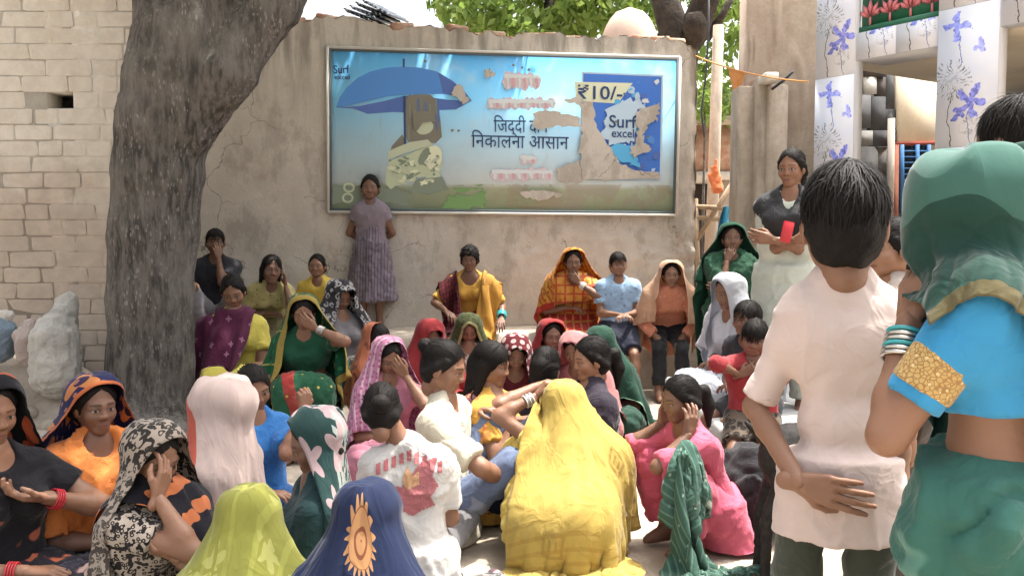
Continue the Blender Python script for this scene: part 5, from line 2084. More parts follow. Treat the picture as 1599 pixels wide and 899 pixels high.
    for gi in g:
        typ, mat, op = gi[0], gi[1], (gi[2] if len(gi) > 2 else {})
        nm = op.get('name')
        gv = op.get('vox', vox * .92)
        F = Field(gv)
        e = op.get('e', .014)
        if typ in ('top', 'blouse', 'wrap'):
            if typ == 'top':
                trunk(F, e)
            elif typ == 'blouse':
                chest(F, e, .04)
                F.cap(che + td * .02, che - td * .125 * w, .165 * w * wd + e, .150 * w * wd + e, .02, (fs, 1.36), flat=True)
            else:
                e = op.get('e', .03)
                trunk(F, e, k=.07)
            sl = op.get('sl', .55)
            fl = op.get('fl', .012)
            for sd in op.get('arms', 'RL'):
                if sl <= 0: continue
                if sl <= 1:
                    b_ = Sh[sd] + (El[sd] - Sh[sd]) * sl
                    F.cap(Sh[sd], Sh[sd] + (b_ - Sh[sd]) * .4, .044 * w + e, .046 * w + e, .035)
                    F.cap(Sh[sd] + (b_ - Sh[sd]) * .15, b_, .047 * w * fb + e, (.046 - .010 * sl) * w * fb + e + fl, .012, flat=True)
                else:
                    F.cap(Sh[sd], El[sd], .048 * w + e, .040 * w + e, .03)
                    b_ = El[sd] + (Wr[sd] - El[sd]) * min(1, sl - 1)
                    F.cap(El[sd], El[sd] + (b_ - El[sd]) * .5, .039 * w + e, .036 * w + e, .02)
                    F.cap(El[sd] + (b_ - El[sd]) * .3, b_, .037 * w + e, .027 * w + e + fl, .01, flat=True)
            hem = op.get('hem', 0)
            if hem:
                d_ = -UP if pose == 'stand' else -td
                F.cap(Pv + UP * .07 * w, Pv + d_ * hem, (.192 * w) * fb + e, (.192 + .10 * op.get('flare', .25)) * w * fb + e + .008, .05, (lf, 1.45), flat=True)
            nk = op.get('neck', .06)
            if nk:
                F.ball(C7 + fs * .080 * w + nd * .045 * w, nk * 1.15 * w, .008, sub=True)
            if op.get('vneck'):
                F.cap(C7 + fs * .07, che + fs * .14, .034, .008, .006, sub=True)
        elif typ == 'cuff':
            for sd in op.get('arms', 'L'):
                d_ = El[sd] - Sh[sd]
                F.cap(Sh[sd] + d_ * op['a'], Sh[sd] + d_ * op['b'], (.046 - .003) * w * fb + e, (.040) * w * fb + e, .005, flat=True)
        elif typ == 'legs' or typ == 'shorts':
            lim = op.get('to', 1.85 if typ == 'legs' else .8)
            F.cap(Pv + lr * hipw * w, Pv - lr * hipw * w, .112 * w * fb + e, None, .05, (lf, 1.08))
            for sd in 'RL':
                if lim <= 1:
                    b_ = Hip[sd] + (Kn[sd] - Hip[sd]) * lim
                    F.cap(Hip[sd], b_, .084 * w * fb + e, .066 * w + e + op.get('fl', .012), .04, flat=False if lim < .3 else True)
                    F.cap(Hip[sd], Hip[sd] * .5 + b_ * .5, .086 * w * fb + e, .078 * w + e, .04)
                else:
                    F.cap(Hip[sd], Kn[sd], .084 * w * fb + e, .058 * w + e, .04)
                    b_ = Kn[sd] + (An[sd] - Kn[sd]) * (lim - 1)
                    F.cap(Kn[sd], Kn[sd] * .5 + b_ * .5, .055 * w + e, .055 * w + e, .02)
                    F.cap(Kn[sd] * .7 + b_ * .3, b_, .055 * w + e, .040 * w + e + op.get('fl', .014), .01, flat=True)
        elif typ == 'saree':
            e = op.get('e', .028)
            k = op.get('k', .11)
            F.cap(Pv + lr * .085 * w + UP * .03, Pv - lr * .085 * w + UP * .03, .112 * w * fb + e, None, k, (lf, 1.05))
            for sd, sg in (('R', 1), ('L', -1)):
                F.cap(Hip[sd], Kn[sd], .086 * w * fb + e, .062 * w + e, k)
                F.cap(Kn[sd], An[sd] + UP * .02, .060 * w + e, .055 * w + e + .01, k)
            kc, ac = (Kn['R'] + Kn['L']) / 2, (An['R'] + An['L']) / 2
            F.cap(kc * .8 + Pv * .2, ac + UP * .03, .09 * w, .10 * w, k)
            if pose in ('squat', 'knees'):
                base = (Pv + ac) / 2; base = base.copy(); base[2] = floor + .045
                F.ell(base, (.22 * w, .22 * w, .075), .08)
            if pose == 'stand':
                F.cap(Pv + UP * .06, ac + UP * .0, .145 * w * fb + e, .19 * w, .06, (lf, 1.25), flat=True)
            if pose == 'cross':
                base = Pv + lf * .17 * w; base[2] = seat + .06
                F.ell(base, (.30 * w, .30 * w, .075), .08)
        elif typ == 'skirt':          # frock hanging from the waist
            F.cap(Pv + UP * .16, Pv + UP * .02, .120 * w + e, .165 * w + e, .03, (lf, 1.15)); F.cap(Pv + UP * .06, Pv - UP * op.get('len', .35), .155 * w + e, .275 * w + e, .03, (lf, 1.1), flat=True)
        elif typ == 'hood':
            e = .02
            c0 = H + Mh @ (np.array([0, -.012, .028]) * hsc)
            F.ell(c0, np.array([.094, .112, .106]) * hsc, .02, Mh)
            F.ell(H + Mh @ (np.array([0, .0, -.06]) * hsc), np.array([.085, .095, .095]) * hsc, .05, Mh)
            F.cap(C7 + fs * .02, che + fs * .03, .085 * w, .12 * w, .07, (fs, 1.1))
            F.cap(Sh['R'], Sh['L'], .072 * w, None, .07)
            for sd in 'RL':
                F.cap(Sh[sd], Sh[sd] + (El[sd] - Sh[sd]) * op.get('cape', .6), .068 * w, .062 * w, .05)
            if op.get('face', True):
                F.ell(H + Mh @ (np.array([0, .105, -.012]) * hsc), np.array([.060, .085, .098]) * hsc, .012, Mh, sub=True)
                F.ell(H + Mh @ (np.array([0, .02, -.004]) * hsc), np.array([.066, .085, .097]) * hsc, .006, Mh, sub=True)
        if F.pr:
            V, Fc = F.mesh()
            if typ == 'hood' or op.get('keep'):
                pass
            amp = op.get('wr', {'saree': .009, 'wrap': .009, 'hood': .006, 'skirt': .009, 'legs': .0045}.get(typ, .0042))
            V = lap(V, Fc, 1, .4)
            V = folds(V, Fc, amp, *op.get('ff', (20, 6) if typ in ('saree', 'skirt', 'wrap') else (15, 8)), seed=seed + len(sims))
            V[:, 2] = np.maximum(V[:, 2], floor + .004)
            ob = mk(nm or {'top': 'shirt', 'blouse': 'blouse', 'cuff': 'sleeve_band', 'legs': 'trousers', 'shorts': 'shorts', 'saree': 'saree', 'wrap': 'shawl', 'hood': 'headscarf', 'skirt': 'skirt'}[typ], V, Fc, mat, o)
            if op.get('label'): ob['label'] = op['label']
            solid += [p for p in F.pr if not p[7]]
            J[typ + '_mesh'] = (V, Fc)
        elif typ in ('veil', 'dupatta'):
            sims.append((typ, mat, op))
        elif typ == 'collar':
            pts = []
            for q in np.linspace(0, 2 * math.pi, 33):
                rr = .064 * w * op.get('rr', 1)
                pts.append(C7 + nd * (.030 - .022 * math.cos(q)) * w + rr * (math.cos(q) * fs * 1.02 + math.sin(q) * rs) - fs * .004)
            MB().tube(pts, .0065, 8, caps=False).build('collar', mat, o, smooth=True)
        elif typ == 'bangles':
            for sd in op.get('on', 'L'):
                ax = nrm(El[sd] - Wr[sd])
                n_ = op.get('n', 4)
                for k in range(n_):
                    c = Wr[sd] + ax * (.025 + .0085 * k) * op.get('sp', 1)
                    u_ = nrm(np.cross(ax, UP)); v_ = np.cross(ax, u_)
                    rr = (.032 + .0005 * k) * w * op.get('rr', 1)
                    pts = [c + rr * (math.cos(q) * u_ + math.sin(q) * v_) for q in np.linspace(0, 2 * math.pi, 19)]
                    MB().tube(pts, op.get('t', .0033), 6, caps=False).build('bangle', mat[k % len(mat)] if isinstance(mat, list) else mat, o, smooth=True)
    for (typ, mat, op) in sims:
        h_ = op.get('h', .024 if Y < 3.8 else .028 if Y < 5 else .034)
        W_, L_c = op.get('W', 1.05), op.get('L', 1.0)
        nw, nl = int(round(W_ / h_)) + 1, int(round(L_c / h_)) + 1
        fld = Field(.02)
        fld.pr = solid
        D, lo2 = fld.grid(pad=.10, margin=.09)
        uu = (np.arange(nw) - (nw - 1) / 2) * h_
        if typ == 'veil':
            front = op.get('front', .10)
            vv = np.arange(nl) * h_ - front
            U, Vv = np.meshgrid(uu, vv)
            U = U + op.get('off', 0.0)
            top = .125 * hsc * (1.08 if hair == 'curly' else 1) + .012
            rho = np.sqrt(U ** 2 + Vv ** 2) + 1e-6
            R0 = .055
            cn = op.get('cone', .62)
            rx = np.minimum(rho, R0) + np.maximum(rho - R0, 0) * cn
            dz = np.maximum(rho - R0, 0) * math.sqrt(1 - cn * cn)
            rx = np.maximum(rx, np.minimum(.135, rho))
            dirx, diry = U / rho, Vv / rho
            hcx, hcy = np.cross(UP, hf), hf
            flatf = nrm(np.array([hy[0], hy[1], 0])) if abs(hp) < 70 else hf
            flatr = np.cross(flatf, UP)
            C_ = H + Mh @ (np.array([0, -.012, 0]) * hsc) + UP * top
            P0 = C_ + (dirx * rx)[..., None] * flatr - (diry * rx * 1.12)[..., None] * flatf - dz[..., None] * UP
            if op.get('tilt'):
                pass
            st = op.get('steps', 72)
        else:
            # strip over a shoulder / knee: op['path'] = list of points the middle line follows
            pts = np.array([np.array(p_, float) for p_ in op['path'](J)])
            dl = np.concatenate([[0], np.cumsum(np.linalg.norm(np.diff(pts, axis=0), axis=1))])
            L_c = op.get('L', dl[-1])
            nl = int(round(L_c / h_)) + 1
            sv = np.arange(nl) * h_ * dl[-1] / L_c
            cen = np.stack([np.interp(sv, dl, pts[:, k]) for k in range(3)], 1)
            wd = np.array(op['wide'](J), float)
            P0 = cen[:, None] + (uu * op.get('gather', .8))[None, :, None] * wd
            st = op.get('steps', 55)
        pins = []
        if typ == 'dupatta':
            for q_ in op.get('pinat', (2,)):
                ir = int(np.argmin(np.abs(sv - dl[q_])))
                pins += [(ir, j, cen[ir] + uu[j] * op.get('gather', .8) * wd * .8 - UP * .015) for j in range(nw // 2 - 1, nw // 2 + 2)]
        if typ == 'veil' and op.get('pin', True):
            jj = np.argsort(np.abs(uu + op.get('off', 0.0)))[:3]
            ii = np.where((vv > -.035) & (vv < .05))[0]
            pins += [(int(i), int(j), P0[i, j] - UP * .012) for i in ii for j in jj]
        for (i, j, tg_) in op.get('pins', []):
            t3 = tg_(J) if callable(tg_) else tg_
            pins.append((int(i * (nl - 1)), int(j * (nw - 1)), t3))
        Q = drape(P0, h_, h_, (D, lo2, .02), st, floor, pins, op.get('iters', 6), op.get('thick', .016), op.get('fric', .55), seed=seed)
        Q = refine(Q)
        if Y < 2.6: Q = refine(Q)
        k2 = (Q.shape[0] - 1) / (nl - 1)
        i_, j_ = np.meshgrid(np.arange(Q.shape[0]), np.arange(Q.shape[1]), indexing='ij')
        Fq = grid_faces(Q.shape[0], Q.shape[1])
        nq = vnormals(Q.reshape(-1, 3), Fq)
        uq = (j_ * h_ / k2 - W_ / 2 + op.get('off', 0.0)).ravel()
        if typ == 'veil':
            vq = (i_ * h_ / k2 - op.get('front', .10)).ravel()
            rq, aq = np.hypot(uq, vq), np.arctan2(uq, vq)
            wq = vnoise(np.stack([uq * 4, vq * 4, uq * 0 + seed], 1), 3) * .25
            n1 = vnoise(np.stack([aq * 4.6 + wq * 2, rq * 1.6, uq * 0 + seed * 1.7], 1), 1)
            n2 = vnoise(np.stack([aq * 2.3 + wq, rq * 2.2, uq * 0 + seed * .7], 1), 2)
            n4 = vnoise(np.stack([aq * 10 + wq * 3, rq * 2.4, uq * 0 + seed * 2.3], 1), 7)
            n3 = vnoise(np.stack([uq * 16 + vq * 5, vq * 9, uq * 0 + seed], 1), 5)
            ramp = np.clip((rq - op.get('r0', .07)) / op.get('r1', .26), 0, 1)
            dq = op.get('fold', .013) * ramp * (1.5 * np.clip(1 - 2.1 * np.abs(n1), 0, 1) ** 1.4 + .8 * np.maximum(n2, -.3)) + .0045 * np.clip(1 - 3 * np.abs(n3), 0, 1) ** 1.4 + .0065 * ramp * np.clip(1 - 2.6 * np.abs(n4), 0, 1) ** 1.2
            if ((Q.reshape(-1, 3) - (H - UP * .15)) * nq).sum() < 0: nq = -nq
        else:
            vq = (i_ * h_ / k2).ravel()
            wq = vnoise(np.stack([uq * 5, vq * 3, uq * 0 + seed], 1), 3)
            n1 = vnoise(np.stack([uq * 22 + wq * .8, vq * 2.0, uq * 0 + seed], 1), 1)
            dq = op.get('fold', .010) * (1.4 * np.clip(1 - 2.1 * np.abs(n1), 0, 1) ** 1.3 - .2)
            if ((Q.reshape(-1, 3) - che) * nq).sum() < 0: nq = -nq
        Q = Q + (nq * dq[:, None]).reshape(Q.shape)
        Q[..., 2] = np.maximum(Q[..., 2], floor + .004)
        uvs = np.stack([(j_ * h_ / k2).ravel(), (i_ * h_ / k2).ravel()], 1)
        V = Q.reshape(-1, 3)
        ob = mk(op.get('name', 'veil' if typ == 'veil' else 'dupatta'), V, Fq, mat, o, uv=uvs)
        md = ob.modifiers.new('thick', 'SOLIDIFY'); md.thickness = .0012; md.offset = 1
        if op.get('label'): ob['label'] = op['label']
    if extra: extra(J)
    PEOPLE.append((label, round(time.time() - t_0, 2)))
    return J
# ------------------------------------------------------------------ the crowd
def L_(r, g, b, k=.76):
    o = []
    for x in (r, g, b):
        x /= 255
        o.append(x / 12.92 if x <= .04045 else ((x + .055) / 1.055) ** 2.4)
    g = .3 * o[0] + .5 * o[1] + .2 * o[2]
    return tuple(min(.64, k * (.88 * x + .12 * g)) for x in o)


fa = fabric
m_silver = metal('silver_bangle', (.6, .58, .55), .3)
m_gold = metal('gold_bangle', (.6, .42, .14), .35)
m_teal = flat('teal_glass_bangle', col=(.05, .32, .34), rough=.2)
m_red = flat('red_glass_bangle', col=(.45, .03, .04), rough=.2)
m_whb = flat('white_bangle', col=(.7, .68, .62), rough=.3)


def over(sd, front=.45, back=.4, inn=.3):
    def p(J):
        t = J['Sh'][sd] * (1 - inn) + J['C7'] * inn + UP * .065
        fs = J['fs']
        return [t - fs * .17 - UP * back, t - fs * .13 - UP * .05, t, t + fs * .13 - UP * .03, t + fs * .19 - UP * front]
    return p


def axis(J):
    return J['rs']


PRINT = dict
# ---- back row, on the ledge and the platform -----------------------------------------------
grey = fa('grey_frock', L_(132, 120, 132), [dict(k='stripes', c=L_(100, 88, 98), s=38, z=.35)])
person('girl standing on the ledge against the wall in a grey-brown pleated frock', (578, 293, 8.1), 'stand', 2, seat=.5, hair='bun', skin='dark', hs=1.14, wd=.84, R_='back', L_='back', Re=(515, 365, -.05), Le=(642, 365, -.05), hp=4,
       kid=True, g=[('top', fa('grey_top', L_(140, 126, 136)), dict(sl=.5, neck=.05)), ('skirt', grey, dict(len=.47, wr=.012, ff=(34, 2.5)))], group='children by the wall')
person('small dark boy in a black shirt peeping from behind the tree trunk', (336, 378, 7.55), 'squat', 15, 1.40, seat=.5, floor=.5, sex='m', skin='dark', hair='short', L_='face', R_='knee',
       kid=True, g=[('top', fa('black_tee', (.022, .022, .028)), dict(sl=.7)), ('legs', fa('pale_grey_trousers', L_(150, 146, 150)))])
person('girl in yellow kameez with purple dupatta over one shoulder beside the tree trunk', (364, 455, 5.9), 'chair', 12, 1.55, seat=.24, floor=0, hair='bun', skin='mid', hp=24, hr=-6, R_='lap', L_='lap',
       g=[('top', fa('yellow_kameez', L_(214, 196, 66)), dict(sl=.6, hem=.2)), ('legs', fa('yellow_salwar', L_(206, 190, 60)), dict(e=.03, wr=.008)),
          ('dupatta', fa('purple_dupatta', L_(104, 34, 72), [dict(k='bloom', c=L_(180, 120, 150), s=9, z=.018, n=4)], uv=True), dict(path=over('R', .52, .5, .25), wide=axis, W=.62, L=1.25, gather=.62))])
person('woman with loose dark hair in an olive-yellow blouse holding a hand to her ear', (424, 420, 7.25), 'chair', 25, 1.55, seat=.5, hair='loose', skin='dark', hp=5, hr=6, L_='cheek', R_='lap', hs=1.12,
       g=[('top', fa('olive_blouse', L_(176, 164, 100), [dict(k='dots', c=L_(140, 120, 60), s=22, z=.22)]), dict(sl=.8)), ('saree', fa('olive_skirt', L_(120, 110, 70)))])
person('child with tied-back hair in a yellow top sitting against the wall', (495, 415, 7.6), 'chair', -4, 1.45, seat=.5, hair='bun', skin='mid', R_='lap', L_='lap',
       kid=True, g=[('top', fa('bright_yellow_top', L_(226, 190, 50)), dict(sl=.7)), ('legs', fa('brown_legs', L_(90, 70, 55)))], group='children by the wall')
bw_ = fa('black_white_print', L_(62, 60, 64), [dict(k='leopard', c=L_(190, 186, 184), s=26, z=.50), dict(k='blotch', c=L_(35, 33, 36), s=60, z=.56)], uv=True)
person('woman whose face is hidden under a black and white printed scarf', (531, 462, 6.35), 'chair', 40, 1.55, seat=.24, floor=0, hair='low', skin='mid', hp=25, R_='lap', L_='lap',
       g=[('top', fa('grey_kurta', L_(120, 116, 118)), dict(sl=.8)), ('saree', fa('grey_print_skirt', L_(110, 106, 104), [dict(k='leopard', c=L_(170, 168, 165), s=20)])),
          ('veil', bw_, dict(W=.80, L=.85, front=.16))])
green_s = fa('green_saree', L_(24, 104, 66), [dict(k='stripes', c=L_(196, 170, 70), s=5.2, z=.05), dict(k='dots', c=L_(60, 150, 90), s=16, z=.2)], border=[(.045, L_(190, 160, 60), 1.1, 1.15, 'flr')], uv=True)
person('woman in a green saree with gold stripes, hand pressed to her brow', (474, 487, 5.6), 'chair', 12, 1.55, seat=.24, floor=.0, hair='low', skin='mid', hp=22, L_='brow', Le=(560, 545, -.1), R_='knee',
       g=[('blouse', fa('green_blouse', L_(20, 84, 56)), dict(sl=.5)),
          ('saree', fa('green_red_skirt', L_(24, 92, 60), [dict(k='band', c=L_(190, 48, 34), lo=-.30, hi=-.13, dir=(.96, .0, .28)), dict(k='band', c=L_(224, 150, 44), lo=-.13, hi=.0, dir=(.96, .0, .28)), dict(k='band', c=L_(170, 40, 34), lo=.10, hi=.17, dir=(.96, 0, .28)), dict(k='dots', c=L_(210, 190, 70), s=18, z=.16)])),
          ('veil', green_s, dict(W=1.1, L=1.15, front=.10)), ('bangles', m_silver, dict(on='L', n=5))])
person('curly-haired woman in a golden yellow blouse seated on the ledge below the billboard', (733, 404, 7.65), 'chair', -4, 1.58, seat=.5, hair='curly', skin='dark', hp=12, R_=(697, 486, -.22), L_=(783, 497, -.12), Le=(776, 460, .1), Re=(672, 470, 0),
       g=[('top', fa('golden_blouse', L_(226, 168, 40)), dict(sl=.9, neck=.085, hem=.1)), ('saree', fa('golden_skirt', L_(150, 60, 40))),
          ('dupatta', fa('red_check_cloth', L_(128, 30, 40), [dict(k='checks', c=L_(70, 24, 34), s=26, z=.3, dir2=(0, 1, 0))], uv=True), dict(path=over('R', .36, .3, .1), wide=axis, W=.34, L=.95, gather=.7)),
          ('dupatta', fa('amber_cloth', L_(232, 168, 44), uv=True), dict(path=over('L', .40, .3, .1), wide=axis, W=.30, L=.95, gather=.7)), ('bangles', m_teal, dict(on='L', n=7, rr=1.25, t=.006))])
yr = fa('yellow_red_saree', L_(232, 170, 36), [dict(k='stripes', c=L_(206, 92, 30), s=17, z=.34, dir=(.5, 1, 0), warp=.04), dict(k='dots', c=L_(190, 50, 30), s=22, z=.2)], border=[(.05, L_(196, 50, 34), 1.05, 1.0, 'lr')], uv=True)
person('woman in a bright yellow and red checked saree on the ledge, veil round her face', (895, 408, 7.65), 'chair', 0, 1.62, seat=.5, hair='low', skin='dark', hp=8, L_='chin', Le=(944, 468, -.15), R_='lap',
       g=[('wrap', fa('yellow_red_drape', L_(228, 160, 36), [dict(k='checks', c=L_(200, 60, 34), s=13, z=.2), dict(k='blotch', c=L_(206, 92, 30), s=18, z=.58)]), dict(sl=.7, neck=.05)), ('saree', fa('red_check_saree', L_(206, 44, 34), [dict(k='checks', c=L_(226, 140, 50), s=15, z=.22)])),
          ('veil', yr, dict(W=1.05, L=1.0, front=.085)), ('bangles', m_whb, dict(on='L', n=5))])
person('barefoot boy in a pale blue T-shirt and navy shorts on the ledge', (965, 413, 7.55), 'chair', 6, 1.42, seat=.5, sex='m', hair='short', skin='mid', R_='lap', L_='lap',
       kid=True, g=[('top', fa('pale_blue_tee', L_(150, 184, 216), [dict(k='blotch', c=L_(110, 130, 170), s=30, z=.62)]), dict(sl=.65)), ('shorts', fa('navy_shorts', L_(44, 48, 66)), dict(to=.85))])
person('girl in a peach headscarf and peach kurta seated at the right end of the ledge', (1048, 428, 7.35), 'chair', -4, 1.55, seat=.47, floor=0, hair='low', skin='mid', hp=4, R_='knee', L_='knee',
       g=[('top', fa('peach_kurta', L_(226, 140, 104, .9), [dict(k='dots', c=L_(240, 190, 160), s=26, z=.2)]), dict(sl=1.7, hem=.15, neck=0, wr=.006)), ('veil', fa('peach_scarf', L_(246, 176, 140, .9), uv=True), dict(W=.95, L=.62, front=.085, name='headscarf', h=.026)), ('legs', fa('black_leggings', (.018, .018, .02)), dict(e=.01))])

# ---- second row, on the ground ------------------------------------------------------------
def ground_woman(label, head, yaw, veil, blouse=None, skirt=None, **k):
    op = dict(W=1.05, L=.95, front=.10)
    op.update(k.pop('vo', {}))
    bl = blouse or veil
    kw = dict(hair='low', skin='mid', R_='lap', L_='lap', h=1.56)
    kw.update(k)
    extra_g = kw.pop('xg', [])
    return person(label, head, kw.pop('pose', 'cross'), yaw, g=[('top', blouse, dict(sl=.6)), ('saree', skirt or blouse), ('veil', veil, op)] + extra_g, **kw)


ground_woman('woman in an orange veil bowed towards the middle, dark hair showing in front', (590, 530, 6.0), 70, fa('orange_veil', L_(222, 128, 84), [dict(k='blotch', c=L_(150, 84, 60), s=12, z=.6)], uv=True), fa('orange_blouse', L_(214, 110, 70)), hp=20, vo=dict(front=.02))
ground_woman('woman in a pink printed veil with a hand to the side of her head', (606, 556, 5.1), 30, fa('pink_print_veil', L_(216, 140, 176), [dict(k='stripes', c=L_(236, 200, 214), s=24, z=.3, dir=(0, 1, 0)), dict(k='dots', c=L_(190, 96, 140), s=34, z=.25)], uv=True), fa('pink_blouse', L_(196, 120, 140)), hp=30, L_='brow', Le=(655, 610, -.2))
ground_woman('woman hidden under a plain brick-red veil', (672, 524, 6.2), 25, fa('brick_red_veil', L_(178, 46, 50), uv=True), fa('dark_red_blouse', L_(120, 40, 44)), hp=25, vo=dict(front=.15))
ground_woman('woman hidden under a dark olive-green veil below the curly-haired woman', (732, 513, 6.5), 5, fa('olive_veil', L_(84, 92, 48), [dict(k='dots', c=L_(60, 66, 40), s=30, z=.25)], border=[(.02, L_(190, 180, 120), 1.05, .95, 'flr')], uv=True), fa('cream_brown_blouse', L_(190, 170, 150), [dict(k='blotch', c=L_(110, 80, 66), s=14, z=.52)]), hp=30, vo=dict(front=.15))
ground_woman('woman hidden under a dark red veil with white dots', (805, 550, 5.7), 5, fa('red_dot_veil', L_(120, 26, 40), [dict(k='dots', c=L_(224, 196, 190), s=20, z=.30, r=.25)], uv=True), fa('maroon_blouse', L_(110, 30, 40)), hp=32, vo=dict(front=.16))
ground_woman('woman with a red veil open around her face, in front of the yellow-red saree', (861, 523, 6.2), 12, fa('scarlet_veil', L_(176, 44, 46), [dict(k='blotch', c=L_(120, 26, 34), s=20, z=.6)], uv=True), fa('scarlet_blouse', L_(150, 40, 44)), skin='dark', hp=10, vo=dict(front=.085))
ground_woman('woman hidden under a plain salmon-pink veil', (898, 545, 5.8), -25, fa('salmon_veil', L_(226, 150, 148), uv=True), fa('salmon_blouse', L_(200, 120, 120)), hp=25, vo=dict(front=.14))
ground_woman('woman hidden under a dark bottle-green veil with a light edge', (937, 536, 6.0), -30, fa('bottle_veil', L_(38, 84, 66), border=[(.02, L_(150, 190, 160), 1.05, .95, 'lr')], uv=True), fa('bottle_blouse', L_(30, 70, 56)), hp=20, vo=dict(front=.13))

# ---- the group in the middle --------------------------------------------------------------
denim = fa('light_jeans', L_(110, 126, 160), [dict(k='blotch', c=L_(150, 158, 174), s=5, z=.54)], rough=.9)
person('young man with a topknot in a cream shirt and faded jeans, facing right', (694, 572, 4.0), 'knees', 78, 1.62, sex='m', hair='topknot', skin='mid', hp=18, lean=70, R_=(792, 752, -.10), Re=(735, 715, -.25), L_='knee', Rf=(860, 805, .08), Rk=(750, 715, -.2), Lf=(835, 765, .25), Lk=(770, 680, .2),
       g=[('top', fa('cream_shirt', L_(214, 204, 180)), dict(sl=.85, hem=.12, fl=.02, wr=.0055)), ('legs', denim, dict(e=.018, wr=.006, to=1.9))])
person('woman in a mustard-yellow blouse with loose dark hair reaching an arm out', (768, 568, 4.35), 'knees', 72, 1.56, hair='long', skin='mid', hp=12, lean=80, R_='knee', L_=(838, 603, .0), Le=(800, 622, -.05), Ld=((1, .1, .1), (0, .3, -1)),
       g=[('top', fa('mustard_blouse', L_(226, 166, 44), [dict(k='blotch', c=L_(200, 120, 40), s=9, z=.62)]), dict(sl=.6, hem=.2, wr=.0055, neck=.075)), ('legs', fa('navy_salwar', L_(38, 42, 66)), dict(e=.03, wr=.008))])
person('dark-haired girl in black bent forward behind the yellow veil', (853, 572, 4.7), 'cross', 150, 1.52, hair='loose', skin='mid', hp=20, R_='lap', L_='lap',
       g=[('top', fa('black_kurta', (.03, .026, .035)), dict(sl=1)), ('saree', fa('black_skirt', (.03, .028, .032)))])
def flower_clip(J):
    c = J['H'] + J['Mh'] @ np.array([.082, -.02, .02])
    m = MB()
    for k in range(7):
        a = k * 2 * math.pi / 7
        u = J['rs'] * math.cos(a) + UP * math.sin(a)
        n = nrm(np.array([.2, -1, .1])); v = np.cross(n, u)
        m.add([c, c + u * .022 + v * .011 + n * .006, c + u * .036, c + u * .022 - v * .011 + n * .006], [[0, 1, 2, 3]])
    m.build('flower_clip', flat('yellow_clip', col=(.75, .6, .12)), J['o'])
person('girl in profile with tied hair, dark waistcoat and pale lilac sleeves, facing left', (922, 560, 4.5), 'cross', -72, 1.56, hair='pony', skin='light', hp=10, R_='lap', L_='lap', extra=lambda J: None,
       g=[('top', fa('lilac_shirt', L_(206, 186, 206)), dict(sl=1.6, wr=.0055)), ('blouse', fa('plum_waistcoat', L_(52, 44, 58)), dict(sl=.35, e=.026)), ('saree', fa('dark_plum_skirt', L_(60, 50, 60)))])
PEOPLE_FLOWER = None
yel = fa('lemon_saree', L_(222, 190, 80, .72), [dict(k='square', c=L_(150, 110, 40), at=(.46, .30), z=.035), dict(k='square', c=L_(176, 140, 50), at=(.22, .70), z=.045, a=.5),
    dict(k='stripes', c=L_(190, 150, 50), s=18, z=.3, dir=(.3, 1, 0), lim=(1, .62, .86), fade=.45), dict(k='crackle', c=L_(170, 132, 44), s=14, z=.06, lim=(1, .88, 1.12), fade=.6)], border=[(.02, L_(190, 150, 50), 1.15, 1.4, 'b')], uv=True, var=.1)
person('woman squatting in the middle under a long lemon-yellow saree veil, back turned', (882, 634, 3.95), 'squat', 170, 1.50, hair='low', skin='mid', hp=20, L_=(838, 618, .04), Le=(808, 705, -.08), Lh='fist', R_=(890, 705, .26), Re=(925, 760, .2), wd=.8, Ld=((.3, .2, 1), (1, .3, 0)),
       g=[('blouse', fa('lemon_blouse', L_(222, 192, 72)), dict(sl=.45)), ('saree', fa('lemon_skirt', L_(224, 192, 70)), dict(e=.05, wr=.012, ff=(15, 3))),
          ('veil', yel, dict(W=.78, L=1.0, front=.18, h=.02, steps=110, cone=.60, off=.13, fold=.015, pins=[(.10, .06, lambda J: J['Wr']['L'] + J['Hd']['L'] * .07), (.24, 0, lambda J: J['Wr']['L'] * .6 + J['El']['L'] * .4 + J['rs'] * .06 - J['fs'] * .02)])), ('bangles', [m_whb, m_silver], dict(on='L', n=5))])
person('girl in a pink kurta squatting with her cheek on her hand, facing left', (1062, 622, 3.85), 'squat', -70, 1.50, hair='pony', skin='dark', hp=14, R_='cheek', L_='cheek', lyaw=-70, Le=(975, 690, -.2), Re=(985, 690, .1), ns=1200,
       g=[('top', fa('rose_kurta', L_(222, 92, 122)), dict(sl=.95, hem=.34, wr=.006)), ('legs', fa('rose_salwar', L_(214, 84, 114)), dict(e=.03, wr=.008)),
          ('dupatta', fa('sage_dupatta', L_(70, 112, 96), [dict(k='stripes', c=L_(104, 146, 130), s=30, z=.25), dict(k='dots', c=L_(150, 180, 165), s=12, z=.07)], border=[(.03, L_(176, 186, 166), .62, 1.2, 'fb')], uv=True),
           dict(path=lambda J: [J['Sh']['L'] + J['lf'] * -.1 + UP * .07, J['El']['L'] * .5 + J['Sh']['L'] * .5 + UP * .08, (J['El']['L'] + J['Kn']['L']) / 2 + UP * .12 - J['lr'] * .10, J['Kn']['L'] - J['lr'] * .24 - UP * .15, J['An']['L'] - J['lr'] * .26 - J['lf'] * .1], pinat=(1, 2), wide=lambda J: J['lf'], W=.62, L=1.15, gather=.62))])
tee = fa('white_tee', L_(226, 222, 216), bump=.2)
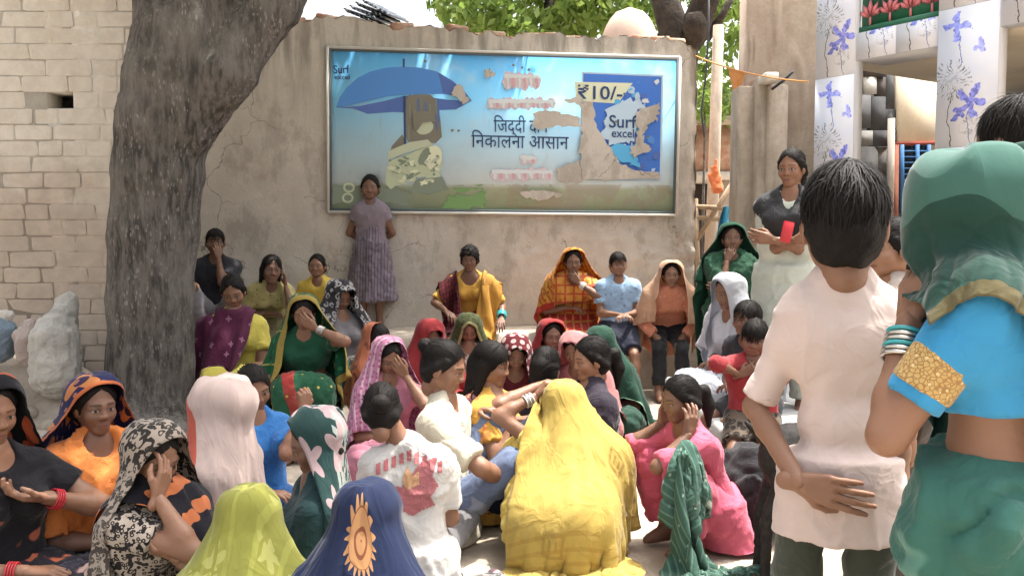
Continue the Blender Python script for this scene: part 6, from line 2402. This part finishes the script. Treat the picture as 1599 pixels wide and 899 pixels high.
def eagle(J):
    """faded red print on the back of the tee: bird with spread wings under a row of letters too worn to read"""
    from mathutils.bvhtree import BVHTree
    V, F = J['top_mesh']
    bv = BVHTree.FromPolygons([Vector(v) for v in V], [list(map(int, q)) for q in F])
    polys = {'bird_print': (L_(200, 116, 120), [[(-.02, .02), (.05, .11), (.12, .13), (.10, .06), (.125, .02), (.09, -.02), (.11, -.06), (.06, -.075), (.02, -.10), (-.02, -.07), (-.04, -.12), (-.08, -.10), (-.06, -.05), (-.115, .00), (-.125, .06), (-.07, .03)]]),
             'flame_print': (L_(222, 170, 120), [[(-.02, .045), (.0, .10), (.025, .06), (.045, .085), (.05, .03), (.0, .01)]]),
             'worn_lettering': (L_(206, 116, 120), [[(-.12 + i * .03, .12 - .02 * abs(i - 4) * .6), (-.10 + i * .03, .12 - .02 * abs(i - 4) * .6), (-.102 + i * .03, .165 - .02 * abs(i - 4) * .6), (-.118 + i * .03, .16 - .02 * abs(i - 4) * .6)] for i in range(9)])}
    c = J['che'] - UP * .03
    bk, rt = -J['fs'], J['rs']
    off = .0035
    for nm, (col, pls) in polys.items():
        Vs, Fs = [], []
        for pl in pls:
            pl = np.array(pl)
            st = .0045
            xs = np.arange(pl[:, 0].min(), pl[:, 0].max() + st, st); ys = np.arange(pl[:, 1].min(), pl[:, 1].max() + st, st)
            def inside(x, y):
                k = False
                for i in range(len(pl)):
                    (x1, y1), (x2, y2) = pl[i], pl[i - 1]
                    if (y1 > y) != (y2 > y) and x < (x2 - x1) * (y - y1) / (y2 - y1) + x1: k = not k
                return k
            ids = {}
            def vert(i, j):
                if (i, j) not in ids:
                    q = c + rt * (xs[0] + i * st) + J['td'] * (ys[0] + j * st)
                    hit = bv.ray_cast(Vector(q + bk * .35), Vector(-bk))
                    if hit[0] is None: return None
                    ids[(i, j)] = len(Vs); Vs.append(np.array(hit[0]) + bk * off)
                return ids[(i, j)]
            for i in range(len(xs) - 1):
                for j in range(len(ys) - 1):
                    if inside(xs[0] + (i + .5) * st, ys[0] + (j + .5) * st) and rng.uniform() > .012:
                        ix = [vert(i, j), vert(i + 1, j), vert(i + 1, j + 1), vert(i, j + 1)]
                        if None not in ix: Fs.append(ix)
        if Fs: mk(nm, Vs, Fs, fa(nm, col), J['o'])
        off += .0015
person('person in white T-shirt with faded red bird print on the back, hair in bun', (596, 640, 3.5), 'cross', 186, 1.58, hair='bun', skin='mid', hp=24, hr=0, lean=205, boff=(.10, 0, -.01), R_='lap', L_='lap', extra=eagle, ns=1600,
       g=[('top', tee, dict(sl=.75, hem=.12, wr=.006)), ('legs', fa('grey_pyjama', L_(120, 118, 120)), dict(e=.008))])
pinkw = fa('blush_white_veil', L_(230, 204, 194), [], border=[(.085, L_(224, 92, 62), 1.05, 1.15, 'f')], uv=True)
person('woman under a blush-white veil with an orange-red front edge, facing left', (346, 640, 3.25), 'cross', -95, 1.58, hair='low', skin='dark', hp=10, R_=(300, 722, .0), L_=(315, 738, -.12), Rh='fist', Lh='fist',
       g=[('top', fa('blush_blouse', L_(206, 160, 150)), dict(sl=.9)), ('saree', fa('blush_skirt', L_(214, 176, 164), [dict(k='crackle', c=L_(150, 90, 80), s=16, z=.05)])), ('veil', pinkw, dict(W=1.1, L=1.15, front=.17, h=.021, thick=.028))])
person('crying girl in a bright blue kurta with side-parted black hair', (396, 605, 4.1), 'cross', 38, 1.5, hair='pony', skin='mid', hp=20, hr=-8, L_=(474, 640, -.05), Lh='fist', Ld=((0, 0, 1), (-.6, .8, 0)), R_='lap', Le=(445, 690, -.05),
       g=[('top', fa('bright_blue_kurta', L_(34, 116, 190)), dict(sl=.8, hem=.2)), ('legs', fa('blue_salwar', L_(30, 90, 150)), dict(e=.03))])
gw = fa('bottle_white_scarf', L_(38, 76, 74), [dict(k='band', c=L_(150, 150, 148), dir=(0, 1, 0), lo=.42, hi=3), dict(k='leopard', c=L_(176, 190, 182), s=13, z=.46, lim=(1, .10, .24), warp=.06), dict(k='crackle', c=L_(190, 200, 192), s=26, z=.10, lim=(1, .10, .24), warp=.04), dict(k='stripes', c=L_(200, 206, 196), s=38, z=.42, dir=(1, 0, 0), lim=(1, .33, .40)), dict(k='bloom', c=L_(200, 170, 172), c2=L_(120, 90, 100), s=9, z=.05, n=5, lim=(1, .44, 2)), dict(k='crackle', c=L_(96, 104, 104), s=16, z=.06, lim=(1, .44, 2), warp=.06)], uv=True)
person('woman in a dark green scarf with white lacy print, face in profile looking left', (493, 690, 2.95), 'cross', -75, 1.58, hair='low', skin='dark', hp=20, R_='lap', L_='lap',
       g=[('top', fa('dark_teal_blouse', L_(34, 66, 70)), dict(sl=.8)), ('saree', fa('flower_white_skirt', L_(190, 180, 170), [dict(k='blotch', c=L_(110, 80, 84), s=16, z=.55)])), ('veil', gw, dict(W=1.15, L=1.15, front=.10, h=.021))])
navy = fa('navy_flower_veil', L_(30, 46, 86), [dict(k='spot', c=L_(220, 160, 96), c2=L_(160, 90, 50), at=(.60, .25), z=.044, n=18), dict(k='spot', c=L_(206, 140, 84), c2=L_(160, 90, 50), at=(.76, .36), z=.048, n=16), dict(k='spot', c=L_(206, 140, 84), c2=L_(160, 90, 50), at=(.36, .36), z=.048, n=16), dict(k='spot', c=L_(206, 140, 84), c2=L_(160, 90, 50), at=(.52, .47), z=.05, n=16), dict(k='spot', c=L_(206, 140, 84), c2=L_(160, 90, 50), at=(.84, .50), z=.05, n=16), dict(k='spot', c=L_(206, 140, 84), c2=L_(160, 90, 50), at=(.30, .62), z=.05, n=16), dict(k='spot', c=L_(206, 140, 84), c2=L_(160, 90, 50), at=(.70, .66), z=.05, n=16)], uv=True)
person('woman in the front under a navy-blue veil with orange sunburst flowers, back turned', (574, 812, 2.45), 'cross', 168, 1.56, hair='low', skin='mid', hp=18, R_='lap', L_='lap',
       g=[('top', fa('black_floral_blouse', L_(40, 40, 48), [dict(k='crackle', c=L_(110, 116, 120), s=30, z=.1)]), dict(sl=.9)), ('saree', fa('navy_saree', L_(30, 42, 76))), ('veil', navy, dict(W=1.15, L=1.15, front=.15, h=.018))])
lime = fa('lime_veil', L_(160, 160, 54), [dict(k='bloom', c=L_(196, 194, 104), s=9, z=.035, n=5, r=.8, fade=.7), dict(k='crackle', c=L_(150, 150, 50), s=11, z=.035, warp=.08), dict(k='stripes', c=L_(184, 186, 74), s=16, z=.2, dir=(1, .2, 0), fade=.5), dict(k='bloom', c=L_(214, 130, 40), s=8, z=.05, n=4, lim=(1, .8, 1.2))], border=[(.02, L_(214, 150, 40), 1.1, 1.15, 'b')], uv=True)
person('woman at the bottom edge under a lime-green floral veil, hands open on her lap', (388, 818, 2.6), 'cross', -172, 1.54, hair='low', skin='mid', hp=16, R_='lap', L_=(270, 866, .12), Le=(320, 905, .1), Ld=((-1, .3, .25), (0, 0, 1)),
       g=[('top', fa('yellow_lime_blouse', L_(224, 190, 60)), dict(sl=.9)), ('saree', fa('yellow_lime_skirt', L_(216, 184, 60))), ('veil', lime, dict(W=1.1, L=1.15, front=.15, h=.018))])
leo = fa('leopard_print', L_(186, 170, 154), [dict(k='blotch', c=L_(32, 28, 28), s=48, z=.52, d=1), dict(k='leopard', c=L_(40, 34, 34), s=62, z=.42, warp=.03, ws=30)], uv=True)
leo3 = fa('leopard_print_cloth', L_(186, 170, 154), [dict(k='blotch', c=L_(32, 28, 28), s=48, z=.52, d=1), dict(k='leopard', c=L_(40, 34, 34), s=62, z=.42)])
person('woman in black and cream animal print bowed with her forehead on her hand', (240, 712, 2.85), 'cross', 62, 1.60, hair='low', skin='mid', hp=26, R_='brow', Re=(262, 815, -.12), L_='lap', lean=60,
       g=[('top', leo3, dict(sl=.5)), ('saree', leo3), ('veil', leo, dict(W=.85, L=1.0, front=.11, h=.021)),
          ('dupatta', fa('black_leaf_stole', L_(30, 28, 38), [dict(k='bloom', c=L_(216, 120, 60), s=10, z=.042, n=2, r=.5)], uv=True), dict(path=lambda J: [J['C7'] - J['fs'] * .2 - UP * .42 + J['rs'] * .1, J['C7'] - J['fs'] * .16 - UP * .12, J['C7'] - J['fs'] * .04 + UP * .07 - J['rs'] * .05, J['C7'] + J['fs'] * .1 - J['rs'] * .12, J['C7'] + J['fs'] * .16 - UP * .3 - J['rs'] * .12], wide=axis, W=.5, L=1.05, gather=.8, name='stole'))])
nav_o = fa('navy_orange_scarf', L_(40, 42, 92), [dict(k='bloom', c=L_(226, 140, 64), c2=L_(60, 44, 80), s=6.5, z=.052, n=3, r=.35), dict(k='dots', c=L_(190, 120, 90), s=20, z=.14)], border=[(.014, L_(226, 120, 50), .9, .75, 'flr'), ], uv=True)
person('woman in an orange shawl and patterned navy headscarf beside the tree', (148, 632, 3.4), 'cross', 48, 1.62, hair='low', skin='dark', hp=6, R_='lap', L_='lap',
       g=[('wrap', fa('orange_shawl', L_(236, 132, 38)), dict(sl=.95)), ('saree', fa('dark_print_skirt', L_(40, 38, 56), [dict(k='blotch', c=L_(200, 110, 60), s=9, z=.6)])), ('veil', nav_o, dict(W=.90, L=.75, front=.10, h=.022))])
blk = fa('black_leaf_saree', L_(26, 24, 32), [dict(k='bloom', c=L_(206, 96, 44), s=7.5, z=.05, n=2, r=.6)], uv=True)
person('woman in black with orange leaf print, veil low on her brow, left edge', (-16, 640, 3.05), 'cross', 58, 1.66, hair='low', skin='mid', hp=14, R_='lap', L_=(72, 776, .0), Le=(105, 745, .2), Ld=((-.6, -.5, .1), (0, 0, 1)),
       g=[('top', fa('black_leaf_blouse', L_(24, 22, 28), [dict(k='blotch', c=L_(190, 96, 54), s=8, z=.64, d=1)]), dict(sl=.5)), ('saree', fa('black_leaf_skirt', L_(34, 32, 42), [dict(k='blotch', c=L_(196, 96, 50), s=10, z=.62)])), ('veil', blk, dict(W=.95, L=1.1, front=.11, h=.022)), ('bangles', m_red, dict(on='RL', n=4))])

# ---- right-hand side ----------------------------------------------------------------------
person('woman in a dark green saree and veil standing by the blue tarpaulin, hand on cheek', (1143, 372, 6.9), 'stand', -8, hair='low', skin='dark', R_='chin', L_='cross', hs=1.08,
       g=[('wrap', fa('forest_shawl', L_(34, 84, 58)), dict(sl=1)), ('saree', fa('forest_saree', L_(30, 78, 52), [dict(k='dots', c=L_(90, 60, 60), s=10, z=.2)])), ('veil', fa('forest_veil', L_(30, 92, 66), uv=True), dict(W=.95, L=1.1, front=.09))])
person('woman in a white veil and pale clothes sitting in profile, facing left', (1138, 455, 5.5), 'chair', -68, 1.58, seat=.36, floor=0, hair='low', skin='mid', hp=16, R_='lap', L_='lap',
       g=[('top', fa('white_kameez', L_(222, 224, 232)), dict(sl=1.2, hem=.2)), ('saree', fa('white_skirt', L_(214, 218, 228))), ('veil', fa('white_veil', L_(224, 226, 234), uv=True), dict(W=.95, L=1.1, front=.12))])
person('boy with cropped hair behind the child in red, looking left', (1166, 497, 4.95), 'chair', -60, 1.35, seat=.36, floor=0, sex='m', hair='short', skin='dark', hp=6, R_='lap', L_='lap',
       kid=True, g=[('top', fa('charcoal_shirt', (.03, .03, .035)), dict(sl=.8)), ('shorts', fa('charcoal_shorts', (.05, .05, .055)))])
person('small child in a red top with hands pressed to the mouth', (1178, 528, 4.55), 'chair', -22, 1.16, seat=.36, floor=0, sex='m', hair='short', skin='dark', hp=10, hr=5, L_='chin', R_='chin', Re=(1135, 580, -.15), Le=(1200, 590, -.15), hs=1.06,
       kid=True, g=[('top', fa('red_top', L_(168, 44, 50)), dict(sl=1.2)), ('shorts', fa('patterned_shorts', L_(110, 96, 80), [dict(k='leopard', c=L_(40, 34, 30), s=24)]))])
def phone(J):
    c = (J['Wr']['R'] + J['Wr']['L']) / 2 + J['fs'] * .075 + UP * .05 - J['rs'] * .03
    M = Matrix.Translation(c) @ Matrix.Rotation(math.radians(12), 4, 'Y') @ Matrix.Rotation(math.radians(-20), 4, 'Z')
    b = MB().box((-.030, -.005, -.060), (.030, .005, .060), M=M, bev=.006)
    o_ = b.build('mobile_phone', flat('red_phone_case', col=(.5, .03, .04), rough=.35), loc=c)
    tag(o_, 'red-cased mobile phone held against the black waistcoat of the standing girl', 'mobile phone')
    s_ = MB().box((-.025, .0055, -.052), (.025, .0065, .052), M=M); s_.build('screen', flat('phone_glass', col=(.02, .02, .025), rough=.1), o_)
person('tall girl in a black waistcoat over a pale green kurta standing with folded arms', (1236, 262, 5.2), 'stand', -28, seat=.30, hair='pony', skin='mid', hyaw=-38, hp=8, R_='cross', L_='cross', extra=phone,
       g=[('top', fa('pale_green_kurta', L_(206, 212, 196)), dict(sl=1.25, hem=.42, flare=.5, wr=.006)), ('blouse', fa('black_waistcoat', (.022, .022, .024), rough=.6), dict(sl=.08, e=.021, vneck=True)), ('legs', fa('cream_leggings', L_(190, 190, 176)))])
person('child in profile with black tied hair between pink-shirted boy and green-veiled woman', (1394, 388, 3.2), 'stand', -86, hair='pony', skin='light', hp=4, R_='down', L_='down', hs=1.04,
       kid=True, g=[('top', fa('pale_frock', L_(206, 190, 176)), dict(sl=.7)), ('legs', fa('brown_trousers', L_(80, 70, 64)))])
person('tall man with black hair at the right edge, mostly hidden by the green veil', (1584, 222, 2.5), 'stand', -150, sex='m', hair='short', skin='dark', R_='down', L_='down',
       g=[('top', fa('dark_blue_shirt', L_(50, 56, 74)), dict(sl=.8, hem=.14)), ('legs', fa('dark_grey_trousers', L_(60, 60, 62)))])
person('boy in a long pale pink T-shirt standing with his back turned, hand on hip', (1318, 346, 2.1), 'stand', 168, sex='m', hair='short', skin='mid', hyaw=164, hp=2, hs=1.21, wd=.53, fat=.73, Lh='flat', L_=(1246, 752, -.115), Le=(1206, 735, -.05), Ld=((1, -.08, .12), (.05, 1, 0)), R_='down', ns=7000,
       g=[('top', fa('pale_pink_tee', L_(236, 212, 202, .66), var=.08, bump=.14), dict(sl=.93, hem=.13, e=.009, fl=.010, wr=.0035, neck=.05, flare=.1, vox=.008)), ('cuff', fa('pale_pink_hem', L_(230, 204, 194, .6), bump=.14), dict(arms='RL', a=.84, b=.935, e=.0125, wr=.001, name='sleeve_hem')), ('collar', fa('pale_pink_rib', L_(232, 206, 196, .6)), dict(rr=.98)), ('legs', fa('dark_olive_trousers', L_(70, 76, 66)), dict(e=.004))])
teal = fa('teal_green_saree', L_(46, 100, 88, .5), [dict(k='stripes', c=L_(84, 146, 132, .6), s=4.6, z=.30, dir=(.8, .5, 0), warp=.12, ws=4, fade=.8), dict(k='stripes', c=L_(30, 76, 66), s=3.1, z=.22, dir=(.9, -.3, 0), warp=.12, ws=3, fade=.8), dict(k='blotch', c=L_(40, 92, 84), s=4, z=.55)], border=[(.03, L_(120, 110, 70), 1.15, 1.5, 'lr')], uv=True, sheen=.4)  # pale and dark stripes paint lit folds and shaded creases into the cloth
person('woman in a teal-green saree and bright blue blouse at the right edge, head veiled', (1522, 335, 1.62), 'stand', -128, hair='low', skin='mid', hyaw=-120, hp=6, L_=(1420, 500, .0), Le=(1385, 700, -.10), Ld=((.25, .2, 1), (1, .5, 0)), R_='down', fat=.96, boff=(.035, 0, .05),
       g=[('blouse', fa('cyan_blouse', L_(26, 150, 206)), dict(sl=.72, e=.012, wr=.0025, vox=.007, fl=.002)), ('cuff', fa('gold_brocade', L_(206, 170, 96), [dict(k='crackle', c=L_(160, 120, 64), s=120, z=.10, warp=.03), dict(k='dots', c=L_(226, 200, 140), s=70, z=.2)]), dict(a=.36, b=.64, e=.0165, wr=.001, vox=.006)), ('saree', fa('teal_skirt', L_(44, 104, 92), [dict(k='blotch', c=L_(84, 140, 126), s=4, z=.6)]), dict(wr=.018, ff=(13, 2))),
          ('veil', teal, dict(W=1.15, L=1.5, front=.20, h=.016, off=.345, fold=.016, thick=.032, r0=.05, r1=.26)), ('bangles', [m_teal, m_silver, m_silver], dict(on='L', n=6, sp=1.15, t=.0042, rr=1.05))])

# ---- black goat and bundle behind the boy ---------------------------------------------------
m_goat = stone('black_goat_hair', (.014, .012, .012), (.028, .024, .022), 40, .7, .6, .006, 120)
gy0 = 3.35
g0 = P(1190, 888, gy0 + .1)
g_ = Field(.011)
fwd = nrm((1, -.10, 0))
b0 = np.array([g0[0] + .135, gy0 + .15, .50]); b1 = b0 + fwd * .52
sdv = np.array([-fwd[1], fwd[0], 0])
g_.cap(b0, b1, .13, .145, .06, (sdv, 1.2))
g_.cap(b0 - UP * .02, b1 * .5 + b0 * .5 - UP * .05, .12, .14, .06)
g_.cap(b1 + UP * .04, b1 + fwd * .17 + UP * .20, .09, .06, .06)
hd0 = b1 + fwd * .19 + UP * .24
g_.cap(hd0, hd0 + fwd * .16 - UP * .09, .058, .032, .03)
for s_ in (-1, 1):
    g_.cap(hd0 - fwd * .03 + sdv * s_ * .05, hd0 - fwd * .05 + sdv * s_ * .13 - UP * .05, .020, .012, .01)
    g_.cap(hd0 + sdv * s_ * .025 + UP * .04, hd0 - fwd * .07 + sdv * s_ * .04 + UP * .12, .013, .006, .006)
g_.cap(b0 - fwd * .12 + UP * .07, b0 - fwd * .19 + UP * .13, .022, .012, .02)
for (bb, back) in ((b0 - fwd * .02, 1), (b1 - fwd * .02, 0)):
    for s_ in (-1, 1):
        t_ = bb + sdv * s_ * .075 - UP * .06
        kx = -.0 if not back else .03
        ftx = t_ + fwd * (-.10 if back else .01); ftx[2] = .02
        kn = (t_ * .5 + ftx * .5) + fwd * (-.045 if back else .012); kn[2] = .25
        g_.cap(t_, kn, .068 if back else .05, .030, .03); g_.cap(kn, ftx, .025, .019, .012)
        g_.cap(ftx, ftx - UP * .012 + fwd * .02, .025, .022, .01)
V, Fq = g_.mesh(); V[:, 2] = np.maximum(V[:, 2], .001)
V = V + vnormals(V, Fq) * (.003 * vnoise(V * 90) + .002 * vnoise(V * 40))[:, None]
tag(mk('goat', V, Fq, m_goat, loc=(b0[0], b0[1], 0)), 'black goat standing mostly hidden behind the boy in the pale pink T-shirt', 'goat')
f_ = Field(.016)
for (x_, y_, Y_, r_2) in ((1150, 770, 4.1, .14), (1180, 760, 4.05, .16), (1165, 735, 4.15, .13), (1198, 785, 4.0, .12), (1140, 795, 4.05, .09)):
    q_ = P(x_, y_, Y_); f_.ball(q_, r_2, .08)
V, Fq = f_.mesh(); V = folds(V, Fq, .02, 12, 5, 44); V[:, 2] = np.maximum(V[:, 2], .002)
tag(mk('cloth_bundle', V, Fq, fa('black_bundle', (.018, .018, .02)), loc=P(1165, 800, 4.1)), 'black cloth bundle on the ground between the pink kurta and the plinth', 'bundle')
for w_ in WARN: print('WARN', w_)
print('TIME', time.time() - T0, sorted(PEOPLE, key=lambda x: -x[1])[:6])
for o_ in sc.objects:
    if 'org' in o_: del o_['org']
